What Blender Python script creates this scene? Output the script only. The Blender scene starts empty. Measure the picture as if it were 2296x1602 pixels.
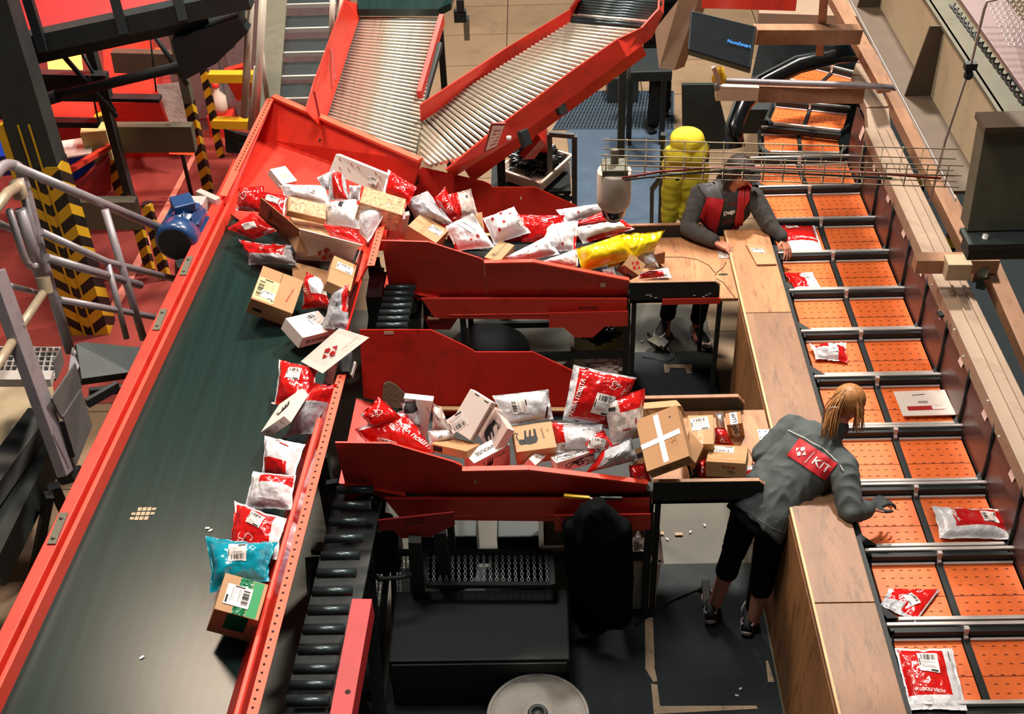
import bpy, bmesh, math, random
from mathutils import Vector, Matrix, noise
C = bpy.context.scene.collection
SC = bpy.context.scene
random.seed(7)
# ------------------------------------------------ camera (measured from the photograph's vanishing points)
FPX, CX, CY, HC = 2726.0, 1148.0, 801.0, 5.9
_Y = Vector((26, 2187, -FPX)).normalized()
_Z = Vector((-142, 3399, FPX)).normalized(); _Z = (_Z - _Y * _Z.dot(_Y)).normalized()
_X = _Y.cross(_Z)
RW = Matrix((_X, _Y, _Z))
cam = bpy.data.cameras.new('camera'); cam.sensor_width = 36; cam.lens = 36 * FPX / 2296; cam.clip_end = 200
camo = bpy.data.objects.new('camera', cam); C.objects.link(camo)
camo.matrix_world = Matrix.Translation((0, 0, HC)) @ RW.to_4x4()
SC.camera = camo
# ------------------------------------------------ light
SC.view_settings.view_transform = 'Standard'; SC.view_settings.look = 'None'
SC.view_settings.gamma = 1.0; SC.view_settings.exposure = -0.74
w = bpy.data.worlds.new('hall'); SC.world = w; w.use_nodes = True
w.node_tree.nodes['Background'].inputs[0].default_value = (0.14, 0.42, 0.46, 1)
w.node_tree.nodes['Background'].inputs[1].default_value = 0.13
def area(name, loc, target, size, sizey, power, col, spread=180):
    l = bpy.data.lights.new(name, 'AREA'); l.shape = 'RECTANGLE'; l.size = size; l.size_y = sizey
    l.energy = power; l.color = col; l.spread = math.radians(spread)
    o = bpy.data.objects.new(name, l); C.objects.link(o); o.location = loc
    o.rotation_euler = (Vector(target) - Vector(loc)).to_track_quat('-Z', 'Y').to_euler()
    return o
area('overhead_light', (2.2, 10.0, 9.5), (0.3, 5.6, 1), .7, .7, 2100, (1, .90, .80))
area('overhead_light', (-3.9, 9.0, 9.0), (-1.6, 4.5, 1), 1.5, 1.1, 900, (1, .78, .60))
area('overhead_light', (-1.2, 5.3, 9.2), (0, 5.8, 1), 1.6, 1.6, 560, (1, .90, .82))
area('overhead_light', (4.5, 3.0, 9.0), (1.2, 6, 1), 1.2, 1.2, 130, (1, .86, .76))  # weak front fill added to brighten, no known lamp here
area('overhead_light', (-1.0, 14.5, 9.0), (-.2, 10.5, 0), 1.2, 1.2, 650, (1, .93, .86))
for loc, p, r in (((-4.3, 10.2, 2.3), 45, .25), ((-4.6, 12.2, 1.9), 110, .3), ((-2.9, 11.9, 1.7), 25, .2)):
    l = bpy.data.lights.new('red_lamp', 'POINT'); l.energy = p; l.color = (1, .035, .02); l.shadow_soft_size = r
    o = bpy.data.objects.new('red_lamp', l); C.objects.link(o); o.location = loc
# ------------------------------------------------ pixel -> place helpers
def ray(u, v): return RW @ Vector((u - CX, -(v - CY), -FPX))
def P(u, v, z=None, y=None, x=None):
    d = ray(u, v)
    t = (z - HC) / d.z if z is not None else (y / d.y if y is not None else x / d.x)
    return Vector((0, 0, HC)) + d * t
# ------------------------------------------------ materials
def lin(c): return tuple(((x / 255) / 12.92 if x / 255 <= .04045 else ((x / 255 + .055) / 1.055) ** 2.4) for x in c)
MATS = {}
def M(name, rgb=None, rough=.6, metal=0., var=.12, scale=6., bump=0., bscale=40., coat=0., emit=0., dirt=None, dirtamt=.5, stretch=None, alpha=None, spec=.5):
    if name in MATS: return MATS[name]
    m = bpy.data.materials.new(name); m.use_nodes = True; nt = m.node_tree; b = nt.nodes['Principled BSDF']
    c = lin(rgb); N = nt.nodes.new; L = nt.links.new
    b.inputs['Roughness'].default_value = rough; b.inputs['Metallic'].default_value = metal
    b.inputs['Specular IOR Level'].default_value = spec
    b.inputs['Coat Weight'].default_value = coat; b.inputs['Coat Roughness'].default_value = .12
    tc = N('ShaderNodeTexCoord'); mp = N('ShaderNodeMapping'); L(tc.outputs['Object'], mp.inputs[0])
    if stretch: mp.inputs['Scale'].default_value = stretch
    nz = N('ShaderNodeTexNoise'); nz.inputs['Scale'].default_value = scale; nz.inputs['Detail'].default_value = 6
    L(mp.outputs[0], nz.inputs['Vector'])
    rp = N('ShaderNodeValToRGB'); rp.color_ramp.elements[0].position = .3; rp.color_ramp.elements[1].position = .7
    k0, k1 = 1 - var, 1 + var
    rp.color_ramp.elements[0].color = (c[0] * k0, c[1] * k0, c[2] * k0, 1)
    rp.color_ramp.elements[1].color = (min(1, c[0] * k1), min(1, c[1] * k1), min(1, c[2] * k1), 1)
    L(nz.outputs['Fac'], rp.inputs[0]); out = rp.outputs[0]
    if dirt:
        n2 = N('ShaderNodeTexNoise'); n2.inputs['Scale'].default_value = scale * 2.3; n2.inputs['Detail'].default_value = 9; n2.inputs['Roughness'].default_value = .7
        L(mp.outputs[0], n2.inputs['Vector'])
        r2 = N('ShaderNodeValToRGB'); r2.color_ramp.elements[0].position = .52; r2.color_ramp.elements[1].position = .72
        r2.color_ramp.elements[1].color = (dirtamt,) * 3 + (1,)
        L(n2.outputs['Fac'], r2.inputs[0])
        mx = N('ShaderNodeMix'); mx.data_type = 'RGBA'; L(r2.outputs[0], mx.inputs[0]); L(out, mx.inputs[6])
        mx.inputs[7].default_value = (*lin(dirt), 1); out = mx.outputs[2]
    L(out, b.inputs['Base Color'])
    if bump:
        n3 = N('ShaderNodeTexNoise'); n3.inputs['Scale'].default_value = bscale; n3.inputs['Detail'].default_value = 3
        L(tc.outputs['Object'], n3.inputs['Vector'])
        bp = N('ShaderNodeBump'); bp.inputs['Strength'].default_value = bump; bp.inputs['Distance'].default_value = .01
        L(n3.outputs['Fac'], bp.inputs['Height']); L(bp.outputs[0], b.inputs['Normal'])
    if emit:
        b.inputs['Emission Color'].default_value = (*c, 1); b.inputs['Emission Strength'].default_value = emit
    if alpha is not None: b.inputs['Alpha'].default_value = alpha
    MATS[name] = m; return m
M('red', (222, 58, 42), .42, var=.08, scale=3, dirt=(120, 18, 16), dirtamt=.45)
M('red_glossy', (200, 34, 26), .16, var=.05, coat=.5)
M('red_dark', (150, 22, 24), .5, var=.15)
M('red_deep', (176, 26, 34), .5, var=.15)
M('rail_light', (196, 188, 172), .4, metal=.2)
M('red_lip', (236, 72, 50), .45, var=.06)
M('orange_strip', (240, 92, 62), .5, var=.05)
M('holes', (40, 12, 10), .8)
M('belt', (20, 42, 39), .27, var=.25, scale=2.2, stretch=(9, .35, 1), dirt=(20, 34, 32), dirtamt=.6, bump=.03, bscale=300, spec=.32)
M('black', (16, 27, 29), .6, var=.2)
M('black_glossy', (14, 18, 20), .2, var=.2, bump=.15, bscale=6)
M('black_cloth', (10, 13, 14), .95, var=.3, bump=.3, bscale=25, spec=.1)
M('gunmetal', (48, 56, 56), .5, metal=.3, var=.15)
M('steel', (176, 178, 172), .28, metal=.9, var=.12, scale=14)
M('roller', (210, 208, 192), .32, metal=.6, var=.1, scale=9, dirt=(120, 96, 60), dirtamt=.5)
M('dark_roller', (62, 74, 76), .3, metal=.6, var=.2)
M('alu', (206, 200, 196), .35, metal=.25, var=.08)
M('tube_grey', (146, 140, 144), .38, metal=.25, var=.08, dirt=(90, 80, 70), dirtamt=.4)
M('tube_tan', (168, 152, 128), .42, metal=.25, var=.15, dirt=(110, 96, 80), dirtamt=.5)
M('grey_steel', (92, 92, 90), .55, metal=.2, var=.12)
M('dark_steel', (46, 54, 54), .55, metal=.2, var=.2)
M('olive_steel', (96, 94, 78), .6, var=.12, dirt=(70, 60, 48), dirtamt=.5)
M('tan_paint', (164, 142, 122), .5, var=.08, scale=3, dirt=(120, 96, 76), dirtamt=.45)
M('beige_paint', (178, 162, 132), .7, var=.07, scale=2, dirt=(132, 116, 92), dirtamt=.5)
M('brown_steel', (84, 70, 56), .65, var=.12)
M('timber', (160, 120, 92), .6, var=.15, scale=4, stretch=(3, .6, 3), dirt=(120, 76, 46), dirtamt=.6)
M('plywood', (184, 130, 88), .5, var=.22, scale=2.4, stretch=(5, 1, 5), dirt=(104, 66, 42), dirtamt=.9, bump=.08, bscale=60)
M('plywood_worn', (146, 108, 80), .5, var=.22, scale=2.1, stretch=(4, 1, 4), dirt=(84, 66, 52), dirtamt=.7, bump=.08, bscale=60)
M('plywood_side', (150, 104, 62), .6, var=.2, scale=2.2, stretch=(3, 3, .7), dirt=(70, 52, 36), dirtamt=.8)
M('wood_edge', (216, 180, 130), .6, var=.15)
M('orange_tray', (240, 116, 52), .5, var=.06, scale=5, dirt=(186, 74, 34), dirtamt=.5)
M('slot', (96, 36, 16), .8)
M('maroon', (92, 62, 58), .35, var=.25, scale=3, dirt=(52, 34, 32), dirtamt=.6, spec=.7)
M('sticker', (236, 206, 196), .7, var=.03)
M('card', (178, 134, 92), .75, var=.07, scale=5)
M('card_dark', (150, 104, 70), .75, var=.08, scale=5)
M('kraft', (190, 148, 108), .75, var=.06, scale=5)
M('film', (206, 172, 134), .12, var=.5, scale=45, bump=1., bscale=90, coat=1.)  # strong tone contrast paints the film's white sparkles into its colour
M('tape_clear', (196, 158, 116), .12, var=.1, scale=20, bump=.35, bscale=60, coat=.8)
M('tape_white', (232, 234, 236), .3, var=.04, bump=.2, bscale=60)
M('white_card', (232, 220, 212), .6, var=.03, scale=3)
M('pink_card', (206, 180, 172), .6, var=.04, scale=3)
M('white_bag', (218, 218, 222), .24, var=.06, bump=.9, bscale=22, coat=.35)
M('grey_bag', (170, 172, 178), .24, var=.12, bump=.9, bscale=22, coat=.35)
M('clear_bag', (206, 190, 182), .18, var=.1, bump=.6, bscale=30, coat=.6)
M('red_bag', (196, 24, 22), .14, var=.16, bump=1., bscale=20, coat=.7)
M('teal_bag', (16, 148, 172), .18, var=.07, bump=.5, bscale=16, coat=.6)
M('yellow_bag', (240, 205, 20), .24, var=.08, bump=.4, bscale=14, coat=.5)
M('paper', (236, 228, 224), .6, var=.02)
M('ink', (24, 22, 24), .7)
M('ink_red', (170, 22, 26), .6)
M('ink_white', (240, 236, 232), .5, var=.02)
M('ink_grey', (150, 140, 138), .7)
M('yellow_label', (226, 206, 136), .6, var=.04)
M('green_tape', (6, 110, 62), .12, var=.2, scale=30, bump=.6, bscale=50, coat=.9)
M('green_label', (10, 150, 84), .5, var=.04)
M('tan_fluff', (116, 104, 84), .95, var=.3, bump=.6, bscale=60)
M('yellow_paint', (226, 176, 30), .5, var=.08)
M('yellow_cloth', (246, 226, 60), .8, var=.08, bump=.25, bscale=12)
M('plastic_cream', (236, 218, 200), .4, var=.04)
M('dome', (20, 22, 26), .08, var=.05, coat=1.)
M('skin', (214, 146, 120), .5, var=.06, scale=12)
M('jacket', (78, 86, 86), .85, var=.10, scale=12, bump=.15, bscale=30)
M('hoodie', (70, 68, 66), .95, var=.15, scale=20, bump=.25, bscale=60)
M('vest_red', (206, 34, 46), .6, var=.12, bump=.3, bscale=14)
M('vest_grey', (92, 92, 96), .8, var=.1)
M('trousers', (12, 15, 17), .9, var=.2, spec=.15)
M('hair', (172, 118, 66), .5, var=.4, scale=14, stretch=(6, 6, 1))
M('hair_dark', (40, 32, 30), .6, var=.3)
M('glove', (58, 62, 64), .8, var=.12)
M('shoe_white', (214, 200, 200), .5, var=.05)
M('blue_motor', (34, 66, 112), .3, var=.12, scale=9, coat=.4)
M('blue_bin', (22, 60, 170), .4)
M('glow', (255, 150, 70), emit=7.0)
M('glow_red', (255, 60, 30), emit=4.0)
M('screen_blue', (30, 130, 255), emit=1.6)
M('cable_red', (120, 36, 30), .5)
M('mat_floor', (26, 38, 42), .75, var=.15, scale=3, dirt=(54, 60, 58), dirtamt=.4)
M('tape_old', (186, 164, 136), .8, var=.12, dirt=(60, 54, 46), dirtamt=.8)
M('grate_blue', (78, 98, 118), .4, metal=.3)
M('purple_panel', (120, 98, 98), .55, var=.1)

# ------------------------------------------------ objects
WO = {}
def tag(o, label=None, cat=None, group=None, kind=None):
    if label: o['label'] = label
    if cat: o['category'] = cat
    if group: o['group'] = group
    if kind: o['kind'] = kind
    return o
def E(name, loc, label, cat, group=None):
    o = bpy.data.objects.new(name, None); C.objects.link(o); o.location = loc; o.empty_display_size = .1
    WO[o] = Vector(loc); return tag(o, label, cat, group)
class MB:
    def __init__(s): s.v = []; s.f = []; s.m = []; s.sm = []
    def add(s, vs, fs, mi=0, smooth=False):
        n = len(s.v); s.v += [Vector(q) for q in vs]
        for f in fs: s.f.append([n + i for i in f]); s.m.append(mi); s.sm.append(smooth)
        return s
    def hexa(s, p, mi=0):   # p: 4 bottom + 4 top
        return s.add(p, [(3, 2, 1, 0), (4, 5, 6, 7), (0, 1, 5, 4), (1, 2, 6, 5), (2, 3, 7, 6), (3, 0, 4, 7)], mi)
    def box(s, c, d, mi=0, rz=0, R=None):
        R = R or Matrix.Rotation(rz, 3, 'Z'); c = Vector(c); h = [x / 2 for x in d]
        q = [c + R @ Vector((a * h[0], b * h[1], e * h[2])) for e in (-1, 1) for a, b in ((-1, -1), (1, -1), (1, 1), (-1, 1))]
        return s.hexa(q, mi)
    def bar(s, a, b, w, h, mi=0, up=(0, 0, 1)):
        a, b = Vector(a), Vector(b); d = (b - a).normalized(); up = Vector(up)
        if abs(d.dot(up)) > .98: up = Vector((0, 1, 0))
        x = d.cross(up).normalized() * w / 2; y = x.cross(d).normalized() * h / 2
        return s.hexa([a - x - y, a + x - y, b + x - y, b - x - y, a - x + y, a + x + y, b + x + y, b - x + y], mi)
    def tube(s, pts, r, n=10, mi=0, caps=True, r2=None):
        pts = [Vector(p) for p in pts]; k = len(pts); vs = []
        up = Vector((0, 0, 1))
        for i, p in enumerate(pts):
            d = (pts[min(i + 1, k - 1)] - pts[max(i - 1, 0)]).normalized()
            u = up if abs(d.dot(up)) < .95 else Vector((1, 0, 0))
            x = d.cross(u).normalized(); y = x.cross(d)
            rr = r if r2 is None else r + (r2 - r) * i / (k - 1)
            vs += [p + (x * math.cos(2 * math.pi * j / n) + y * math.sin(2 * math.pi * j / n)) * rr for j in range(n)]
        fs = [(i * n + j, (i + 1) * n + j, (i + 1) * n + (j + 1) % n, i * n + (j + 1) % n) for i in range(k - 1) for j in range(n)]
        s.add(vs, fs, mi, True)
        if caps:
            s.add(vs[:n], [tuple(range(n))], mi); s.add(vs[-n:], [tuple(reversed(range(n)))], mi)
        return s
    def lathe(s, c, prof, n=32, mi=0, axis=(0, 0, 1)):
        c = Vector(c); q = Vector((0, 0, 1)).rotation_difference(Vector(axis)); vs = []
        for r, z in prof: vs += [c + q @ Vector((r * math.cos(2 * math.pi * j / n), r * math.sin(2 * math.pi * j / n), z)) for j in range(n)]
        return s.add(vs, [(i * n + j, i * n + (j + 1) % n, (i + 1) * n + (j + 1) % n, (i + 1) * n + j) for i in range(len(prof) - 1) for j in range(n)], mi, True)
    def slab(s, pts, t, mi=0):   # polygon thickened along -normal
        pts = [Vector(p) for p in pts]; nn = Vector((0, 0, 0)); k = len(pts)
        for i in range(k): nn += (pts[i] - pts[0]).cross(pts[(i + 1) % k] - pts[0])
        nn.normalize(); lo = [p - nn * t for p in pts]
        return s.add(pts + lo, [tuple(range(k)), tuple(range(2 * k - 1, k - 1, -1))] + [(i, k + i, k + (i + 1) % k, (i + 1) % k) for i in range(k)], mi)
    def ell(s, c, r, R=None, mi=0, n=20):
        R = R or Matrix.Identity(3); c = Vector(c); vs = []
        for i in range(n // 2 + 1):
            th = math.pi * i / (n // 2)
            vs += [c + R @ Vector((r[0] * math.sin(th) * math.cos(2 * math.pi * j / n), r[1] * math.sin(th) * math.sin(2 * math.pi * j / n), r[2] * math.cos(th))) for j in range(n)]
        return s.add(vs, [(i * n + j, (i + 1) * n + j, (i + 1) * n + (j + 1) % n, i * n + (j + 1) % n) for i in range(n // 2) for j in range(n)], mi, True)
    def build(s, name, mats, parent=None, bevel=0, label=None, org=None):
        if isinstance(mats, str): mats = [mats]
        lo = Vector([min(v[i] for v in s.v) for i in range(3)]); hi = Vector([max(v[i] for v in s.v) for i in range(3)])
        o0 = Vector(org) if org is not None else Vector(((lo.x + hi.x) / 2, (lo.y + hi.y) / 2, lo.z))
        me = bpy.data.meshes.new(name); me.from_pydata([v - o0 for v in s.v], [], s.f)
        for m in mats: me.materials.append(MATS[m])
        me.polygons.foreach_set('material_index', s.m); me.polygons.foreach_set('use_smooth', s.sm); me.update()
        bm = bmesh.new(); bm.from_mesh(me); bmesh.ops.remove_doubles(bm, verts=bm.verts, dist=1e-5)
        if len(bm.faces) < 60000: bmesh.ops.recalc_face_normals(bm, faces=bm.faces)
        bm.to_mesh(me); bm.free()
        o = bpy.data.objects.new(name, me); C.objects.link(o); WO[o] = o0
        if parent: o.parent = parent; o.location = o0 - WO[parent]
        else: o.location = o0
        if bevel:
            b = o.modifiers.new('bevel', 'BEVEL'); b.width = bevel; b.segments = 2; b.limit_method = 'ANGLE'
        if label: o['label'] = label
        return o
def struct(o): o['kind'] = 'structure'; return o
def copy_tree(o, parent=None):
    c = o.copy(); C.objects.link(c)
    if parent: c.parent = parent
    for ch in [x for x in CH.get(o, [])]: copy_tree(ch, c)
    return c
CH = {}
def holes_row(mb, a, b, n, w, side, mi):   # little dark slots sunk along a strip, drawn as thin plates
    a, b = Vector(a), Vector(b)
    for i in range(n):
        c = a + (b - a) * ((i + .5) / n)
        mb.box(c, (w, w * .8, .0015), mi, R=side)
# ================================================= SETTING
def floor():
    mb = MB(); mb.box((0, 9, -.05), (26, 34, .1)); o = mb.build('floor', 'floor_mat'); struct(o); return o
def floor_material():
    m = M('floor_mat', (150, 126, 98), .55, var=.14, scale=.9, dirt=(96, 84, 68), dirtamt=.55, bump=.05, bscale=30)
    nt = m.node_tree; N = nt.nodes.new; L = nt.links.new; b = nt.nodes['Principled BSDF']
    tc = N('ShaderNodeTexCoord'); br = N('ShaderNodeTexBrick'); mp = N('ShaderNodeMapping')
    L(tc.outputs['Object'], mp.inputs[0]); mp.inputs['Location'].default_value = (.35, .55, 0)
    L(mp.outputs[0], br.inputs['Vector']); br.offset = 0; br.inputs['Scale'].default_value = 1
    br.inputs['Brick Width'].default_value = 1.45; br.inputs['Row Height'].default_value = .82
    br.inputs['Mortar Size'].default_value = .006; br.inputs['Color1'].default_value = (1, 1, 1, 1); br.inputs['Color2'].default_value = (.9, .9, .9, 1); br.inputs['Mortar'].default_value = (.18, .16, .14, 1)
    old = b.inputs['Base Color'].links[0].from_socket
    mx = N('ShaderNodeMix'); mx.data_type = 'RGBA'; mx.blend_type = 'MULTIPLY'; mx.inputs[0].default_value = 1
    L(old, mx.inputs[6]); L(br.outputs['Color'], mx.inputs[7]); L(mx.outputs[2], b.inputs['Base Color'])
floor_material(); floor()
M('red_lit_floor', (150, 66, 60), .35, var=.12, scale=1.2, dirt=(130, 46, 40), dirtamt=.5)  # red glow on the floor is put into its base colour
o = MB().slab([(-6.5, 6.9, .006), (-2.75, 6.9, .006), (-2.1, 12.5, .006), (-2.4, 15.5, .006), (-6.5, 15.5, .006)], .006).build('walkway_floor', 'red_lit_floor')
tag(o, 'walkway floor left of the main belt conveyor with red glow in its colour', 'tinted floor')
o = MB().slab([(-.95, 3.3, .022), (1.3, 3.3, .022), (1.3, 5.2, .022), (-.95, 5.2, .022)], .012).build('rubber_mat', 'mat_floor')
tag(o, 'dark rubber mat under the long haired worker beside the wooden counter', 'mat')
o = MB().slab([(.62, 6.7, .022), (1.3, 6.7, .022), (1.3, 7.36, .022), (.62, 7.36, .022)], .012).build('rubber_mat', 'mat_floor')
tag(o, 'dark rubber mat under the capped worker with a scuffed tape outline', 'mat')
def tape(pts, lab):
    o = MB().slab([P(u, v, z=.026) for u, v in pts], .003).build('floor_tape', 'tape_old'); tag(o, lab, 'tape')
tape([(1446, 1383), (1447, 1500), (1465, 1530), (1474, 1528), (1468, 1500), (1464, 1383)], 'torn beige tape strip on the mat running toward the viewer left of the workers shoes')
tape([(1460, 1534), (1466, 1602), (1700, 1590), (1695, 1583), (1480, 1584), (1474, 1536)], 'torn beige tape corner on the mat at the bottom edge')
tape([(1717, 1482), (1722, 1530), (1736, 1530), (1722, 1482)], 'thin torn tape wedge on the mat beside the counter panel')
tape([(1488, 817), (1490, 836), (1500, 836), (1502, 825), (1536, 826), (1540, 838), (1551, 838), (1552, 818)], 'worn tape bracket on the mat beneath the capped workers shoes')

M('floor_grey', (94, 94, 85), .6, var=.14, scale=1.6, dirt=(74, 76, 70), dirtamt=.6)
M('drum_grey', (112, 110, 104), .65, metal=0., var=.12, scale=5, dirt=(80, 76, 70), dirtamt=.5)
# ================================================= MAIN BELT CONVEYOR
ZB = 1.20
def xl(y): return -2.50 + .0625 * (y - 3.9)       # inner edge of the left rail
def xr(y): return -1.445 + .0585 * (y - 3.9)      # foot of the right side wall
def xs(y): return -1.225 + .052 * (y - 3.6)       # top strip of the right wall
Y0, Y1 = 2.1, 7.55
bc = E('belt_conveyor', (-1.9, 5, 0), 'long dark green belt conveyor with red side rails carrying parcels down the left', 'conveyor')
belt = MB()
belt.slab([(xl(Y0), Y0, ZB), (xr(Y0), Y0, ZB), (xr(Y1) , Y1, ZB), (xl(Y1), Y1, ZB)], .012)
belt.build('belt', 'belt', bc)
for t, w in ((.16, .003), (.30, .002), (.42, .003), (.55, .002), (.66, .003), (.80, .003)):
    pass
fr = MB()
for f0, f1 in ((.02, .98),):
    fr.slab([(xl(Y0), Y0, ZB - .02), (xr(Y0), Y0, ZB - .02), (xr(Y1), Y1, ZB - .02), (xl(Y1), Y1, ZB - .02)], .16)
fr.build('bed_frame', 'black', bc)
lr = MB()
def railsec(mb, y0, y1, off, w, z, h, mi=0, fx=xl):
    mb.hexa([(fx(y0) + off - w, y0, z - h), (fx(y0) + off, y0, z - h), (fx(y1) + off, y1, z - h), (fx(y1) + off - w, y1, z - h),
             (fx(y0) + off - w, y0, z), (fx(y0) + off, y0, z), (fx(y1) + off, y1, z), (fx(y1) + off - w, y1, z)], mi)
railsec(lr, Y0, 8.2, -.035, .075, 1.33, .30)
lr.build('side_rail', ['red'], bc, bevel=.004)
lr = MB(); railsec(lr, Y0, 8.2, .005, .026, 1.30, .12); lr.build('inner_lip', 'red_lip', bc, bevel=.003)
lr = MB(); railsec(lr, Y0, 8.2, -.021, .014, 1.27, .05); lr.build('rail_groove', 'red_dark', bc)
for y in (4.35, 6.15, 6.75):
    jp = MB(); jp.bar((xl(y) - .07, y - .11, 1.334), (xl(y) - .07, y + .11, 1.334), .045, .008)
    for k in (-.07, .07): jp.lathe((xl(y) - .07, y + k, 1.338), [(.011, 0), (.011, .008), (0, .008)], 8)
    jp.build('joint_plate', 'olive_steel', bc)
# right wall: polished red plate, half way lip and perforated strip in segments
def wall(y0, y1, name='side_wall', top=1.50, strip=True, far=None):
    def fx(y, t): return xr(y) + (xs(y) - .045 - xr(y)) * t
    z0, z1 = ZB + .005, top
    w_ = MB(); w_.slab([(fx(y0, 0), y0, z0), (fx(y0, 1), y0, z1), (fx(y1, 1), y1, z1), (fx(y1, 0), y1, z0)], .01)
    w_.build(name, 'red_glossy', bc)
    l_ = MB(); l_.bar((fx(y0, .52), y0, z0 + .52 * (z1 - z0) + .008), (fx(y1, .52), y1, z0 + .52 * (z1 - z0) + .008), .022, .022)
    l_.build('lip', 'red_lip', bc, bevel=.005)
    if strip:
        s_ = MB(); s_.slab([(xs(y0) - .05, y0, z1), (xs(y0), y0, z1), (xs(y1), y1, z1), (xs(y1) - .05, y1, z1)], .004)
        n = int(abs(y1 - y0) / .045)
        for i in range(n):
            yy = y0 + (i + .5) * (y1 - y0) / n; s_.lathe((xs(yy) - .03, yy, z1 + .0005), [(0, .0008), (.0065, .0008), (.0065, 0)], 8, mi=1)
        s_.build('perforated_strip', ['orange_strip', 'holes'], bc)
wall(2.1, 5.36); wall(6.46, 7.5)
w_ = MB(); w_.slab([(xr(5.75), 5.75, ZB), (xr(5.75) + .12, 5.75, 1.40), (xr(6.46) + .12, 6.46, 1.40), (xr(6.46), 6.46, ZB)], .01); w_.build('side_wall', 'red_glossy', bc)
# rollers along the outside of the right wall
for i, y in enumerate([2.55 + .09 * k for k in range(12)] + [3.65 + .12 * k for k in range(10)] + [5.72 + .07 * k for k in range(14)]):
    r_ = MB(); r_.tube([(xs(y) + .02, y, 1.20), (xs(y) + .22, y, 1.20)], .024, 10); r_.build('return_roller', 'dark_roller', bc)
MB().slab([(xs(2.2) - .03, 2.2, 1.05), (xs(2.2) + .24, 2.2, 1.05), (xs(5.3) + .24, 5.3, 1.05), (xs(5.3) - .03, 5.3, 1.05)], .02).build('shade_sheet', 'black', bc)  # black sheet added under the rollers to paint the shade below them
ob = MB(); ob.bar((xs(2.2) + .30, 2.2, 1.15), (xs(3.95) + .28, 3.95, 1.15), .10, .13)
for y in (2.7, 3.05, 3.4): ob.lathe((xs(y) + .30, y, 1.2151), [(0, .001), (.014, .001), (.014, 0)], 10, mi=1)
ob.build('outer_beam', ['red_deep', 'holes'], bc, bevel=.004)
lg = MB()
for y in (3.2, 5.2, 7.2):
    for x in (xl(y) - .07, xr(y) + .05):
        l_ = MB(); l_.box((x, y, .52), (.08, .08, 1.04)); l_.build('leg', 'black', bc)
# footprint on belt
fp = MB()
q0 = P(322, 1152, z=ZB + .002)
for i in range(3):
    for j in range(5):
        if (i, j) in ((0, 4), (2, 0)): continue
        fp.box(q0 + Vector((-.055 + j * .026, -.035 + i * .034, 0)), (.021, .026 if j not in (0, 4) else .018, .001), rz=.12 * (i - 1))
fp.build('shoe_print', 'tape_old', bc)
for u, v in ((465, 1185), (472, 1190), (318, 1475), (612, 905)):
    s = P(u, v, z=ZB + .004); o = MB().box(s, (.022, .012, .004), rz=u).build('paper_scrap', 'paper')
    tag(o, {465: 'tiny torn paper scrap on belt above the teal bag', 472: 'smaller curled scrap beside the torn scrap above the teal bag', 318: 'pale paper crumb on the bright lower belt', 612: 'pinkish crumb on belt left of the upright white box'}[u], 'paper scrap')
# motor on far left of the belt
mo = E('drive_motor', (-2.62, 7.2, 1.1), 'blue electric drive motor with finned body and round fan cover beside belt rail', 'motor')
ax = (P(400, 545, z=1.30) - P(440, 470, z=1.30)).normalized()
c0 = P(412, 512, z=1.33)
m_ = MB(); m_.lathe(c0 - ax * .20, [(0, 0), (.09, 0), (.125, .03), (.13, .08), (.13, .26), (.12, .27)], 28, axis=ax)
for k in range(14):
    a_ = 2 * math.pi * k / 14; px = ax.cross(Vector((0, 0, 1))).normalized(); py = px.cross(ax)
    d_ = px * math.cos(a_) + py * math.sin(a_); m_.bar(c0 - ax * .15 + d_ * .137, c0 + ax * .05 + d_ * .137, .012, .02, up=d_)
m_.build('housing', 'blue_motor', mo)
m_ = MB(); m_.lathe(c0 + ax * .07, [(.135, 0), (.15, .01), (.15, .11), (.135, .135), (.12, .137)], 28, axis=ax); m_.build('fan_cover', 'blue_motor', mo)
m_ = MB(); m_.lathe(c0 + ax * .205, [(.122, 0), (.10, .004), (0, .005)], 28, axis=ax)
m_.build('fan_grille', 'black', mo)
m_ = MB(); m_.box(c0 - ax * .08 + Vector((0, 0, .15)), (.15, .17, .07), rz=.45); m_.build('terminal_box', 'blue_motor', mo, bevel=.01)
m_ = MB(); m_.bar(c0 - ax * .22, c0 - ax * .34, .16, .12); m_.bar(P(445, 432, z=1.35), P(490, 452, z=1.35), .05, .05); m_.build('mount_bracket', 'alu', mo, bevel=.005)
m_ = MB(); m_.bar(P(405, 590, z=1.2), P(405, 700, z=.5), .06, .06); m_.build('support_leg', 'dark_steel', mo)

# ================================================= HOPPER (end wall and sloping plate)
hp = E('end_hopper', (-1.5, 8, 0), 'bright red angled hopper end with tall wall at the head of the belt', 'hopper')
T0, T1 = P(614, 219, z=1.72), P(943, 362, z=1.72)
Bq0, Bq1 = P(578, 311, z=1.42), P(922, 436, z=1.42)
h_ = MB(); h_.slab([T0, Bq0, Bq1, T1], .012); h_.build('end_wall', 'red', hp)
h_ = MB(); h_.bar(T0 + Vector((0, 0, .01)), T1 + Vector((0, 0, .01)), .05, .02)
h_.build('top_flange', 'orange_strip', hp)
h_ = MB(); h_.slab([Bq0, P(505, 470, z=1.23), P(545, 500, z=1.215), P(640, 520, z=1.21), P(760, 560, z=1.21), P(870, 560, z=1.22), Bq1], .012); h_.build('slide_plate', 'red', hp)
S0, S1 = P(596, 226, z=1.70), P(497, 474, z=1.34)
Sm = P(528, 378, z=1.38)
h_ = MB()
h_.slab([P(583, 300, z=1.44), P(614, 222, z=1.72), P(600, 224, z=1.72), P(520, 385, z=1.42), P(500, 455, z=1.32), P(512, 462, z=1.26)], .012)
h_.build('side_plate', 'red', hp)
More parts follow.
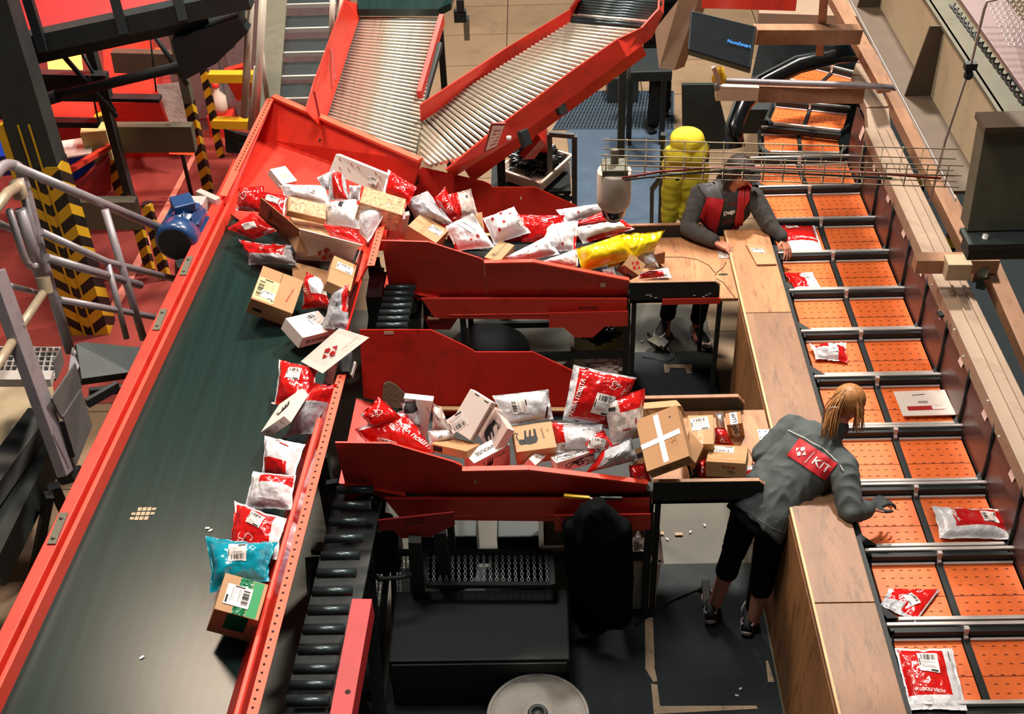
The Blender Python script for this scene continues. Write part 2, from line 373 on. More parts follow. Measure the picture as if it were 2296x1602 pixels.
h_ = MB(); h_.bar(P(606, 222, z=1.73), P(527, 384, z=1.44), .055, .006); a_, b_ = P(606, 222, z=1.734), P(527, 384, z=1.444)
for i in range(24): h_.lathe(a_ + (b_ - a_) * ((i + .5) / 24) + Vector((0, 0, .002)), [(0, .001), (.006, .001), (.006, 0)], 6, mi=1)
h_.bar(P(527, 384, z=1.44), P(500, 440, z=1.36), .06, .008)
h_.build('perforated_strip', ['orange_strip', 'holes'], hp)
for x, y in ((-2.1, 8.45), (-.95, 7.6)):
    h_ = MB(); h_.box((x, y, .68), (.07, .07, 1.36)); h_.build('leg', 'dark_steel', hp)

def on_slope(p, y0, k, z0):   # slide a measured point along its sight line onto the sloping wall plane
    c = Vector((0, 0, HC)); d = p - c; t = 1.0
    for _ in range(25):
        q = c + d * t; yt = y0 + k * (q.z - z0(q.x)); t *= 1 + (yt - q.y) / max(q.y, .1) * .7
    return c + d * t
# ================================================= CHUTES
def chute(yf, dy, lab, top_front, top_back, xl0, notch, back_lip, torn):
    t = E('parcel_chute', (-.3, yf + dy / 2, 0), lab, 'chute', 'red sorting chutes')
    yb = yf + dy
    def zf(x): return 1.055 + max(0, -.62 - x) * .30 - max(0, x) * .01
    z0 = lambda x: 1.08
    fl = MB()
    for a, b in ((xl0, -.62), (-.62, .60)): fl.slab([(a, yf + .02, zf(a)), (b, yf + .02, zf(b)), (b, yb, zf(b)), (a, yb, zf(a))], .02)
    fl.build('chute_bed', 'black', t)
    fl = MB(); fl.slab([(xl0 - .02, yf + .01, zf(xl0) + .012), (xl0 + .34, yf + .01, zf(xl0 + .34) + .004), (xl0 + .22, yb - .02, zf(xl0 + .3) + .004), (xl0 - .0, yb - .02, zf(xl0) + .012)], .006)
    fl.build('entry_plate', 'red', t)
    f = MB(); tf = top_front
    tq = [on_slope(Vector((x, yf, z)), yf + .045, -.19, z0) for x, z in tf]   # flared: the foot stands further in than the top edge
    for a, b in zip(tq[:-1], tq[1:]):
        if b.x - a.x < .01: continue
        f.slab([a, b, (b.x, yf + .052, 1.04), (a.x, yf + .052, 1.04)], -.010)
    f.build('front_wall', 'red', t)
    f = MB()   # folded sill under the front wall
    f.slab([(xl0 + .22, yf + .018, 1.10), (xl0 + .30, yf + .018, .93), (.57, yf + .018, .875), (.57, yf + .018, 1.06)], -.02); f.bar((xl0 + .40, yf + .004, .955), (.57, yf + .004, .945), .02, .012)
    f.build('front_sill', 'red', t, bevel=.003)
    f = MB()
    i0 = notch
    for a, b in zip(tq[i0:-1], tq[i0 + 1:]): f.bar(a - Vector((0, .012, 0)), b - Vector((0, .012, 0)), .035, .012)
    f.build('top_lip', 'red_lip', t)
    bk = MB(); tb_ = [on_slope(P(u, v, y=yb), yb, .34, z0) for u, v in top_back]
    for a, b in zip(tb_[:-1], tb_[1:]): bk.slab([a, (a.x, yb, zf(a.x) + .01), (b.x, yb, zf(b.x) + .01), b], .014); bk.build('back_wall', 'red', t)
    bk = MB(); bk.bar((back_lip[0], yb - .02, back_lip[1]), (back_lip[2], yb - .02, back_lip[3]), .03, .012); bk.bar((back_lip[0], yb - .012, back_lip[1] - .03), (back_lip[2], yb - .012, back_lip[3] - .03), .012, .05, mi=1)
    bk.build('back_lip', ['wood_edge', 'red_dark'], t)
    for x in (.575, -.55):
        for y in (yf + .03, yb - .02):
            l_ = MB(); l_.bar((x, y, 0), (x, y, zf(x) - .03), .04, .04); l_.build('leg', 'black', t)
    MB().bar((-.55, yf + .04, .55), (.575, yf + .04, .55), .03, .05).build('cross_bar', 'black', t); MB().bar((-.55, yb - .02, .3), (.575, yb - .02, .3), .03, .05).build('cross_bar', 'black', t)
    g = MB(); a = .30 if yf > 6 else .26   # guard plate at the right under the wall
    g.slab([(.575, yf - .035, .985), (.575, yf - .035, .86), (.42, yf - .035, .86), (.34, yf - .035, .77), (.22, yf - .035, .77), (.14, yf - .035, .86), (.04, yf - .035, .86), (.04, yf - .035, .985)], .008)
    g.build('guard_plate', 'red', t)
    g = MB(); g.bar((xl0 + .25, yf + .1, 1.08), (.5, yf + .1, .98), .06, .06); g.bar((xl0 + .25, yf + dy - .1, 1.06), (.5, yf + dy - .1, .96), .06, .06); g.build('under_frame', 'black', t)
    m_ = MB(); m_.tube([(xl0 + .12, yf - .02, 1.03), (xl0 + .12, yf + .25, 1.03)], .07, 18); m_.box((xl0 + .13, yf + .05, .90), (.16, .2, .14)); m_.build('gear_motor', 'black_glossy', t)
    return t
ch2 = chute(4.756, .744, 'nearer red sorting chute sliding parcels toward the gloved worker in grey jacket',
    [(-1.12, 1.527), (-.827, 1.514), (-.50, 1.37), (-.455, 1.34), (-.454, 1.325), (-.095, 1.325), (.55, 1.20)],
    [(806, 740), (965, 740), (1040, 775), (1060, 786), (1064, 790), (1195, 790), (1290, 835), (1415, 900)], -1.12, 4, (-.64, 1.122, .56, 1.08), True)
ch1 = chute(6.64, .76, 'farther red sorting chute sliding parcels toward the capped worker',
    [(-1.04, 1.57), (-.737, 1.552), (-.42, 1.42), (-.385, 1.40), (-.38, 1.392), (-.058, 1.39), (.576, 1.225)],
    [(925, 400), (945, 375), (1085, 407), (1100, 414), (1103, 420), (1200, 420), (1300, 465), (1390, 512)], -1.04, 4, (-.68, 1.125, .5, 1.09), False)
for s_, px, py, yy in (('RUN SORT', 1290, 697, 6.60), ('RUN SORT', 900, 1172, 4.72)):
    pass
MB().slab([P(770, 798, z=1.44), P(795, 800, z=1.44), P(796, 822, z=1.44), P(788, 850, z=1.42), P(772, 850, z=1.42), P(762, 820, z=1.42)], .06).build('rubber_corner', 'black', ch2, bevel=.005)
MB().bar(P(788, 845, z=1.43), P(797, 815, z=1.45), .012, .03).build('corner_edge', 'alu', ch2)
# torn padding on chute 2 back wall
pad = [on_slope(P(u, v, y=5.5), 5.455, .34, lambda x: 1.08) for u, v in ((860, 862), (857, 890), (862, 916), (905, 916), (908, 885), (895, 872), (885, 864), (872, 857))]
MB().slab(pad, .02).build('worn_pad', 'tan_fluff', ch2)
# tape bits
for (u, v, yy, w_, h_, tt) in ((872, 747, 5.66, .055, .018, ch2), (1352, 640, 6.62, .035, .03, ch1), (1168, 445, 7.50, .012, .02, ch1)):
    q = P(u, v, y=yy)
    if yy != 6.62: q = on_slope(q, (5.5 if tt is ch2 else 7.4) - .004, .34, lambda x: 1.08)
    MB().box(q, (w_, .002, h_), R=Matrix.Rotation(-.33 if yy != 6.62 else 0, 3, 'X')).build('tape_scrap', 'tape_old', tt)

# ================================================= WORK BENCHES
def bench(yf, yb, xr_, lab, ledge, tt):
    t = E('sorting_bench', (.9, (yf + yb) / 2, 0), lab, 'bench', 'sorting benches')
    z = 1.045
    b = MB(); b.slab([(.58, yf, z), (1.315, yf, z), (1.315, yb, z), (.58, yb, z)], .025); b.build('bench_top', 'plywood', t)
    b = MB()
    b.bar((.59, yf, 1.185 - .0), (.59 + .001, yf, 1.185), .01, .01)
    x1 = xr_
    poly = [(.585, yf, 1.19), (x1 - .04, yf, 1.185), (x1 - .01, yf, 1.17), (x1, yf, 1.14), (x1 + .004, yf, 1.02), (.585, yf, 1.02)]
    b = MB(); b.slab(poly, -.018); b.build('front_panel', 'black', t)
    b = MB(); b.bar((.585, yf + .009, 1.19), (x1 - .03, yf + .009, 1.186), .024, .006); b.bar((x1 - .035, yf + .009, 1.186), (x1 + .002, yf + .009, 1.155), .024, .006); b.build('front_edge', 'timber', t)
    poly = [(.56, yb, 1.15), (x1 - .05, yb, 1.15), (x1 - .015, yb, 1.13), (x1, yb, 1.09), (x1, yb, 1.02), (.56, yb, 1.02)]
    b = MB(); b.slab(poly, -.018); b.build('back_panel', 'black', t)
    b = MB(); b.bar((.56, yb + .009, 1.152), (x1 - .04, yb + .009, 1.152), .026, .008); b.bar((x1 - .04, yb + .009, 1.152), (x1, yb + .009, 1.10), .026, .008); b.build('back_edge', 'timber', t)
    for y in (yf + .03, yb - .03):
        for x in (.62, 1.20):
            l_ = MB(); l_.bar((x, y, 0), (x, y, z - .03), .03, .03); l_.build('leg', 'black', t)
    h = MB(); c = Vector((1.31, yf + .52, z + .003)); h.box(c - Vector((.035, 0, 0)), (.06, .09, .004)); h.box(c + Vector((.035, 0, 0)), (.06, .09, .004)); h.tube([c + Vector((0, -.045, .003)), c + Vector((0, .045, .003))], .006, 8)
    for k in (-.055, -.02, .02, .055):
        for j in (-.025, .025): h.lathe(c + Vector((k, j, .002)), [(0, .0015), (.004, .0015), (.004, 0)], 8, mi=1)
    h.build('hinge', ['alu', 'ink'], t)
    s = MB(); s.ell((1.25, yf + .28, z + .0008), (.035, .012, .001), n=16); s.build('finger_hole', 'ink', t)
    return t
be2 = bench(4.756, 5.50, 1.19, 'black edged sorting bench full of boxes beside the gloved worker', True, 0)
be1 = bench(6.64, 7.40, 1.185, 'black edged sorting bench with bare plywood top beside the capped worker', True, 0)
M('veneer_line', (104, 62, 40), .8)
for pts in ([(1490, 577), (1530, 577), (1565, 583), (1590, 596), (1603, 612)], [(1606, 612), (1622, 600), (1628, 588)], [(1606, 625), (1622, 634), (1638, 655), (1648, 668)], [(1603, 618), (1607, 612)]):
    MB().tube([P(u, v, z=1.0455) for u, v in pts], .0035, 6).build('veneer_crack', 'veneer_line', be1)
for pts in ([(1680, 1010), (1688, 1030), (1686, 1048)], [(1688, 1030), (1700, 1015)]):
    MB().tube([P(u, v, z=1.0455) for u, v in pts], .003, 6).build('veneer_crack', 'veneer_line', be2)
MB().box((1.0, 6.63, 1.035), (.39, .012, .045)).build('red_strip', 'red', be1)
for k, x in enumerate((.70, .73, .76, .72, 1.02, 1.08, 1.12, 1.10)):
    MB().box((x, 6.636, 1.09 - .012 * (k % 3)), (.018, .002, .004)).build('scratch', 'ink_white', be1)
for k, (dx, dy_, rr) in enumerate(((.95, 6.82, .09), (.99, 6.86, .05))):
    pass

# ================================================= WOODEN COUNTER
ct = E('wooden_counter', (1.47, 5.3, 0), 'long waist high plywood counter between the workers and the orange trays', 'counter')
seam = [2.2, P(1890, 1352, z=1.07).y, P(1720, 701, z=1.07).y, 7.45]
for i, (a, b) in enumerate(zip(seam[:-1], seam[1:])):
    p_ = MB(); p_.box((1.4765, (a + b) / 2, 1.055), (.315, abs(b - a) - .006, .03)); p_.build('counter_board', ['plywood', 'plywood', 'plywood'][i] if i == 2 else 'plywood_worn', ct, bevel=.003)
p_ = MB(); p_.box((1.325, 3.75, .52), (.02, 3.1, 1.03)); p_.build('side_panel', 'plywood_side', ct)
p_ = MB(); p_.box((1.325, 6.05, .52), (.02, 1.08, 1.03)); p_.build('side_panel', 'plywood_side', ct)
p_ = MB(); p_.box((1.60, 4.8, .50), (.03, 5.2, 1.0)); p_.build('rear_panel', 'black', ct)
p_ = MB(); p_.box((1.327, 4.8, 1.055), (.012, 5.25, .034)); p_.build('edge_strip', 'wood_edge', ct)
p_ = MB(); p_.box((1.655, 4.9, 1.0), (.035, 5.4, .05)); p_.build('guard_rail', 'black', ct)

# ================================================= TRAY SORTER
TZ = .85
yb_ = [P(2000, v, z=TZ).y for v in (1590, 1400, 1234, 1088, 961, 846, 744, 652, 568, 493)]
yb_ = [2 * yb_[0] - yb_[1], ] + yb_ + [yb_[-1] + .48]
PT = .49
XA, XB, XM = 1.745, 2.50, 2.105
def make_tray():
    t = E('sorter_tray', ((XA + XB) / 2, 0, TZ - .1), 'x', 'tray', 'orange tilt trays on the sorter')
    c = (XA + XB) / 2
    f = MB()
    f.slab([(XA + .04, .028, TZ - .03), (XB - .02, .028, TZ - .03), (XB + .0, .10, TZ - .03), (XB, .44, TZ - .03), (XA - .04, .44, TZ - .03), (XA - .04, .10, TZ - .03)], .05)
    f.slab([(XA + .0, .03, TZ + .008), (XA + .06, .03, TZ + .008), (XA - .03, .11, TZ + .03), (XA - .06, .11, TZ + .03)], .05)
    f.box((XA - .045, .25, TZ - .01), (.03, .40, .06)); 
    f.slab([(XB - .05, .0, TZ + .012), (XB + .0, .0, TZ + .012), (XB + .07, .07, TZ + .05), (XB + .05, .10, TZ + .05), (XB - .02, .035, TZ + .012)], .05)
    f.box((XM, .21, TZ + .002), (.035, .37, .02))
    f.box((c, .405, TZ + .02), (XB - XA + .0, .02, .07)); f.box((c, -.02, TZ - .02), (XB - XA, .05, .04))
    f.build('tray_frame', 'black', t)
    for x0, x1 in ((XA, XM - .022), (XM + .022, XB)):
        p_ = MB(); ch = .05 if x0 == XA else .0
        p_.slab([(x0 + ch, .032, TZ), (x1, .032, TZ), (x1, .375, TZ), (x0, .375, TZ), (x0, .09, TZ)], .02)
        ny, nx = 6, 6
        for j in range(ny):
            yy = .075 + j * .052 + (0.012 if j > 2 else 0)
            if j == 2 and False: continue
            for i in range(nx):
                xx = x0 + .045 + (x1 - x0 - .08) * (i + .15 * (j % 2)) / (nx - .7)
                if xx < x1 - .015: p_.box((xx, yy, TZ + .0006), (.018, .005, .001), mi=1)
        p_.box(((x0 + x1) / 2, .172, TZ + .0004), (x1 - x0 - .002, .004, .001), mi=1)
        p_.build('orange_plate', ['orange_tray', 'slot'], t)
    r = MB(); r.box(((XA + XB) / 2 + .02, .012, TZ + .016), (XB - XA - .06, .024, .03)); r.build('front_rail', 'alu', t, bevel=.006)
    r = MB(); r.box(((XA + XB) / 2 - .005, .445, TZ + .05), (XB - XA + .05, .022, .024)); r.build('rear_rail', 'alu', t, bevel=.006)
    for x0, x1 in ((XA, XM - .022), (XM + .022, XB)):
        r = MB(); r.box(((x0 + x1) / 2, .383, TZ + .008), (x1 - x0, .014, .016)); r.build('inner_rail', 'alu', t, bevel=.003)
    r = MB(); r.box((XM, .405, TZ + .05), (.024, .022, .05)); r.box((XM, .385, TZ + .02), (.02, .02, .02)); r.build('centre_clip', 'alu', t)
    return t
def kids(o): return [x for x in bpy.data.objects if x.parent == o]
tlab = ['nearest orange tray, mostly cut by the bottom edge', 'orange tray holding a flat red and white mailer at the lower right corner', 'orange tray holding a folded triangular red mailer',
 'orange tray with a puffy red mailer in its right half', 'empty orange tray just above the gloved hand', 'orange tray holding the square white envelope', 'orange tray holding a crumpled white and red packet, in line with the ponytail',
 'empty orange tray two above the crumpled packet', 'orange tray holding a small creased red mailer in its left half', 'orange tray with a large red and white bag beside the capped workers hand',
 'empty orange tray beyond the capped workers shoulder', 'farthest straight orange tray, behind the wire basket']
tray0 = make_tray(); tk = kids(tray0)
for i, y in enumerate(yb_):
    if i == 0: t = tray0
    else:
        t = tray0.copy(); C.objects.link(t)
        for ch in tk:
            c = ch.copy(); C.objects.link(c); c.parent = t
    t.location.y = y; nxt = yb_[i + 1] if i + 1 < len(yb_) else y + .46
    t.scale.y = (nxt - y) / PT if i else .95
    t['label'] = tlab[i]
# curved-away trays
for (u, v, rz, z, lab, tl) in ((1800, 348, .12, .87, 'orange tray starting to turn away behind the wire basket', -.02), (1805, 290, .34, .95, 'tilted orange tray in the bend below the conduit', -.03), (1830, 200, .62, 1.05, 'orange tray highest in the bend, partly under the conduit', 0)):
    t = tray0.copy(); C.objects.link(t)
    for ch in tk:
        c = ch.copy(); C.objects.link(c); c.parent = t
    q = P(u, v, z=z); t.location = (q.x, q.y, z - .1); t.rotation_euler = (0, tl, -rz); t.scale = (.80, .85, 1); t['label'] = lab
# side plates with stickers
for i, y in enumerate(yb_[:-1] + [yb_[-1]]):
    t = E('sorter_side_plate', (2.53, y, .8), 'x', 'side plate', 'maroon side plates of the tray sorter')
    L_ = (yb_[i + 1] - y) if i + 1 < len(yb_) else .46
    m_ = MB(); m_.slab([(2.515, y + .03, .84), (2.515, y + L_ - .02, .84), (2.52, y + L_ + .02, 1.08), (2.56, y + L_ + .10, 1.27), (2.56, y + .12, 1.27), (2.52, y + .05, 1.08)], -.008); m_.build('plate', 'maroon', t)
    m_ = MB(); yy = y + .2; m_.slab([(2.527, yy, 1.15), (2.527, yy + .07, 1.15), (2.545, yy + .07, 1.25), (2.545, yy, 1.25)], -.001); m_.build('sticker', 'sticker', t)
    m_ = MB(); m_.tube([(2.51, y + .0, .90), (2.515, y + .01, 1.05), (2.53, y + .06, 1.16), (2.55, y + .11, 1.27)], .014, 8); m_.build('plate_gap', 'black', t)  # black tube drawn for the dark gap between the plates
    t['label'] = 'maroon side plate with white sticker behind the ' + tlab[i].replace('holding ', 'with ')[:90].split(',')[0]
    t['label'] = ' '.join(t['label'].split()[:16])
o = MB().box((2.56, 5.2, .60), (.02, 6.6, .5)).build('sorter_skirt', 'black'); tag(o, 'black sheet skirt under the maroon side plates', 'panel')
o = MB().box((2.1, 5.2, .60), (.6, 6.6, .16)).build('sorter_track', 'black'); tag(o, 'black track frame carrying the orange trays', 'track')
# tan rail
tr = E('tan_guard_rail', (2.62, 5.5, 0), 'long tan painted box rail along the right side of the trays', 'rail')
r = MB(); r.box((2.63, 5.35, 1.245), (.20, 6.3, .11)); r.build('box_rail', 'tan_paint', tr, bevel=.006)
r = MB(); r.box((2.615, 5.35, 1.306), (.012, 6.3, .012)); r.box((2.69, 5.35, 1.306), (.02, 6.3, .01)); r.build('ridge', 'tan_paint', tr)
e0 = Vector((2.63, 8.5, 1.27))
r = MB(); pts = [Vector((2.63, 8.45, 1.25)), P(1965, 250, z=1.36), P(1945, 205, z=1.40), P(1933, 180, z=1.42), P(1942, 155, z=1.44), P(1965, 135, z=1.45)]
for a, b in zip(pts[:-1], pts[1:]): r.bar(a, b, .17, .09)
r.build('bend_rail', 'tan_paint', tr)
for y in (3.6, 5.6, 7.6):
    r = MB(); r.box((2.66, y, .6), (.07, .07, 1.2)); r.build('post', 'olive_steel', tr)
for u, v in ((2070, 612), (2140, 740), (2160, 800), (2215, 900), (2090, 640), (2240, 980)):
    q = P(u, v, z=1.302); MB().lathe(q, [(.008, 0), (.008, .006), (0, .006)], 8).build('screw', 'alu', tr)
MB().box(P(2108, 705, z=1.31), (.03, .05, .02), rz=.2).build('clip', 'gunmetal', tr)
# timber beams right
def single(name, label, cat, mat, mb, bevel=.004, group=None):
    o = mb.build(name, mat, bevel=bevel); tag(o, label, cat, group); return o
cb = E('cross_beam', P(2130, 600, z=1.5) * 1, 'short tan cross beam bolted over the rail at the right', 'beam')
m_ = MB(); m_.bar(P(2050, 590, z=1.48), P(2235, 590, z=1.48), .10, .10); m_.build('beam', 'timber', cb, bevel=.004)
m_ = MB(); m_.bar(P(2118, 600, z=1.50), P(2172, 600, z=1.50), .12, .12); m_.build('clamp_plate', 'beige_paint', cb, bevel=.004)
m_ = MB(); m_.bar(P(2205, 610, z=1.46), P(2200, 640, z=1.0), .06, .06); m_.build('post', 'olive_steel', cb)
single('timber_beam', 'sloping tan beam running down to the right edge past the cross beam', 'beam', 'timber', MB().bar(P(2215, 590, z=1.40), P(2330, 850, z=1.2), .11, .09))
single('timber_beam', 'long tan beam running between the guard rail and the grey girder', 'beam', 'timber', MB().bar(P(2000, 215, z=1.42), P(2205, 620, z=1.25), .13, .10))
single('timber_beam', 'thin rusty tan beam along the upper left edge of the girder', 'beam', 'timber', MB().bar(P(1868, -10, z=1.9), P(1985, 200, z=1.6), .11, .08))
single('timber_beam', 'horizontal tan beam behind the black monitor', 'beam', 'timber', MB().bar(P(1690, 77, z=2.0), P(1925, 77, z=1.9), .12, .12))
single('timber_beam', 'rusty brown cross beam below the pale conduit above the tray bend', 'beam', 'timber', MB().bar(P(1700, 205, z=1.85), P(1935, 208, z=1.85), .12, .12))
single('beam_end', 'pale wrapped end of the rusty cross beam below the yellow connector', 'beam end', 'plastic_cream', MB().bar(P(1604, 205, z=1.85), P(1702, 205, z=1.85), .11, .10))
single('tan_post', 'pair of thin tan posts rising behind the beam right of the monitor', 'post', 'timber', MB().bar(P(1848, -10, z=2.3), P(1838, 120, z=1.6), .06, .05))
# ================================================= GIRDER, PILLAR AND RIGHT UPPER AREA
gd = E('steel_girder', (2.2, 6, 2.5), 'big beige steel girder with dark flange and stiffener plates at upper right', 'girder')
g = MB(); g.slab([(2.11, 5.40, 2.6), (2.27, 5.40, 2.6), (2.27, 9.2, 2.6), (2.11, 9.2, 2.6)], .02); g.build('lower_flange', 'brown_steel', gd)
g = MB(); g.box((2.102, 7.26, 2.594), (.004, 3.88, .022)); g.build('flange_edge', 'alu', gd)
zt = P(2076, 0, x=2.27).z
zt = (P(2076, 0, x=2.27).z + P(2251, 243, x=2.27).z) / 2
g = MB(); g.box((2.275, 7.30, (2.6 + zt) / 2), (.012, 3.80, zt - 2.6)); g.build('web', 'beige_paint', gd)
g = MB(); g.slab([(2.25, 5.40, zt), (2.42, 5.40, zt), (2.42, 9.2, zt), (2.25, 9.2, zt)], .02); g.build('upper_flange', 'olive_steel', gd)
for (u0, v0) in ((2038, 216), (1915, 17)):
    yy = P(u0, v0, z=2.6).y
    g = MB(); g.slab([(2.12, yy, 2.6), (2.27, yy, 2.6), (2.27, yy, zt - .01), (2.19, yy, zt - .01)], .012); g.build('stiffener', 'brown_steel', gd)
pl = E('square_pillar', (2.4, 5.3, 2.45), 'grey square pillar with bolted base plate at the right edge', 'pillar')
q0, q1 = P(2168, 520, x=2.13), P(2209, 288, x=2.13)
g = MB(); g.hexa([(2.13, q0.y, q0.z), (2.9, q0.y, q0.z), (2.9, q0.y + .12, q0.z), (2.13, q0.y + .12, q0.z), (2.13, q1.y, q1.z), (2.9, q1.y, q1.z), (2.9, q1.y + .12, q1.z), (2.13, q1.y + .12, q1.z)])
g.build('shaft', 'olive_steel', pl, bevel=.004)
g = MB(); g.box((2.5, q0.y - .03, q0.z - .02), (.78, .16, .03)); g.box((2.5, q0.y - .02, q0.z - .08), (.74, .12, .08)); g.build('base_plate', 'dark_steel', pl, bevel=.004)
b = P(2207, 540, y=q0.y - .05); g = MB(); g.lathe(b, [(.028, -.02), (.028, .012), (.016, .012), (.016, .035), (0, .035)], 6); g.build('bolt', 'alu', pl)
g = MB(); g.box((2.5, q1.y + .03, q1.z + .015), (.78, .16, .03)); g.build('cap_plate', 'brown_steel', pl)
single('sheet_metal_cladding', 'dull purple brown sheet panel above the girder in the top right corner', 'panel', 'purple_panel',
    MB().slab([P(2140, -10, z=3.5), P(2240, -10, z=3.5), P(2310, 80, z=3.45), P(2310, 235, z=3.4)], .02))
o = MB().slab([(2.75, 2.0, .01), (6.5, 2.0, .01), (6.5, 12, .01), (2.75, 12, .01)], .01).build('dark_floor_plates', 'mat_floor'); tag(o, 'dark floor plates right of the tan guard rail', 'floor plates')  # dark sheet laid over the floor under the beams
for (u, v, lab) in ((2068, 385, 'small yellow and black marker block beside the sloping beam, farther one'), (2137, 522, 'yellow and black marker block left of the pillar base')):
    t = E('marker_block', P(u, v, z=.5), lab, 'marker'); q = P(u, v, z=.9)
    for k in range(4): MB().box((q.x, q.y, .98 - .08 * k), (.07, .05, .08)).build('yellow_band' if k % 2 == 0 else 'black_band', 'yellow_paint' if k % 2 == 0 else 'black', t)
    MB().box((q.x, q.y, .35), (.05, .04, .7)).build('stand', 'black', t)
# wire mesh top right
ms = E('wire_mesh', P(2270, 20, z=3.6), 'curved chain-link wire mesh in the top right corner', 'mesh')
m_ = MB()
for i in range(-2, 9):
    for j in range(0, 12):
        a = P(2240 + i * 14 + j * 5, -8 + j * 10, z=3.6)
        m_.tube([a + Vector((-.013, -.002, 0)), a + Vector((-.008, .012, .006)), a + Vector((.008, .012, 0)), a + Vector((.013, -.002, -.004))], .0022, 5, caps=False)
m_.build('mesh_links', 'alu', ms)
cd = E('twisted_cable', P(2200, 180, z=3.3), 'twisted wire chain lying along the girder top', 'cable')
m_ = MB(); pts = []; a, b = P(2135, 10, z=3.32), P(2300, 235, z=3.32)
for s in (0, math.pi):
    pts = []
    for k in range(90):
        t = k / 89; q = a + (b - a) * t; pts.append(q + Vector((math.cos(t * 60 + s) * .012, 0, math.sin(t * 60 + s) * .012)))
    m_.tube(pts, .006, 6)
m_.build('strand', 'gunmetal', cd)
# threaded rod and clamp
rd = E('hanging_rod', P(2085, 450, z=2.85), 'thin bent metal hanging rod with a small clamp in front of the girder', 'rod')
m_ = MB(); m_.tube([P(2085, 452, z=2.8), P(2120, 315, z=3.15), P(2178, 140, z=3.6), P(2207, 20, z=3.9), P(2214, 3, z=3.95), P(2260, -8, z=4.0)], .006, 8); m_.build('rod', 'alu', rd)
q = P(2176, 148, z=3.58); m_ = MB(); m_.box(q, (.05, .03, .03)); m_.lathe(q - Vector((0, 0, .06)), [(.012, 0), (.02, .01), (.02, .025), (.012, .04)], 10); m_.build('clamp', 'gunmetal', rd)
# wire basket cable tray
bk = E('wire_cable_tray', P(1740, 385, z=3.0), 'thin wire mesh cable tray hanging across in front of the capped worker', 'cable tray')
zb = 3.0
def bp(u, v, z=zb): return P(u, v, z=z)
W = [[(1340, 340), (1500, 346), (1660, 350), (1880, 360), (2140, 376)], [(1340, 372), (1500, 362), (1660, 370), (1880, 372), (2145, 400)],
     [(1345, 392), (1500, 374), (1660, 376), (1880, 384), (2150, 405)], [(1350, 398), (1500, 389), (1700, 385), (1880, 398), (2150, 414)], [(1490, 398), (1700, 402), (1880, 410), (2150, 424)]]
m_ = MB()
a0, a1 = bp(1345, 395), bp(2150, 420)
ax_ = (a1 - a0).normalized(); ay = Vector((-ax_.y, ax_.x, 0)); LL = (a1 - a0).length
secs = [(-.00, .0), (.0, .055), (.0, .11)] ; wires = [(.0, 0), (.05, 0), (.10, 0), (.15, 0), (0, .06), (0, .11), (.15, .06), (.15, .11)]
for dy_, dz in wires: m_.tube([a0 + ay * dy_ + Vector((0, 0, dz)), a1 + ay * dy_ + Vector((0, 0, dz))], .0028, 6)
for k in range(18):
    c = a0 + ax_ * (LL * (k + .3) / 18)
    m_.tube([c + Vector((0, 0, .115)), c + Vector((0, 0, -.003)), c + ay * .15 + Vector((0, 0, -.003)), c + ay * .15 + Vector((0, 0, .115))], .0028, 6)
m_.build('wires', 'tube_tan', bk)
m_ = MB(); m_.tube([bp(1395, 400, 3.02), bp(1480, 385, 3.05), bp(1600, 376, 3.05), bp(1750, 378, 3.03), bp(1900, 384, 3.02), bp(2110, 400, 3.02)], .006, 8); m_.build('cable', 'cable_red', bk)
m_ = MB(); m_.tube([bp(1400, 404, 3.02), bp(1500, 392, 3.04), bp(1640, 382, 3.03), bp(2000, 400, 3.02)], .005, 8); m_.build('cable', 'gunmetal', bk)
# dome camera
dm = E('dome_camera', P(1376, 430, z=2.85), 'cream dome security camera with dark glass hanging from the cable tray', 'camera')
c = P(1376, 463, z=2.80)
m_ = MB(); m_.lathe(c, [(.064, 0), (.078, .02), (.081, .06), (.082, .19), (.078, .20), (.06, .20)], 36); m_.build('housing', 'plastic_cream', dm)
m_ = MB(); m_.lathe(c + Vector((0, 0, .003)), [(0, -.085), (.035, -.075), (.056, -.045), (.064, 0)], 28); m_.build('dome', 'dome', dm)
m_ = MB(); m_.box(c + Vector((0, 0, .21)), (.12, .12, .04)); m_.tube([c + Vector((0, 0, .2)), c + Vector((0, .02, .3))], .02, 10); m_.build('mount', 'olive_steel', dm, bevel=.01)
# conduit + yellow connector
cn = E('pale_conduit', P(1750, 190, z=1.95), 'pale plastic conduit strapped along the cross beam with yellow connector', 'conduit')
m_ = MB(); m_.tube([P(1608, 200, z=1.93), P(1606, 188, z=1.95), P(1622, 181, z=1.95), P(1760, 186, z=1.95), P(1900, 190, z=1.95), P(1965, 194, z=1.95), P(2020, 198, z=1.93)], .022, 12); m_.build('pipe', 'tube_grey', cn)
m_ = MB(); m_.lathe(P(1612, 182, z=1.95), [(.05, 0), (.055, .03), (.03, .07), (.03, .10), (0, .10)], 14); m_.build('connector', 'yellow_paint', cn)
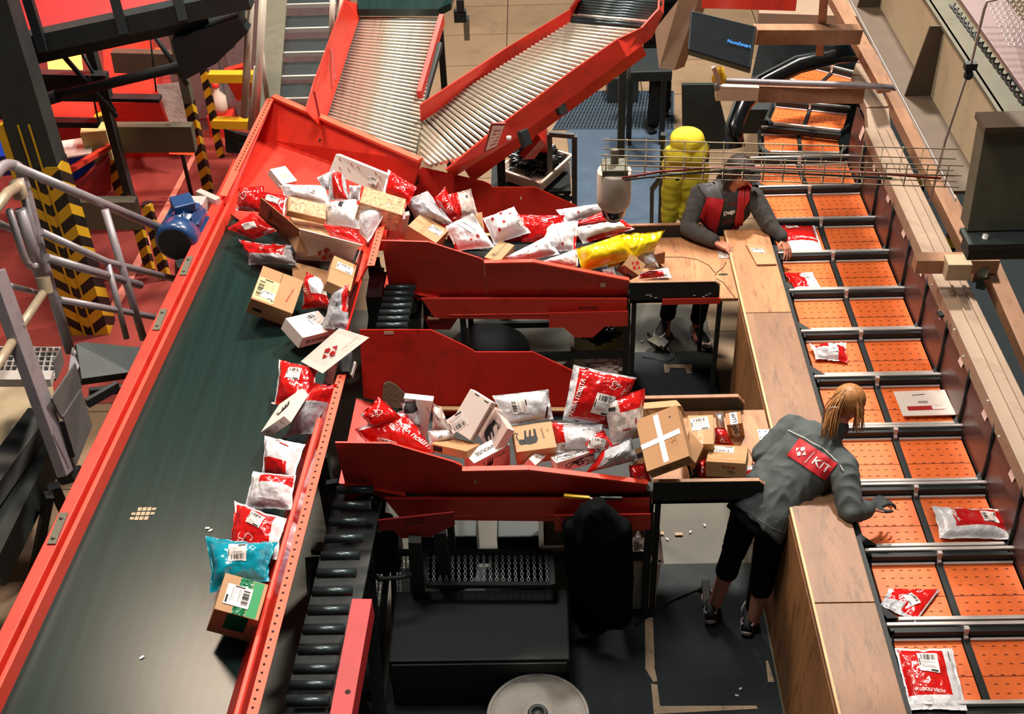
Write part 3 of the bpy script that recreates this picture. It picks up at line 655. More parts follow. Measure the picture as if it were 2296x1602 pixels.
# black curved guard of the bend
CG = E('curved_guard', P(1680, 240, z=.9), 'big black curved guard tube around the tray bend', 'guard')
o = MB().tube([P(1650, 330, z=1.0), P(1645, 285, z=1.15), P(1665, 235, z=1.25), P(1710, 185, z=1.35), P(1790, 145, z=1.45), P(1880, 122, z=1.5), P(1950, 118, z=1.5)], .075, 14).build('guard_tube', 'black_glossy', CG)
o = MB().tube([P(1640, 330, z=1.0), P(1630, 280, z=1.2), P(1650, 225, z=1.32), P(1700, 172, z=1.42), P(1785, 128, z=1.52), P(1930, 104, z=1.56)], .014, 8).build('curved_edge', 'gunmetal', CG)
single('dark_cabinet', 'black open bay below the horizontal tan beam, right of the monitor', 'cabinet', 'black', MB().slab([P(1705, 100, z=.9), P(1935, 100, z=.9), P(1950, 300, z=.55), P(1660, 300, z=.55)], .3))
for k, (a, b_, z_, lab) in enumerate((((1700, 22), (1960, 30), 2.0, 'tan painted wide duct in the upper right background'),)):
    single('tan_duct', lab, 'duct', 'tan_paint', MB().bar(P(a[0], a[1], z=z_ - .5), P(b_[0], b_[1], z=z_ - .5), .42, .12))
single('red_shelf', 'red panel strip at the very top right of the monitor', 'panel', 'red', MB().bar(P(1575, -6, z=2.4), P(1785, 0, z=2.4), .16, .1))
single('tan_column', 'tan vertical column directly left of the black monitor', 'column', 'tan_paint', MB().slab([P(1545, -10, z=2.2), P(1590, -10, z=2.2), P(1535, 150, z=1.6), P(1500, 145, z=1.6), P(1490, 60, z=1.8)], .12))
single('standing_screen', 'grey sheet panel standing behind the yellow jacket', 'panel', 'dark_steel', MB().bar(P(1585, 325, z=.55), P(1585, 325, z=.55) - Vector((0, 0, .55)), .05, .05).slab([P(1528, 185, z=1.1), P(1605, 185, z=1.1), P(1640, 330, z=.5), P(1530, 330, z=.5)], .05))
# monitor
M('screen_dark', (8, 18, 22), .7, spec=.15)
mn = E('wall_monitor', P(1620, 120, z=2.3), 'large tilted black monitor showing small blue text at top right', 'monitor')
A_, B_, D_, C_ = P(1548, 22, z=2.55), P(1697, 58, z=2.62), P(1683, 155, z=2.22), P(1541, 112, z=2.15)
A_, B_, D_, C_ = P(1548, 22, y=7.9), P(1697, 58, y=7.75), P(1683, 155, y=7.55), P(1541, 112, y=7.7)
m_ = MB(); m_.slab([A_, C_, D_, B_], .10); m_.build('casing', 'black', mn, bevel=.01)
cc = (A_ + B_ + C_ + D_) / 4
nn = (C_ - A_).cross(D_ - A_).normalized()
m_ = MB(); m_.slab([p + (cc - p) * .06 + nn * .004 for p in (A_, C_, D_, B_)], .003); m_.build('screen', 'screen_dark', mn)
m_ = MB(); m_.bar(cc - nn * .1, cc - nn * .1 + Vector((.1, .5, -.1)), .06, .06); m_.bar(P(1600, 150, y=7.9), P(1612, 185, y=7.9), .03, .03); m_.build('arm', 'alu', mn)
MON = (A_, B_, C_, D_, nn)
# yellow jacket on a stand
st = E('coat_stand', P(1460, 505, z=0), 'thin black folding stand beside the yellow jacket', 'stand')
base = P(1462, 560, z=0)
m_ = MB(); m_.bar(P(1487, 300, z=1.62), P(1478, 560, z=0), .035, .03); m_.bar(P(1485, 395, z=1.2), P(1462, 425, z=1.0), .03, .03); m_.bar(P(1462, 425, z=1.0), P(1460, 565, z=0), .03, .03); m_.build('frame', 'black', st)

# ================================================= CENTRE TOP: roller conveyors
def roller_conv(name, lab, TL, TR, BL, BR, n, rad, left, right, leftm, grp):
    t = E(name, (TL + TR + BL + BR) / 4 - Vector((0, 0, 1.2)), lab, 'roller conveyor', grp)
    dz = Vector((0, 0, .022)); bm_ = MB()
    for q in range(10):
        a0_, a1_, b0_, b1_ = TL.lerp(BL, q / 10) - dz, TL.lerp(BL, (q + 1) / 10) - dz, TR.lerp(BR, q / 10) - dz, TR.lerp(BR, (q + 1) / 10) - dz
        bm_.slab([a0_, a1_, b1_, b0_], .01)
    bm_.build('gap_backing', 'black', t)  # black sheet added below the rollers to paint the shade in the gaps
    for i in range(n):
        f = (i + .5) / n; a = TL + (BL - TL) * f; b = TR + (BR - TR) * f
        r_ = MB(); r_.tube([a, b], rad, 12)
        r_.build('roller', 'roller' , t)
    return t
TL, TR, BL, BR = P(803, 38, z=1.95), P(985, 40, z=1.95), P(722, 300, z=1.62), P(928, 372, z=1.60)
BED = []
rc = roller_conv('roller_conveyor', 'straight roller conveyor of cream rollers with red sides running up behind the hopper', TL, TR, BL, BR, 40, .0135, None, None, None, 'roller conveyors feeding the hopper')
m_ = MB(); m_.slab([P(770, 0, z=2.2), P(803, 10, z=2.0), P(803, 40, z=1.96), P(722, 290, z=1.64), P(683, 250, z=1.85), P(700, 190, z=1.95)], .012); m_.build('side_wall', 'red', rc)
for (u0, v0, u1, v1) in ((763, 55, 772, 110), (744, 110, 752, 180), (704, 205, 716, 262)):
    m_ = MB(); m_.bar(P(u0, v0, z=2.02), P(u1, v1, z=1.85), .012, .02); m_.build('rib', 'red_dark', rc)
m_ = MB(); m_.bar(P(991, 42, z=1.99), P(941, 215, z=1.78), .035, .09); m_.bar(P(985, 100, z=1.9), P(945, 240, z=1.7), .05, .05, mi=1); m_.build('side_rail', ['red', 'dark_steel'], rc)
m_ = MB(); m_.bar(P(808, 45, z=1.93), P(735, 262, z=1.66), .03, .04); m_.build('roller_rack', 'black', rc)
for p_ in (TL, TR, BL, BR):
    m_ = MB(); m_.box((p_.x, p_.y, (p_.z - .03) / 2), (.05, .05, p_.z - .04)); m_.build('leg', 'dark_steel', rc)
o = MB().slab([P(800, -12, z=2.0), P(1022, -12, z=2.0), P(1012, 22, z=2.0), P(985, 36, z=1.98), P(805, 36, z=1.98)], .06).build('feed_belt', 'belt'); tag(o, 'dark green belt end feeding the straight roller conveyor at the top', 'belt')
TL, TR, BL, BR = P(1277, 52, z=2.35), P(1442, 66, z=2.35), P(944, 290, z=1.66), P(1000, 376, z=1.60)
BL2 = P(942, 350, z=1.62)
r2 = roller_conv('roller_conveyor', 'slanting shiny roller conveyor with red guard walls coming from the upper right', TL, TR, P(948, 262, z=1.68), P(1040, 352, z=1.66), 38, .0145, None, None, None, 'roller conveyors feeding the hopper')
for i in range(7):
    f = i / 7; a = P(944, 268 + 100 * f, z=1.67 - .05 * f); b = P(1036 - 80 * f, 355 + 20 * f, z=1.66 - .05 * f); MB().tube([a, b], .0145, 12).build('roller', 'roller', r2)
TLc, TRc = P(1305, -5, z=2.5), P(1478, -8, z=2.5)
for i in range(10):
    f = i / 10; a = P(1305, -8, z=2.5) + (TL - P(1305, -8, z=2.5)) * f; b = P(1484, 8, z=2.5) + (TR - P(1484, 8, z=2.5)) * f
    MB().tube([a, b], .018, 12).build('roller', 'roller' if i == 7 else 'dark_roller', r2)
def wallpts(top, bot, mat, t, th=.012, nm='side_wall'):
    m_ = MB()
    for i in range(len(top) - 1): m_.slab([top[i], bot[i], bot[i + 1], top[i + 1]], th)
    m_.build(nm, mat, t)
wallpts([P(942, 236, z=1.84), P(1140, 105, z=2.15), P(1280, 20, z=2.45), P(1302, -10, z=2.6)], [P(944, 275, z=1.68), P(1140, 140, z=2.03), P(1278, 52, z=2.35), P(1305, 0, z=2.48)], 'red', r2)
wallpts([P(1000, 382, z=1.68), P(1130, 275, z=1.99), P(1290, 154, z=2.27), P(1385, 88, z=2.41), P(1440, 62, z=2.42), P(1478, 20, z=2.5), P(1480, -10, z=2.55)],
        [P(1020, 396, z=1.50), P(1160, 308, z=1.86), P(1320, 190, z=2.13), P(1405, 128, z=2.28), P(1462, 85, z=2.3), P(1488, 30, z=2.38), P(1490, -10, z=2.4)], 'red', r2)
m_ = MB(); a_, b_ = P(1050, 393, z=1.45), P(1440, 108, z=2.1); m_.bar(a_, b_, .05, .11); m_.build('lower_beam', 'red', r2)
for u, v in ((1170, 292), (1250, 222), (1370, 130)):
    m_ = MB(); m_.bar(P(u, v, z=1.95), P(u + 12, v + 35, z=1.85), .07, .05); m_.build('bracket', 'black', r2, bevel=.006)
for u, v in ((1145, 292), (1203, 245), (1203, 263), (1141, 312)):
    MB().lathe(P(u, v, z=1.88), [(.018, 0), (.018, .02), (0, .02)], 10).build('bolt', 'alu', r2)
m_ = MB(); m_.bar(P(1205, 300, z=1.55), P(1215, 330, z=1.2), .12, .14); m_.slab([P(1165, 345, z=1.4), P(1205, 300, z=1.6), P(1215, 310, z=1.5), P(1190, 345, z=1.3)], .05); m_.build('foot_plate', 'red', r2)
for u, v in ((1120, 330), (1400, 140)):
    q = P(u, v, z=1.6); MB().box((q.x, q.y + .15, .8), (.06, .06, 1.6)).build('leg', 'dark_steel', r2)
sn = E('notice_board', P(1110, 315, z=1.8), 'small white printed notice in a red frame on the slanting conveyor side', 'notice')
q = [P(1103, 277, z=2.10), P(1085, 343, z=1.85), P(1114, 330, z=1.85), P(1134, 277, z=2.08)]
MB().slab(q, .012).build('frame', 'red_dark', sn)
cc = sum(q, Vector()) / 4; nn = (q[1] - q[0]).cross(q[2] - q[0]).normalized()
MB().slab([p + (cc - p) * .15 + nn * .004 for p in q], .003).build('paper', 'paper', sn)
for k in range(5):
    a = q[0] + (q[1] - q[0]) * (.25 + k * .13); b = q[3] + (q[2] - q[3]) * (.25 + k * .13)
    MB().bar(a + (b - a) * .25 + nn * .008, a + (b - a) * .78 + nn * .008, .006, .001, up=nn).build('text_line', 'ink_red', sn)
single('junction_box', 'grey electric box with red switch on a stub post by the feed belt', 'switch box', 'gunmetal', MB().box(P(1032, 35, z=1.9), (.10, .06, .1)).box(P(1032, 10, z=2.0), (.06, .06, .1)).bar(P(1045, 40, z=1.8), P(1047, 85, z=1.3), .05, .05))
# conveyor white tray on a dark trolley with film
tc_ = E('dark_table', P(1200, 400, z=0), 'low dark table carrying the white tray behind the far chute', 'table')
q = P(1190, 395, z=1.05)
MB().box((q.x, q.y, 1.02), (.62, .42, .03)).build('table_top', 'black', tc_)
for dx in (-.28, .28):
    for dy_ in (-.18, .18): MB().box((q.x + dx, q.y + dy_, .5), (.04, .04, 1.0)).build('leg', 'dark_steel', tc_)
wt = E('white_tray', (q.x, q.y, 1.05), 'shallow white plastic tray holding crumpled black film', 'tray')
cs = [P(1192, 322, z=1.17), P(1282, 348, z=1.17), P(1212, 412, z=1.17), P(1116, 378, z=1.17)]
ci = [p + (sum(cs, Vector()) / 4 - p) * .14 - Vector((0, 0, .10)) for p in cs]
m_ = MB()
for i in range(4):
    j = (i + 1) % 4; m_.slab([cs[i], cs[j], ci[j], ci[i]], .008)
m_.slab(ci, -.008); m_.build('tray_body', 'plastic_cream', wt)
m_ = MB()
for i in range(4): m_.bar(cs[i], cs[(i + 1) % 4], .018, .012)
m_.build('rim', 'plastic_cream', wt)
def crumple(name, mat, c, r, seed, label, cat, freq=9, amp=.5):
    bm = bmesh.new(); bmesh.ops.create_icosphere(bm, subdivisions=5, radius=1)
    for v in bm.verts:
        n_ = noise.turbulence(v.co * freq * .25 + Vector((seed, 0, 0)), 4, False)
        v.co = v.co * (1 + amp * (n_ - .5)); v.co = Vector((v.co.x * r[0], v.co.y * r[1], v.co.z * r[2]))
    me = bpy.data.meshes.new(name); bm.to_mesh(me); bm.free(); me.materials.append(MATS[mat])
    for p in me.polygons: p.use_smooth = False
    o = bpy.data.objects.new(name, me); C.objects.link(o); o.location = c; WO[o] = Vector(c); tag(o, label, cat); return o
crumple('crumpled_film', 'black_glossy', P(1196, 362, z=1.14), (.25, .20, .13), 3, 'crumpled glossy black film heaped in the white tray', 'plastic film')
fs = E('metal_frame_stand', P(1260, 380, z=0), 'bare grey metal frame stand in front of the white tray', 'stand')
m_ = MB(); zt_ = 1.45
a, b = P(1232, 300, z=zt_), P(1288, 305, z=zt_)
m_.bar(a, b, .035, .035); m_.bar(a, (a.x, a.y, 0), .04, .04); m_.bar(b, (b.x, b.y, 0), .04, .04); m_.bar((a.x, a.y, .9), (b.x, b.y, .9), .03, .03); m_.bar((a.x, a.y, .3), (b.x, b.y, .3), .03, .03)
m_.build('frame', 'grey_steel', fs)
# blue floor gratings and desk
gr = E('floor_grating', P(1370, 240, z=0), 'ribbed blue grey floor grating lit from beyond, near the walking legs', 'grating')
m_ = MB(); a, b, c_, d_ = P(1290, 205, z=.01), P(1510, 205, z=.01), P(1510, 290, z=.01), P(1240, 290, z=.01)
for k in range(34):
    f = k / 33; m_.bar(a + (b - a) * f, d_ + (c_ - d_) * f, .012, .012)
for k in range(12):
    f = k / 11; m_.bar(a + (d_ - a) * f, b + (c_ - b) * f, .008, .012)
m_.build('bars', 'grate_blue', gr)
MB().slab([a - Vector((0, 0, .004)), b - Vector((0, 0, .004)), c_ - Vector((0, 0, .004)), d_ - Vector((0, 0, .004))], .004).build('pit', 'black', gr)
o = MB().slab([P(1270, 292, z=.008), P(1525, 292, z=.008), P(1500, 560, z=.008), P(1290, 470, z=.008)], .008).build('blue_floor_sheet', 'grate_blue'); tag(o, 'blue grey floor plates between the far chute and the yellow jacket', 'floor plate')
MATS['grate_blue'].node_tree.nodes['Principled BSDF'].inputs['Roughness'].default_value = .6
dk = E('dark_desk', P(1460, 150, z=0), 'dark desk with drawer boxes where a person walks behind', 'desk')
q = P(1455, 145, z=.95); MB().box((q.x, q.y, .95), (.38, .5, .10)).build('desk_top', 'black', dk, bevel=.01)
for dx in (-.15, .17): MB().box((q.x + dx, q.y + .2, .45), (.05, .05, .9)).build('leg', 'black', dk)
single('grey_box', 'grey lidded box on the floor left of the dark desk', 'box', 'gunmetal', MB().box(P(1395, 190, z=.15), (.32, .28, .28)), .01)
M('light_streak', (255, 150, 130), .4)
for nm_, c_ in (('tube_grey', (150, 144, 150)),):
    pass
# ================================================= LEFT: railing, platform, columns, red zone
def RX(u): return -3.12 + (u - 35) / 337 * .5
def RP(u, v): return P(u, v, x=RX(u))
rl = E('tube_railing', P(160, 785, x=-3.0) - Vector((0, 0, .02)), 'grey tube handrail descending from the left edge to the belt rail', 'railing')
def tb(pts, r, nm, mat='tube_grey'):
    MB().tube(pts, r, 14).build(nm, mat, rl)
def sm(pts, n=5):   # rounded path through pixel corners
    out = []
    k = len(pts)
    for i, p in enumerate(pts):
        if i in (0, k - 1): out.append(p); continue
        a = p + (pts[i - 1] - p) * min(.45, .09 / (pts[i - 1] - p).length); b = p + (pts[i + 1] - p) * min(.45, .09 / (pts[i + 1] - p).length)
        for j in range(n + 1):
            t = j / n; out.append(a * (1 - t) ** 2 + p * 2 * t * (1 - t) + b * t * t)
    return out
tb([RP(30, 372), RP(372, 517)], .030, 'top_rail')
tb([RP(92, 520), RP(240, 588), RP(400, 628)], .024, 'middle_rail')
tb([RP(104, 578), RP(315, 640)], .028, 'middle_rail')
tb([RP(133, 672), RP(360, 714)], .022, 'lower_rail')
tb([RP(235, 470), RP(322, 762)], .026, 'post')
tb([RP(240, 585), RP(284, 760)], .020, 'post')
tb(sm([P(-25, 410, x=-3.16), P(8, 368, x=-3.16), P(42, 372, x=-3.12), P(52, 400, x=-3.12), P(100, 600, x=-3.08), P(158, 790, x=-3.02)]), .034, 'corner_post')
tb(sm([P(20, 470, x=-3.12), P(58, 590, x=-3.1), P(80, 605, x=-3.08), P(82, 560, x=-3.08), P(45, 400, x=-3.1)]), .022, 'bent_loop')
tb([P(45, 470, x=-3.1), P(90, 620, x=-3.08)], .034, 'corner_post')
tb([P(-15, 475, x=-3.0), P(18, 432, x=-3.06), P(42, 418, x=-3.1), P(52, 440, x=-3.12)], .032, 'cross_rail', 'tube_tan')
tb([P(105, 645, x=-3.05), P(75, 690, x=-2.98), P(45, 735, x=-2.92)], .026, 'cross_rail', 'tube_tan')
tb([P(35, 755, x=-2.95), P(-15, 835, x=-2.82)], .026, 'cross_rail', 'tube_tan')
tb([P(-5, 500, x=-3.3), P(50, 525, x=-3.25)], .022, 'middle_rail'); tb([P(20, 640, x=-3.2), P(95, 660, x=-3.15)], .018, 'lower_rail')
m_ = MB(); m_.lathe(RP(100, 640) , [(.042, -.05), (.042, .05)], 16, axis=(RP(100, 640) - RP(95, 620))); m_.build('fitting', 'tube_tan', rl)
m_ = MB(); m_.lathe(P(42, 425, x=-3.1), [(.044, -.05), (.044, .05), (0, .05)], 16, axis=(P(42, 425, x=-3.1) - P(50, 450, x=-3.1))); m_.build('fitting', 'tube_tan', rl)
# near flat post and bracket plates
np_ = E('angled_steel_post', P(150, 1060, x=-2.75), 'broad grey angled steel stanchion leaning across the left edge', 'stanchion')
MB().bar(P(-12, 610, x=-3.0), P(150, 1060, x=-2.75), .15, .06, up=(1, 0, 0)).build('stanchion', 'tube_grey', np_, bevel=.004)
m_ = MB(); m_.slab([P(112, 895, x=-2.78), P(165, 815, x=-2.80), P(180, 870, x=-2.8), P(135, 940, x=-2.76)], .012)
m_.slab([P(138, 935, x=-2.75), P(178, 875, x=-2.78), P(203, 955, x=-2.74), P(165, 1050, x=-2.72)], .012)
m_.slab([P(118, 808, x=-2.82), P(133, 782, x=-2.84), P(140, 815, x=-2.82), P(125, 850, x=-2.80)], .012)
m_.build('gusset_plate', 'grey_steel', np_)
m_ = MB(); m_.bar(P(138, 945, x=-2.72), P(162, 1025, x=-2.70), .03, .02); m_.build('slot', 'black', np_)
# platform beam
pf = E('platform', P(230, 820, x=-2.8), 'dark platform beam with pale grating joining the belt side', 'platform')
MB().slab([P(165, 786, x=-2.95), P(185, 783, x=-2.9), P(318, 795, x=-2.62), P(318, 800, x=-2.62), P(285, 850, x=-2.62), P(178, 865, x=-2.85)], .06).build('beam', 'dark_steel', pf)
MB().slab([P(160, 786, x=-2.98), P(200, 784, x=-2.9), P(165, 850, x=-2.85), P(150, 850, x=-2.88)], .02).build('bracket', 'tube_grey', pf)
MB().lathe(P(172, 793, x=-2.92), [(.025, 0), (.025, .02), (0, .025)], 10).build('bolt', 'alu', pf)
MB().bar(P(195, 905, x=-2.8), P(265, 865, x=-2.65), .03, .06).bar(P(200, 880, x=-2.8), P(280, 872, x=-2.62), .03, .05).build('under_beam', 'dark_steel', pf)
m_ = MB(); a, b, c_, d_ = P(-30, 780, x=-3.6), P(135, 782, x=-3.1), P(122, 846, x=-2.95), P(-50, 846, x=-3.45)
for k in range(13): f = k / 12; m_.bar(a + (b - a) * f, d_ + (c_ - d_) * f, .008, .02)
for k in range(7): f = k / 6; m_.bar(a + (d_ - a) * f, b + (c_ - b) * f, .008, .02)
m_.build('grating', 'alu', pf); dz = Vector((0, 0, .03)); MB().slab([a - dz, b - dz, c_ - dz, d_ - dz], .01).build('dark_backing', 'black', pf)  # black sheet stands in for the darkness below the grating
MB().slab([P(-60, 849, x=-3.45), P(122, 849, x=-2.95), P(116, 868, x=-2.93), P(-70, 868, x=-3.43)], .05).build('nosing', 'alu', pf)
o = MB().slab([P(-150, 868, z=.62), P(118, 866, z=.62), P(128, 900, z=.62), P(0, 1085, z=.62), P(-150, 1120, z=.62)], .05).build('speckled_slab', 'beige_paint'); tag(o, 'pale speckled slab at the left edge below the platform grating', 'slab')
o = MB().bar(P(95, 935, z=.75), P(-60, 1150, z=.75), .16, .14).build('slab_edge_beam', 'grey_steel', bevel=.005); tag(o, 'grey channel beam along the slab edge', 'beam')
o = MB().bar(P(110, 985, z=.6), P(-40, 1290, z=.5), .22, .2).build('lower_dark_beam', 'dark_steel'); tag(o, 'dark steel beam in shade left of the belt', 'beam')
o = MB().bar(P(142, 1070, z=.9), P(175, 1062, z=.98), .09, .06).build('square_socket', 'black', bevel=.003); tag(o, 'small square tube end beside the belt rail', 'tube end')
for (a, b) in (((110, 1110), (75, 1290)), ((120, 1090), (160, 1180))):
    o = MB().bar(P(a[0], a[1], z=.6), P(b[0], b[1], z=.0), .07, .05).build('brace', 'black'); tag(o, {110: 'long black leg below the square tube end', 120: 'short black brace below the square tube end'}[a[0]], 'brace')
# striped big column
def striped(mat, per, ang=0, c1=(226, 176, 30), c2=(20, 20, 22)):
    m = bpy.data.materials.new(mat); m.use_nodes = True; nt = m.node_tree; N = nt.nodes.new; L = nt.links.new; b = nt.nodes['Principled BSDF']; b.inputs['Roughness'].default_value = .5
    tc = N('ShaderNodeTexCoord'); sp = N('ShaderNodeSeparateXYZ'); L(tc.outputs['Object'], sp.inputs[0])
    ab = N('ShaderNodeMath'); ab.operation = 'ABSOLUTE' if ang == 'v' else 'MULTIPLY'; L(sp.outputs[0], ab.inputs[0]); ab.inputs[1].default_value = 1
    mu = N('ShaderNodeMath'); mu.operation = 'MULTIPLY'; L(ab.outputs[0], mu.inputs[0]); mu.inputs[1].default_value = -.8 if ang != 'r' else .8
    ad = N('ShaderNodeMath'); L(mu.outputs[0], ad.inputs[0]); L(sp.outputs[2], ad.inputs[1])
    y_ = N('ShaderNodeMath'); y_.operation = 'MULTIPLY_ADD'; L(sp.outputs[1], y_.inputs[0]); y_.inputs[1].default_value = .8; L(ad.outputs[0], y_.inputs[2])
    dv = N('ShaderNodeMath'); dv.operation = 'DIVIDE'; L(y_.outputs[0], dv.inputs[0]); dv.inputs[1].default_value = per
    fr_ = N('ShaderNodeMath'); fr_.operation = 'FRACT'; L(dv.outputs[0], fr_.inputs[0])
    gt = N('ShaderNodeMath'); gt.operation = 'GREATER_THAN'; L(fr_.outputs[0], gt.inputs[0]); gt.inputs[1].default_value = .5
    mx = N('ShaderNodeMix'); mx.data_type = 'RGBA'; L(gt.outputs[0], mx.inputs[0]); mx.inputs[6].default_value = (*lin(c1), 1); mx.inputs[7].default_value = (*lin(c2), 1)
    L(mx.outputs[2], b.inputs['Base Color']); MATS[mat] = m
striped('stripe_v', .19, 'v'); striped('stripe', .16)
def column(u0, u1, v, y, z0, z1, d, mat, name, label, cat='column', top=None, extra=None):
    a, b = P(u0, v, y=y), P(u1, v, y=y); w_ = b.x - a.x; cx = (a.x + b.x) / 2
    t = E(name, (cx, y, z0), label, cat)
    MB().box((cx, y + d / 2, (z0 + z1) / 2), (w_, d, z1 - z0)).build('shaft', mat, t, bevel=.004)
    if top: MB().box((cx, y + d / 2, (z1 + top) / 2), (w_ * .96, d * .96, top - z1)).build('upper_shaft', 'dark_steel', t)
    if extra: extra(t, cx, w_, y)
    return t
def ribs(t, cx, w_, y):
    MB().box((cx - w_ * .14, y - .008, .95), (.012, .012, 1.9)).box((cx + w_ * .12, y - .008, .95), (.012, .012, 1.9)).build('rib', 'yellow_paint', t)
    MB().box((cx - w_ / 2 - .03, y + .02, .95), (.05, .05, 1.9)).build('edge_guard', 'yellow_paint', t)
column(118, 205, 620, 7.75, 0, 1.55, .20, 'stripe_v', 'hazard_striped_column', 'thick column with black and yellow chevrons behind the handrail', top=3.6, extra=ribs)
column(240, 258, 300, 9.3, 0, .0001 + 3.4, .10, 'dark_steel', 'dark_post', 'slim dark steel post crossing the red lit area', 'post')
column(404, 424, 200, 9.9, .95, 3.0, .10, 'olive_steel', 'steel_post', 'olive steel post with hazard striped foot left of the motor', 'post')
column(404, 424, 200, 9.9, 0, .95, .11, 'stripe', 'striped_post', 'hazard striped lower post just above the blue motor', 'post')
column(247, 270, 400, 9.6, 0, 1.0, .10, 'stripe', 'striped_post', 'hazard striped post behind the slim dark post', 'post')
column(300, 320, 520, 8.6, 0, .75, .08, 'stripe', 'striped_post', 'short hazard striped leg left of the motor, nearer the handrail', 'post')
column(336, 356, 540, 8.5, 0, .75, .08, 'stripe', 'striped_post', 'short hazard striped leg directly left of the motor', 'post')
column(457, 472, 210, 10.6, 0, 1.35, .07, 'stripe', 'striped_post', 'slim hazard striped frame post right of the olive post', 'post')
column(500, 513, 190, 11.3, 0, 1.3, .07, 'stripe', 'striped_post', 'slim hazard striped frame post in front of the grey cabinet', 'post')
for (a, b, y, mat, w_, lab) in (((470, 172), (570, 172), 10.6, 'yellow_paint', .09, 'upper yellow barrier rail near the stairs'), ((480, 275), (575, 277), 10.6, 'yellow_paint', .09, 'lower yellow barrier rail near the stairs'), ((495, 128), (590, 132), 11.6, 'yellow_paint', .07, 'yellow barrier rail farthest back by the stairs'),
        ((600, 185), (700, 186), 11.5, 'yellow_paint', .05, 'thin yellow rail behind the stair treads'),
        ((255, 308), (436, 308), 9.7, 'olive_steel', .26, 'olive steel cross beam over the striped posts'), ((100, 478), (312, 478), 8.3, 'olive_steel', .26, 'olive steel cross beam behind the handrail'),
        ((255, 136), (402, 140), 10.3, 'brown_steel', .20, 'brown cross beam above the red lit bins'), ((80, 188), (245, 192), 9.2, 'dark_steel', .22, 'dark cross beam at the upper left'),
        ((110, 274), (222, 276), 9.2, 'black', .05, 'thin black bar below the upper left cross beam'), ((110, 217), (360, 221), 9.4, 'black', .035, 'thin black bar crossing the red glow')):
    o = MB().bar(P(a[0], a[1], y=y), P(b[0], b[1], y=y), .10, w_).build('cross_beam', mat, bevel=.003); tag(o, lab, 'beam')
for (a, b, y, r, lab) in (((120, 100), (262, 262), 9.1, .022, 'diagonal black brace left of the slim dark post'), ((330, 55), (420, 190), 9.7, .022, 'diagonal black brace right of the slim dark post'), ((170, 95), (258, 250), 9.2, .015, 'second thin diagonal black brace'),
        ((0, 255), (130, 215), 9.0, .055, 'black corrugated cable chain at the left edge'), ((130, 215), (420, 145), 9.0, .045, 'black cable chain crossing in front of the red glow'), ((420, 150), (520, 95), 9.0, .045, 'black cable chain end near the stairs'), ((335, 65), (350, 205), 9.6, .008, 'thin hanging wire in the red glow'), ((200, 170), (220, 270), 9.1, .008, 'thin hanging rod at the upper left')):
    o = MB().tube([P(a[0], a[1], y=y), P(b[0], b[1], y=y)], r, 8).build('brace', 'black'); tag(o, lab, 'brace')
column(38, 92, 300, 8.2, 0, 3.0, .2, 'dark_steel', 'dark_machine_column', 'wide dark steel column at the far left edge')
column(88, 112, 330, 8.6, 0, 3.0, .2, 'olive_steel', 'channel_post', 'olive channel post right of the wide dark column', 'post')
# red overhead chute at top left
oc = E('overhead_red_chute', P(250, 60, y=8.8), 'big red overhead chute with dark beam and straps at the top left', 'chute')
MB().slab([P(-40, 100, y=8.6), P(-40, -60, y=9.2), P(540, -60, y=9.2), P(535, -10, y=8.8)], .04).build('chute_plate', 'red_deep', oc)
MB().slab([P(-30, 12, y=8.55), P(42, 10, y=8.55), P(46, 78, y=8.52), P(-30, 90, y=8.5)], .02).build('ribbed_panel', 'red_dark', oc)
MB().bar(P(-40, 118, y=8.5), P(560, -8, y=8.5), .14, .14).build('beam', 'gunmetal', oc)
MB().bar(P(-40, 150, y=8.6), P(470, 40, y=8.6), .10, .10).build('lower_beam', 'dark_steel', oc)
for a, b in (((60, -10), (98, 115)), ((255, -10), (277, 75)), ((396, -10), (410, 45))):
    MB().bar(P(a[0], a[1], y=8.45), P(b[0], b[1], y=8.4), .07, .05).build('strap', 'black', oc)
o = MB().slab([P(400, 60, y=8.7), P(545, 10, y=8.7), P(570, 40, y=8.7), P(500, 110, y=8.7), P(425, 150, y=8.7)], .25).build('cable_bundle_box', 'black'); tag(o, 'dark machinery box with cable bundle between red chute and stairs', 'machine')
# red lit things
def rb(pts, y, th, mat, name, lab, cat):
    o = MB().slab([P(u, v, y=y) for u, v in pts], th).build(name, mat); tag(o, lab, cat); return o
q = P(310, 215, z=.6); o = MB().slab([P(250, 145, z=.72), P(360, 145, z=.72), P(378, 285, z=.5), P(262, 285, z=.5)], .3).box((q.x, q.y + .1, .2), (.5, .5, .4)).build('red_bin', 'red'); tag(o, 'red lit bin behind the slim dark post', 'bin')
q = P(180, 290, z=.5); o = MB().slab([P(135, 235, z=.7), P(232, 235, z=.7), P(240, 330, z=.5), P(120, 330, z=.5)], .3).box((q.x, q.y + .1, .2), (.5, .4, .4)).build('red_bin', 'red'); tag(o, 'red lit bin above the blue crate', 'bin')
o = MB().slab([P(350, 190, z=.9), P(402, 185, z=.9), P(430, 285, z=.5), P(385, 285, z=.5)], .02).build('plastic_sheet', 'clear_bag'); tag(o, 'brownish hanging plastic sheet in the red glow', 'sheet')
o = MB().slab([P(128, 440, z=.55), P(242, 345, z=.75), P(246, 420, z=.4), P(175, 490, z=.1)], .03).build('red_chute', 'red_dark'); tag(o, 'dark red sloping chute side below the blue crate', 'panel')
o = MB().bar(P(140, 392, z=.80), P(247, 327, z=.80), .05, .04).build('red_ledge', 'red_lip'); tag(o, 'bright orange red ledge under the blue crate', 'ledge')
bb = E('blue_crate', P(155, 360, z=.65), 'blue plastic crate with white rim in the red lit area', 'crate')
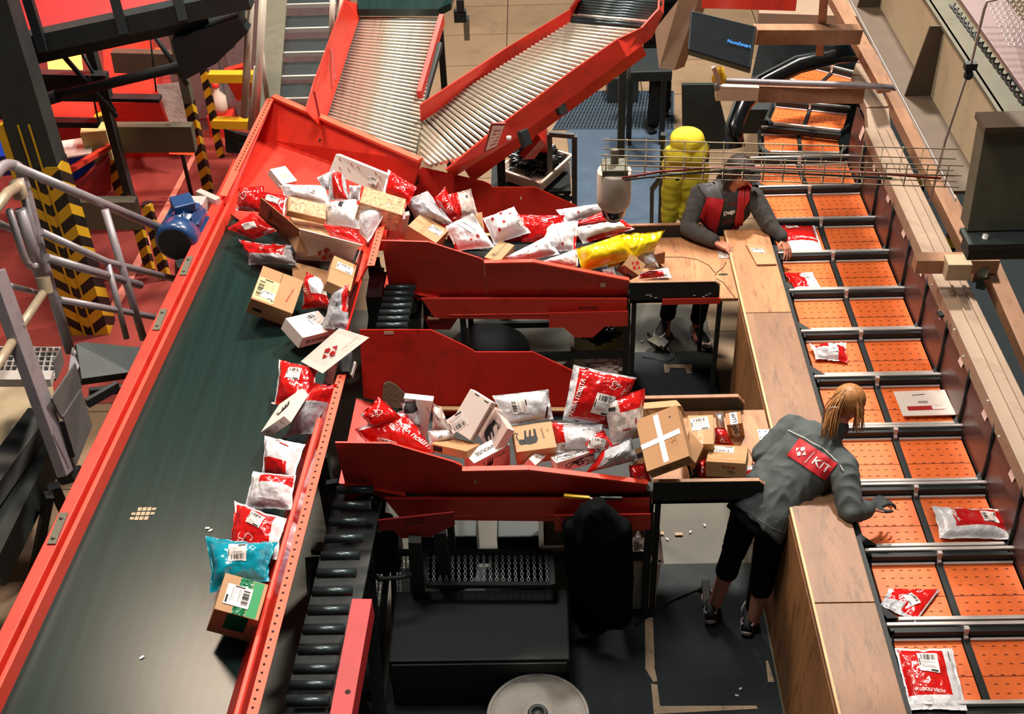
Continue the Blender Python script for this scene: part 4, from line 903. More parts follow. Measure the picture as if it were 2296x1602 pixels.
q = P(160, 345, z=.75); MB().box((q.x, q.y, .68), (.36, .3, .22), rz=.25).build('crate_body', 'blue_bin', bb, bevel=.01)
MB().box((q.x, q.y, .80), (.38, .32, .015), rz=.25).build('rim', 'white_card', bb)
o = MB().box(P(25, 350, z=.7), (.45, .35, .2), rz=.1).build('purple_blue_crate', 'blue_bin', bevel=.01); tag(o, 'second blue crate at the left edge behind the railing corner', 'crate')
o = MB().box(P(220, 315, z=.8), (.22, .25, .30), rz=.2).build('amber_box', 'yellow_label', bevel=.005); tag(o, 'pale yellow box beside the blue crate', 'box')
for (u0, v0, u1, v1, y, w_, nm, lab) in ((125, 112, 133, 172, 12.0, .20, 'glow', 'bright yellow white lit strip curtain at the upper left'), (165, 115, 172, 172, 12.0, .14, 'glow', 'second lit strip curtain piece right of the first'), (262, 112, 400, 116, 12.5, .06, 'glow_red', 'long red glowing lamp bar'), (290, 172, 345, 160, 11.8, .06, 'glow', 'short hot lamp glint above the red bin'), (380, 340, 435, 342, 9.8, .03, 'glow_red', 'thin red glowing strip under the olive beam')):  # lit curtains and glint get their brightness painted in as emission
    t = E('glowing_strip', P((u0 + u1) / 2, (v0 + v1) / 2, y=y), lab, 'lamp'); MB().bar(P(u0, v0, y=y), P(u1, v1, y=y), w_, .04, up=(0, 1, 0)).build('lit_panel', nm, t); q = P((u0 + u1) / 2, (v0 + v1) / 2, y=y + .06); MB().bar((q.x, q.y, 0), (q.x, q.y, q.z), .03, .03).build('stand', 'black', t)
cab = E('grey_cabinet', P(560, 120, z=0), 'pale lilac grey machine cabinet behind the yellow barriers', 'cabinet')
q = P(520, 150, z=.9); MB().box((q.x + .1, q.y + .6, .8), (1.7, .3, 1.6)).build('cabinet_body', 'tube_grey', cab)
for dx in (-.5, .1): MB().box((q.x + dx, q.y + .43, .8), (.5, .02, 1.3)).build('door', 'tube_grey', cab)
o = MB().bar(P(527, 150, z=.9), P(560, 215, z=.6), .1, .25).build('red_chute_piece', 'red'); tag(o, 'red slanting chute piece behind the yellow barrier', 'chute')
bt = E('bottle', P(495, 235, z=.0), 'red lit white bottle on the floor behind the striped frame', 'bottle')
c = P(495, 250, z=.25); MB().lathe(c, [(0, 0), (.07, 0), (.08, .05), (.08, .16), (.03, .22), (.03, .27)], 18).build('bottle_body', 'plastic_cream', bt); MB().lathe(c + Vector((0, 0, .27)), [(.035, 0), (.035, .05), (0, .05)], 14).build('cap', 'red', bt)
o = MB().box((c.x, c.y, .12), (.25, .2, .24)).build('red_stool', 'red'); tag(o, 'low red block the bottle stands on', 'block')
o = MB().slab([P(u, v, z=.014) for u, v in ((438, 335), (448, 335), (262, 700), (240, 700))], .004).build('light_streak', 'light_streak'); tag(o, 'bright pinkish light streak drawn along the red lit floor beside the motor', 'painted light')  # streak of light on the floor, drawn as a pale strip
# stairs
sr = E('steel_stairs', P(680, 210, z=.5), 'grey grated steel stairs with side rails climbing behind the red wall', 'stairs')
tre = [(225, 8.9, 748 - 45), (175, 9.2, 720), (122, 9.5, 735), (68, 9.8, 745), (14, 10.1, 755)]
for v, y, ur in tre:
    a, b = P(603 + (225 - v) * .055, v, y=y), P(ur, v, y=y)
    m_ = MB(); m_.box(((a.x + b.x) / 2, y + .14, a.z - .01), (b.x - a.x, .28, .03))
    m_.build('tread', 'gunmetal', sr); MB().box(((a.x + b.x) / 2, y - .005, a.z), (b.x - a.x, .025, .035)).build('nosing', 'alu', sr)
MB().bar(P(590, 300, y=8.5), P(618, -20, y=10.3), .03, .22, up=(1, 0, 0)).build('stringer', 'olive_steel', sr)
for (u0, v0, y0, u1, v1, y1, r) in ((548, 262, 8.6, 562, -10, 8.6, .03), (570, 330, 8.4, 590, -10, 8.4, .028), (600, 225, 8.6, 585, 110, 8.6, .02), (746, 0, 9.0, 742, 105, 9.0, .022), (768, -10, 9.2, 752, 90, 9.2, .018), (560, 290, 8.5, 575, 150, 8.5, .02)):
    MB().tube([P(u0, v0, y=y0), P(u1, v1, y=y1)], r, 12).build('hand_rail', 'rail_light', sr)
o = MB().slab([P(515, 292, z=1.2), P(560, 300, z=1.2), P(600, 320, z=1.2), P(560, 330, z=1.2), P(545, 345, z=1.0), P(520, 345, z=1.0)], .06).bar(P(540, 320, z=1.15), P(540, 320, z=1.15) * 1 - Vector((0, 0, 1.15)), .06, .06).build('black_bracket', 'black'); tag(o, 'black bracket with slotted top left of the hopper edge', 'bracket')
BX = {
  'b_yellow': [-1.797, 6.474, 1.51, 0.249, -0.011, -0.12, -0.041, -0.278, -0.059, -0.062, 0.038, -0.133],
  'b_teabelt': [-1.598, 6.027, 1.415, 0.166, 0.197, -0.091, 0.12, -0.128, -0.059, -0.042, -0.002, -0.08],
  'b_label': [-1.349, 6.574, 1.508, 0.14, -0.009, -0.075, 0.007, -0.371, 0.058, -0.035, -0.011, -0.064],
  'b_kraftin': [-1.727, 7.124, 1.48, 0.184, 0.069, -0.075, 0.115, -0.27, 0.035, -0.043, -0.036, -0.139],
  'b_film': [-1.695, 7.052, 1.679, 0.238, 0.059, -0.114, 0.008, -0.118, -0.045, -0.029, 0.018, -0.051],
  'b_bubble': [-1.195, 7.163, 1.671, 0.278, -0.015, -0.099, -0.012, -0.202, -0.003, -0.05, 0.005, -0.141],
  'b_packet': [-1.912, 7.543, 1.607, 0.085, 0.117, -0.042, 0.09, -0.091, -0.073, -0.029, 0.006, -0.042],
  'b_c1lab': [-0.825, 7.146, 1.459, 0.192, -0.092, -0.085, -0.078, -0.169, 0.007, -0.046, 0.016, -0.122],
  'b_c1small': [-0.281, 6.925, 1.366, 0.099, -0.054, -0.005, -0.102, -0.187, -0.007, -0.002, 0.005, -0.1],
  'b_c1logo': [0.598, 6.782, 1.327, 0.099, -0.026, -0.07, -0.05, -0.071, -0.043, -0.049, 0.1, -0.106],
  'b_c1end': [0.738, 7.099, 1.17, 0.072, 0.032, -0.001, 0.046, -0.102, 0.001, -0.001, -0.001, -0.097],
  'b_unpack': [-0.41, 5.135, 1.565, 0.121, -0.088, -0.026, -0.126, -0.125, -0.165, 0.022, 0.046, -0.051],
  'b_ele1': [-0.283, 5.143, 1.419, 0.079, -0.217, 0.033, -0.099, -0.059, -0.151, 0.037, 0.009, -0.028],
  'b_low': [-0.561, 5.034, 1.305, 0.202, -0.106, 0.036, -0.071, -0.116, 0.054, -0.002, -0.018, -0.042],
  'b_tea': [-0.256, 4.997, 1.339, 0.059, -0.076, -0.001, -0.192, -0.147, 0.002, -0.002, 0.0, -0.156],
  'b_ele2': [-0.187, 5.031, 1.373, 0.221, 0.032, 0.004, 0.027, -0.181, -0.029, -0.001, 0.019, -0.116],
  'b_narrow': [0.019, 4.984, 1.301, 0.036, -0.028, -0.026, -0.112, -0.165, 0.024, -0.037, 0.015, -0.068],
  'b_snake': [0.024, 4.862, 1.295, 0.212, 0.099, -0.008, 0.032, -0.068, 0.018, 0.005, -0.017, -0.072],
  'b_cross': [0.497, 5.027, 1.403, 0.221, 0.003, 0.107, 0.041, -0.331, -0.074, 0.034, 0.02, -0.069],
  'b_c10': [0.814, 5.222, 1.258, 0.144, -0.016, 0.016, -0.02, -0.209, -0.032, 0.018, 0.021, -0.147],
  'b_hand': [1.042, 5.296, 1.203, 0.087, -0.005, 0.018, 0.001, -0.076, -0.024, 0.035, 0.048, -0.152],
  'b_wrap': [0.937, 5.105, 1.14, 0.21, -0.045, 0.02, -0.055, -0.221, 0.079, 0.002, -0.031, -0.086],
  'b_green': [-1.527, 3.84, 1.549, 0.193, -0.008, -0.082, -0.023, -0.188, -0.036, -0.091, 0.053, -0.221],
  'b_side': [-1.376, 5.267, 1.484, 0.035, -0.011, -0.04, -0.063, -0.251, 0.011, -0.159, 0.033, -0.147],
}
# ================================================= PARCELS: helpers
class Face:   # a flat rectangle: point = O + s*a + t*b, outward normal n
    def __init__(s, O, a, b, n): s.O, s.a, s.b, s.n = O, a, b, n.normalized(); s.la, s.lb = a.length, b.length
    def at(s, u, v, off=0): return s.O + s.a * u + s.b * v + s.n * off
def box_faces(k):
    v = BX[k] if isinstance(k, str) else k
    O, a, b, c = (Vector(v[i:i + 3]) for i in (0, 3, 6, 9))
    return {'top': Face(O, a, b, -c), 'front': Face(O + b, a, c, b), 'right': Face(O + a + b, -b, c, a), 'left': Face(O, b, c, -a), 'o': (O, a, b, c)}
PAT = [2, 1, 1, 3, 1, 2, 3, 1, 1, 2, 2, 1, 3, 1, 1, 1, 2, 3, 1, 2, 1, 1, 3, 2, 1, 2, 1, 1]
def affine(F, s0, t0, rot):
    c, n_ = math.cos(math.radians(rot)), math.sin(math.radians(rot))
    def f(x, y, off):   # metres on the surface, x along reading direction, y up
        X, Y = x * c - y * n_, x * n_ + y * c
        return F.at(s0 + X / F.la, t0 - Y / F.lb, off)
    return f
def grid(mb, f, x0, y0, x1, y1, off, nx=1, ny=1, mi=0):
    vs = [f(x0 + (x1 - x0) * i / nx, y0 + (y1 - y0) * j / ny, off) for j in range(ny + 1) for i in range(nx + 1)]
    mb.add(vs, [(j * (nx + 1) + i, j * (nx + 1) + i + 1, (j + 1) * (nx + 1) + i + 1, (j + 1) * (nx + 1) + i) for j in range(ny) for i in range(nx)], mi, True)
def label(F, par, s, t, w_, h_, rot=0, bars='top', mat='paper', off=.0012, blk=True, sub=1, lab=None):
    f = affine(F, s, t, rot); mb = MB()
    grid(mb, f, -w_ / 2, -h_ / 2, w_ / 2, h_ / 2, off, 6 * sub, 6 * sub)
    e = off + .0006 * (1 + sub)
    y1, y0 = (h_ * .42, h_ * .16) if bars == 'top' else (-h_ * .14, -h_ * .42)
    x = -w_ * .34; k = 0; tot = sum(PAT); u_ = w_ * .72 / tot
    for i, p_ in enumerate(PAT):
        if i % 2 == 0: grid(mb, f, x, y0, x + p_ * u_, y1, e, 1, sub, 1)
        x += p_ * u_
    sg = -1 if bars == 'top' else 1
    for i, (wf, yy) in enumerate(((.5, .08), (.7, .02), (.3, -.08), (.62, -.18), (.7, -.26))):
        y = -sg * 0 + (yy if bars == 'top' else -yy) * h_
        grid(mb, f, -w_ * .38, y - h_ * .007, -w_ * .38 + w_ * wf, y + h_ * .007, e, 2 * sub, 1, 1 if i in (1, 4) else 2)
    if blk: grid(mb, f, w_ * .05, sg * h_ * .46, w_ * .42, sg * h_ * .38, e, sub * 2, 1, 1)
    grid(mb, f, -w_ * .47, -h_ * .2, -w_ * .42, h_ * .2, e, 1, sub * 2, 1)
    o = mb.build('shipping_label', [mat, 'ink', 'ink_grey'], par)
    if lab: o['label'] = lab
    return o
def patch(F, par, s, t, w_, h_, rot, mat, name, off=.0008, n=2):
    mb = MB(); grid(mb, affine(F, s, t, rot), -w_ / 2, -h_ / 2, w_ / 2, h_ / 2, off, n, n); return mb.build(name, mat, par)
TXC = {}
def text_mesh(txt, bold=.0):
    if (txt, bold) in TXC: return TXC[(txt, bold)]
    cu = bpy.data.curves.new('t', 'FONT'); cu.body = txt; cu.align_x = 'CENTER'; cu.align_y = 'CENTER'; cu.resolution_u = 2; cu.offset = bold
    o = bpy.data.objects.new('t', cu); C.objects.link(o); bpy.context.view_layer.update()
    me = bpy.data.meshes.new_from_object(o.evaluated_get(bpy.context.evaluated_depsgraph_get()))
    bm = bmesh.new(); bm.from_mesh(me); bmesh.ops.triangulate(bm, faces=bm.faces)
    for _ in range(1):
        long_ = [e for e in bm.edges if e.calc_length() > .25]
        if long_: bmesh.ops.subdivide_edges(bm, edges=long_, cuts=1)
    bmesh.ops.triangulate(bm, faces=bm.faces)
    r = ([tuple(v.co[:2]) for v in bm.verts], [tuple(v.index for v in f.verts) for f in bm.faces])
    bm.free(); bpy.data.objects.remove(o); bpy.data.curves.remove(cu); bpy.data.meshes.remove(me)
    w_ = max(v[0] for v in r[0]) - min(v[0] for v in r[0])
    TXC[(txt, bold)] = (r[0], r[1], w_); return TXC[(txt, bold)]
def text(F, par, txt, s, t, width, rot, mat, off=.0012, bold=.012, name='lettering'):
    vs, fs, w_ = text_mesh(txt, bold); k = width / w_; f = affine(F, s, t, rot); mb = MB()
    mb.add([f(x * k, y * k, off) for x, y in vs], fs); return mb.build(name, mat, par)
def emblem(F, par, s, t, size, rot, mat, off=.001, name='arrow_emblem'):
    f = affine(F, s, t, rot); mb = MB(); k = size * .62
    ar = [(-.46, .55), (0, 1), (.46, .55), (.24, .55), (.24, .16), (-.24, .16), (-.24, .55)]
    for sg in (1, -1): mb.add([f(x * k, y * k * sg, off) for x, y in ar], [(0, 1, 2), (3, 4, 5, 6)])
    for sg in (1, -1): mb.add([f(x * k * sg, y * k, off) for x, y in ((.98, 0), (.52, .46), (.52, -.46))], [(0, 1, 2)])
    return mb.build(name, mat, par)
def scribble(F, par, s, t, w_, h_, rot, mat, seed, n=5, off=.001, th=.0022, name='printed_drawing'):
    f = affine(F, s, t, rot); mb = MB(); R_ = random.Random(seed)
    for _ in range(n):
        cx, cy, a0, rx, ry = R_.uniform(-.3, .3) * w_, R_.uniform(-.3, .3) * h_, R_.uniform(0, 6), R_.uniform(.12, .34) * w_, R_.uniform(.12, .34) * h_
        pts = [(cx + rx * math.cos(a0 + i * .5), cy + ry * math.sin(a0 + i * .5 * (1 + .2 * math.sin(i)))) for i in range(9)]
        for (x0, y0), (x1, y1) in zip(pts[:-1], pts[1:]):
            d = Vector((x1 - x0, y1 - y0)); L_ = max(d.length, 1e-5); nx, ny = -d.y / L_ * th, d.x / L_ * th
            mb.add([f(x0 + nx, y0 + ny, off), f(x0 - nx, y0 - ny, off), f(x1 - nx, y1 - ny, off), f(x1 + nx, y1 + ny, off)], [(0, 1, 2, 3)])
    return mb.build(name, mat, par)
def beast(F, par, s, t, size, rot, mat='ink', off=.001):   # plain four legged animal drawing
    f = affine(F, s, t, rot); mb = MB(); k = size
    def pl(p): mb.add([f(x * k, y * k, off) for x, y in p], [tuple(range(len(p)))])
    pl([(-.35, .1), (-.28, .26), (-.05, .32), (.15, .28), (.2, .1), (.12, -.05), (-.2, -.06), (-.33, -.02)])
    pl([(-.33, 0), (-.22, -.05), (-.24, -.38), (-.32, -.38)]); pl([(-.12, -.05), (-.03, -.05), (-.08, -.36), (-.15, -.36)]); pl([(.05, -.04), (.14, -.02), (.1, -.36), (.03, -.36)])
    pl([(.14, .28), (.3, .3), (.38, .18), (.33, .02), (.2, .05), (.16, .12)])
    for a, b in (((.36, .1), (.42, -.1)), ((.42, -.1), (.36, -.26)), ((.36, -.26), (.46, -.3)), ((.46, -.3), (.5, -.2))):
        d = Vector(b) - Vector(a); d.normalize(); n_ = Vector((-d.y, d.x)) * .02
        pl([(a[0] + n_.x, a[1] + n_.y), (a[0] - n_.x, a[1] - n_.y), (b[0] - n_.x, b[1] - n_.y), (b[0] + n_.x, b[1] + n_.y)])
    return mb.build('animal_drawing', mat, par)
def make_box(k, name, label_, cat, mat='card', group=None, seam='a', seamat=None):
    F = box_faces(k); O, a, b, c = F['o']; cen = O + (a + b + c) / 2
    t = E(name, cen + c / 2, label_, cat, group)
    mb = MB(); mb.hexa([O + c, O + a + c, O + a + b + c, O + b + c, O, O + a, O + a + b, O + b])
    mb.build('carton', mat, t, bevel=.0025)
    if seam:
        T = F['top']; w_ = .0016
        sb = MB()
        if seam == 'a': grid(sb, affine(T, .5, .5, 0), -T.la / 2 + .002, -w_, T.la / 2 - .002, w_, .0006)
        else: grid(sb, affine(T, .5, .5, 0), -w_, -T.lb / 2 + .002, w_, T.lb / 2 - .002, .0006)
        sb.build('flap_seam', seamat or 'ink', t)
    return t, F
# ---- bags: pillow on four corner points
class Pillow:
    def __init__(s, c, th, seed, wr, sag=.05):
        s.c = c; s.th = th; s.seed = seed; s.wr = wr; s.sag = sag
        s.la = ((c[1] - c[0]).length + (c[2] - c[3]).length) / 2; s.lb = ((c[3] - c[0]).length + (c[2] - c[1]).length) / 2
        a = (c[1] - c[0] + c[2] - c[3]) / 2; b = (c[3] - c[0] + c[2] - c[1]) / 2
        s.n = -(a.cross(b)).normalized()
        if s.n.z < 0 and abs(s.n.z) > .2: s.n = -s.n
    def at(s, u, v, off=0, side=1):
        u = min(max(u, 0), 1); v = min(max(v, 0), 1)
        k = s.sag; sd = Vector((s.seed * 3.1, s.seed * 1.7, 0))
        e1 = noise.noise(Vector((u * 5, v * 5, 0)) + sd); 
        uu = .5 + (u - .5) * (1 - k * math.sin(math.pi * v) * (1 + e1)); vv = .5 + (v - .5) * (1 - k * math.sin(math.pi * u) * (1 - e1))
        c = s.c; p = (c[0] * (1 - uu) + c[1] * uu) * (1 - vv) + (c[3] * (1 - uu) + c[2] * uu) * vv
        eu = min(u, 1 - u) * s.la; ev = min(v, 1 - v) * s.lb; rim = .012
        fu = max(0, min(1, (eu - rim) / (s.la * .5 - rim))); fv = max(0, min(1, (ev - rim) / (s.lb * .5 - rim)))
        prof = (1 - (1 - fu) ** 2.6) ** .62 * (1 - (1 - fv) ** 2.6) ** .62
        q = Vector((u * s.la * 14, v * s.lb * 14, 0)) + sd
        w1 = noise.noise(q * .55); w2 = 1 - abs(noise.noise(q * .9 + Vector((9, 2, 4)))) * 2; w3 = 1 - abs(noise.noise(Vector((q.x * 2.2, q.y * 1.1, 3)))) * 2
        edge = 1 - .6 * min(fu, fv)
        h = side * s.th * prof * (1 + .35 * w1) + s.wr * (w2 * .5 + w3 * .35 - .35) * (.35 + edge * .65) * (1 if side > 0 else .5)
        return p + s.n * (h + off)
def make_bag(name, label_, cat, cs, th, mat, regions=(), seed=1, wr=.010, n=30, sag=.06, group=None, bot=.5, bodyname='bag', grow=1.12):
    cs = [P(*c[:2], z=c[2]) for c in cs]
    wr *= 1.5; th *= 1.22; m0 = sum(cs, Vector()) / 4; cs = [m0 + (c_ - m0) * grow for c_ in cs]
    S = Pillow(cs, th, seed, wr, sag)
    lo = sum(cs, Vector()) / 4; t = E(name, lo - Vector((0, 0, th * bot)), label_, cat, group)
    mb = MB(); mats = [mat] + [r[4] for r in regions]; um = list(dict.fromkeys(mats))
    for side, bs in ((1, 1), (-1, bot)):
        S2 = Pillow(cs, th * bs, seed, wr, sag); S2.n = S.n
        vs = [S2.at(i / n, j / n, 0, side) for j in range(n + 1) for i in range(n + 1)]
        if side < 0:
            for j in range(n + 1):
                for i in range(n + 1):
                    if i in (0, n) or j in (0, n): vs[j * (n + 1) + i] = S.at(i / n, j / n) - S.n * .0008
        base = len(mb.v); mb.v += vs
        for j in range(n):
            for i in range(n):
                s_, t_ = (i + .5) / n, (j + .5) / n; m_ = 0
                for r in regions:
                    if len(r) > 5 and r[5] != side: continue
                    if r[0] <= s_ <= r[2] and r[1] <= t_ <= r[3]: m_ = um.index(r[4])
                if side < 0 and not any(len(r) > 5 for r in regions): m_ = 0
                a = base + j * (n + 1) + i; f = [a, a + 1, a + n + 2, a + n + 1]
                mb.f.append(f if side < 0 else f[::-1]); mb.m.append(m_); mb.sm.append(True)
    mb.build(bodyname, um, t)
    return t, S
# ================================================= BOXES
RN = .0
t, F = make_box('b_yellow', 'cardboard_box', 'large brown box on the belt with a pale yellow waybill', 'box', 'card', seam='b')
label(F['top'], t, .26, .64, .18, .135, -90, 'bottom', 'yellow_label', lab='yellow waybill'); label(F['top'], t, .33, .76, .09, .06, 0, 'top', off=.003)
text(F['top'], t, 'книжковий', .80, .55, .12, 80, 'ink_red', bold=0)
patch(F['front'], t, .22, .62, .06, .03, 0, 'ink', 'print_block'); scribble(F['front'], t, .2, .3, .1, .03, 0, 'ink_grey', 4, 3, th=.001)
t, F = make_box('b_teabelt', 'tea_box', 'white tea carton lying on belt below the yellow waybill box', 'box', 'white_card', seam=None)
text(F['front'], t, 'TEAHOUSE', .5, .5, .19, 180, 'ink'); label(F['top'], t, .68, .38, .09, .12, 12, 'top')
scribble(F['top'], t, .32, .28, .04, .05, 10, 'ink_grey', 8, 4, th=.0008)
t, F = make_box('b_label', 'cardboard_box', 'tan box with white label leaning on red wall above the tea carton', 'box', 'card', seam='a')
label(F['top'], t, .55, .30, .11, .10, 0, 'top'); patch(F['top'], t, .5, .55, .14, .012, 0, 'tape_clear', 'packing_tape')
t, F = make_box('b_kraftin', 'cardboard_box', 'plain tan box sitting inside the opened white carton', 'box', 'kraft', seam='b')
patch(F['top'], t, .52, .5, .035, .27, 0, 'tape_clear', 'packing_tape')
t, F = make_box('b_film', 'film_wrapped_box', 'long box wrapped in crinkled shiny film behind the opened white carton', 'box', 'card', seam=None)
patch(F['top'], t, .52, .5, .25, .115, 0, 'film', 'stretch_film', n=6)
t, F = make_box('b_bubble', 'bubble_wrapped_box', 'box in bubble wrap leaning on the orange perforated strip', 'box', 'card', seam=None)
patch(F['top'], t, .5, .5, .285, .19, 0, 'film', 'bubble_wrap', n=6); patch(F['front'], t, .5, .5, .28, .14, 0, 'film', 'bubble_wrap', n=6)
t, F = make_box('b_packet', 'small_packet', 'small off-white packet alone at the top left of the red hopper plate', 'packet', 'white_card', seam=None)
patch(F['left'], t, .5, .5, .14, .045, 0, 'pink_card', 'side_panel'); patch(F['front'], t, .5, .5, .10, .045, 0, 'clear_bag', 'plastic_film'); patch(F['top'], t, .5, .6, .08, .05, 0, 'clear_bag', 'plastic_film')
t, F = make_box('b_c1lab', 'cardboard_box', 'tan box with paper tape and white label on the farther chute', 'box', 'kraft', seam=None)
patch(F['top'], t, .5, .45, .225, .022, 0, 'card', 'packing_tape'); patch(F['top'], t, .42, .5, .03, .18, 0, 'card', 'packing_tape', off=.001); label(F['top'], t, .72, .42, .095, .065, 0, 'top', off=.002)
t, F = make_box('b_c1small', 'cardboard_box', 'small kraft box with printed dark square below the patterned white bag', 'box', 'kraft', seam='b')
patch(F['top'], t, .35, .25, .0, .0, 0, 'ink', 'dot') if False else None
scribble(F['top'], t, .5, .75, .08, .05, 0, 'ink', 9, 3, th=.0012)
t, F = make_box('b_c1logo', 'cardboard_box', 'small tilted cube box with red arrow emblem below the yellow bag', 'box', 'card', seam=None)
emblem(F['top'], t, .55, .5, .06, 0, 'ink_red'); label(F['front'], t, .5, .35, .085, .06, 0, 'top'); patch(F['front'], t, .7, .6, .04, .025, 0, 'ink', 'print_block', off=.002)
t, F = make_box('b_c1end', 'cardboard_box', 'small brown box end peeking out right of the yellow bag', 'box', 'card_dark', seam=None)
t, F = make_box('b_unpack', 'postal_box', 'beige box with brown side strip standing tilted on the nearer chute', 'box', 'white_card', seam=None)
label(F['top'], t, .22, .80, .11, .09, 62, 'bottom'); text(F['right'], t, 'РОЗПАКОВКА', .45, .5, .20, 180, 'ink', bold=.02)
patch(F['right'], t, .5, .5, .235, .066, 0, 'pink_card', 'brown_side', off=.0004); patch(F['top'], t, .35, .04, .03, .006, 0, 'ink', 'print_mark'); patch(F['top'], t, .8, .06, .03, .006, 0, 'ink', 'print_mark')
t, F = make_box('b_ele1', 'tea_box', 'white tea carton with animal drawing leaning on the beige strip box', 'box', 'pink_card', seam=None)
beast(F['top'], t, .42, .55, .16, 80); text(F['top'], t, 'TEAHOUSE', .62, .25, .05, -60, 'ink', bold=0); patch(F['right'], t, .5, .5, .18, .044, 0, 'white_card', 'side_face')
t, F = make_box('b_low', 'cardboard_box', 'flat low brown box lying against the nearer chutes front wall', 'box', 'card', seam=None)
scribble(F['top'], t, .5, .4, .16, .05, 0, 'card_dark', 3, 5, th=.001); patch(F['front'], t, .2, .5, .06, .03, 0, 'ink', 'barcode')
t, F = make_box('b_tea', 'tea_box', 'upright white tea carton with black lettering at the front wall', 'box', 'white_card', seam=None)
text(F['top'], t, 'TEAHOUSE', .5, .5, .16, -115, 'ink') if False else text(F['top'], t, 'TEAHOUSE', .5, .45, .18, -90, 'ink', bold=.02)
patch(F['right'], t, .5, .5, .235, .15, 0, 'pink_card', 'side_face'); scribble(F['right'], t, .6, .2, .15, .02, 0, 'ink', 5, 3, off=.002, th=.0008); beast(F['right'], t, .4, .35, .08, 180, off=.002)
t, F = make_box('b_ele2', 'tea_box', 'kraft tea carton with black animal drawing under the labelled white mailer', 'box', 'kraft', seam=None)
beast(F['top'], t, .35, .52, .15, 180); text(F['top'], t, 'TEAHOUSE', .72, .42, .075, -85, 'ink', bold=0); scribble(F['top'], t, .85, .35, .02, .03, 0, 'ink', 6, 3, th=.0006)
t, F = make_box('b_narrow', 'narrow_box', 'narrow pinkish white box with three small icons near the red lip', 'box', 'white_card', seam=None)
for k in (.2, .5, .8): scribble(F['top'], t, .5, k, .022, .03, 0, 'ink', int(k * 10), 3, th=.0007)
t, F = make_box('b_snake', 'printed_box', 'white and pink printed box with black line drawing by the front wall', 'box', 'white_card', seam=None)
scribble(F['top'], t, .5, .5, .2, .06, 0, 'ink', 11, 11, th=.0014); patch(F['front'], t, .5, .5, .225, .07, 0, 'pink_card', 'side_face'); scribble(F['front'], t, .55, .5, .18, .06, 0, 'ink', 12, 7, off=.002, th=.002)
t, F = make_box('b_cross', 'cardboard_box', 'big brown box taped with a white cross on the nearer chute', 'box', 'card', seam=None)
patch(F['top'], t, .48, .5, .03, .31, 0, 'tape_white', 'tape_strip', n=5, off=.001); patch(F['top'], t, .47, .52, .23, .032, 4, 'tape_white', 'tape_strip', n=5, off=.002)
scribble(F['top'], t, .78, .62, .08, .12, 0, 'card_dark', 14, 5, th=.0008); scribble(F['front'], t, .5, .5, .14, .03, 0, 'ink', 15, 3, th=.001); patch(F['top'], t, .79, .18, .01, .01, 0, 'ink', 'print_mark')
t, F = make_box('b_c10', 'cardboard_box', 'tan box with white waybill in the middle of the nearer bench', 'box', 'kraft', seam=None)
label(F['top'], t, .48, .30, .10, .09, 8, 'top', off=.002); patch(F['top'], t, .5, .5, .028, .2, 0, 'tape_clear', 'packing_tape')
t, F = make_box('b_hand', 'cardboard_box', 'small box with handwritten white tape in the far corner of the nearer bench', 'box', 'card', seam=None)
patch(F['top'], t, .5, .5, .042, .078, 0, 'tape_white', 'tape_strip', n=2); patch(F['front'], t, .5, .5, .042, .16, 0, 'tape_white', 'tape_strip', n=2)
text(F['front'], t, 'INNS', .5, .38, .10, -80, 'ink', off=.0022, name='handwriting'); text(F['top'], t, 'WTS', .5, .5, .065, -80, 'ink', off=.0022, name='handwriting')
t, F = make_box('b_wrap', 'cardboard_box', 'tape wrapped brown box at the front right of the nearer bench', 'box', 'card', seam=None)
patch(F['top'], t, .5, .5, .21, .18, 0, 'tape_clear', 'clear_tape', n=4); label(F['top'], t, .38, .28, .115, .08, 0, 'bottom', off=.002)
text(F['front'], t, 'Energy', .58, .3, .07, 0, 'ink_red', bold=0); scribble(F['front'], t, .58, .65, .09, .02, 0, 'ink', 17, 4, th=.0008)
t, F = make_box('b_green', 'cardboard_box', 'brown box with glossy green tape at the bottom of the belt', 'box', 'kraft', seam=None)
patch(F['top'], t, .52, .5, .06, .19, 0, 'green_tape', 'green_tape', n=5, off=.001); patch(F['top'], t, .80, .5, .05, .185, 0, 'green_label', 'green_label', off=.0006)
label(F['top'], t, .42, .52, .105, .12, -90, 'top', off=.003); patch(F['front'], t, .55, .35, .10, .16, 0, 'green_tape', 'green_tape', n=4, off=.001)
MATS['green_tape'].node_tree
t, F = make_box('b_side', 'tea_box', 'white tea carton standing on its narrow side on the belt', 'box', 'white_card', seam=None)
beast(F['left'], t, .5, .4, .13, -60); 
for k in (.2, .5, .8): scribble(F['front'], t, .5, k, .03, .035, 0, 'ink', int(k * 10) + 1, 3, th=.0007)
# opened white carton (panels)
ow = E('opened_carton', P(760, 590, z=1.24), 'large opened white carton showing a red arrow emblem panel', 'box')
def panel(pts, th, mat, nm, par):
    q = [P(*p_[:2], z=p_[2]) for p_ in pts]; MB().slab([q[0], q[3], q[2], q[1]], th).build(nm, mat, par)
    a, b = (q[1] - q[0]), (q[3] - q[0]); n_ = -a.cross(b); 
    return Face(q[0], a, b, n_)
Fp = panel([(675, 527, 1.50), (803, 556, 1.50), (790, 590, 1.27), (660, 582, 1.27)], .006, 'white_card', 'front_panel', ow)
emblem(Fp, ow, .50, .52, .105, 0, 'ink_red', off=.003)
panel([(670, 514, 1.56), (812, 550, 1.56), (803, 557, 1.50), (675, 527, 1.50)], .006, 'white_card', 'folded_flap', ow)
Fp = panel([(585, 444, 1.60), (671, 515, 1.56), (661, 560, 1.27), (579, 482, 1.40)], .006, 'card_dark', 'side_panel', ow)
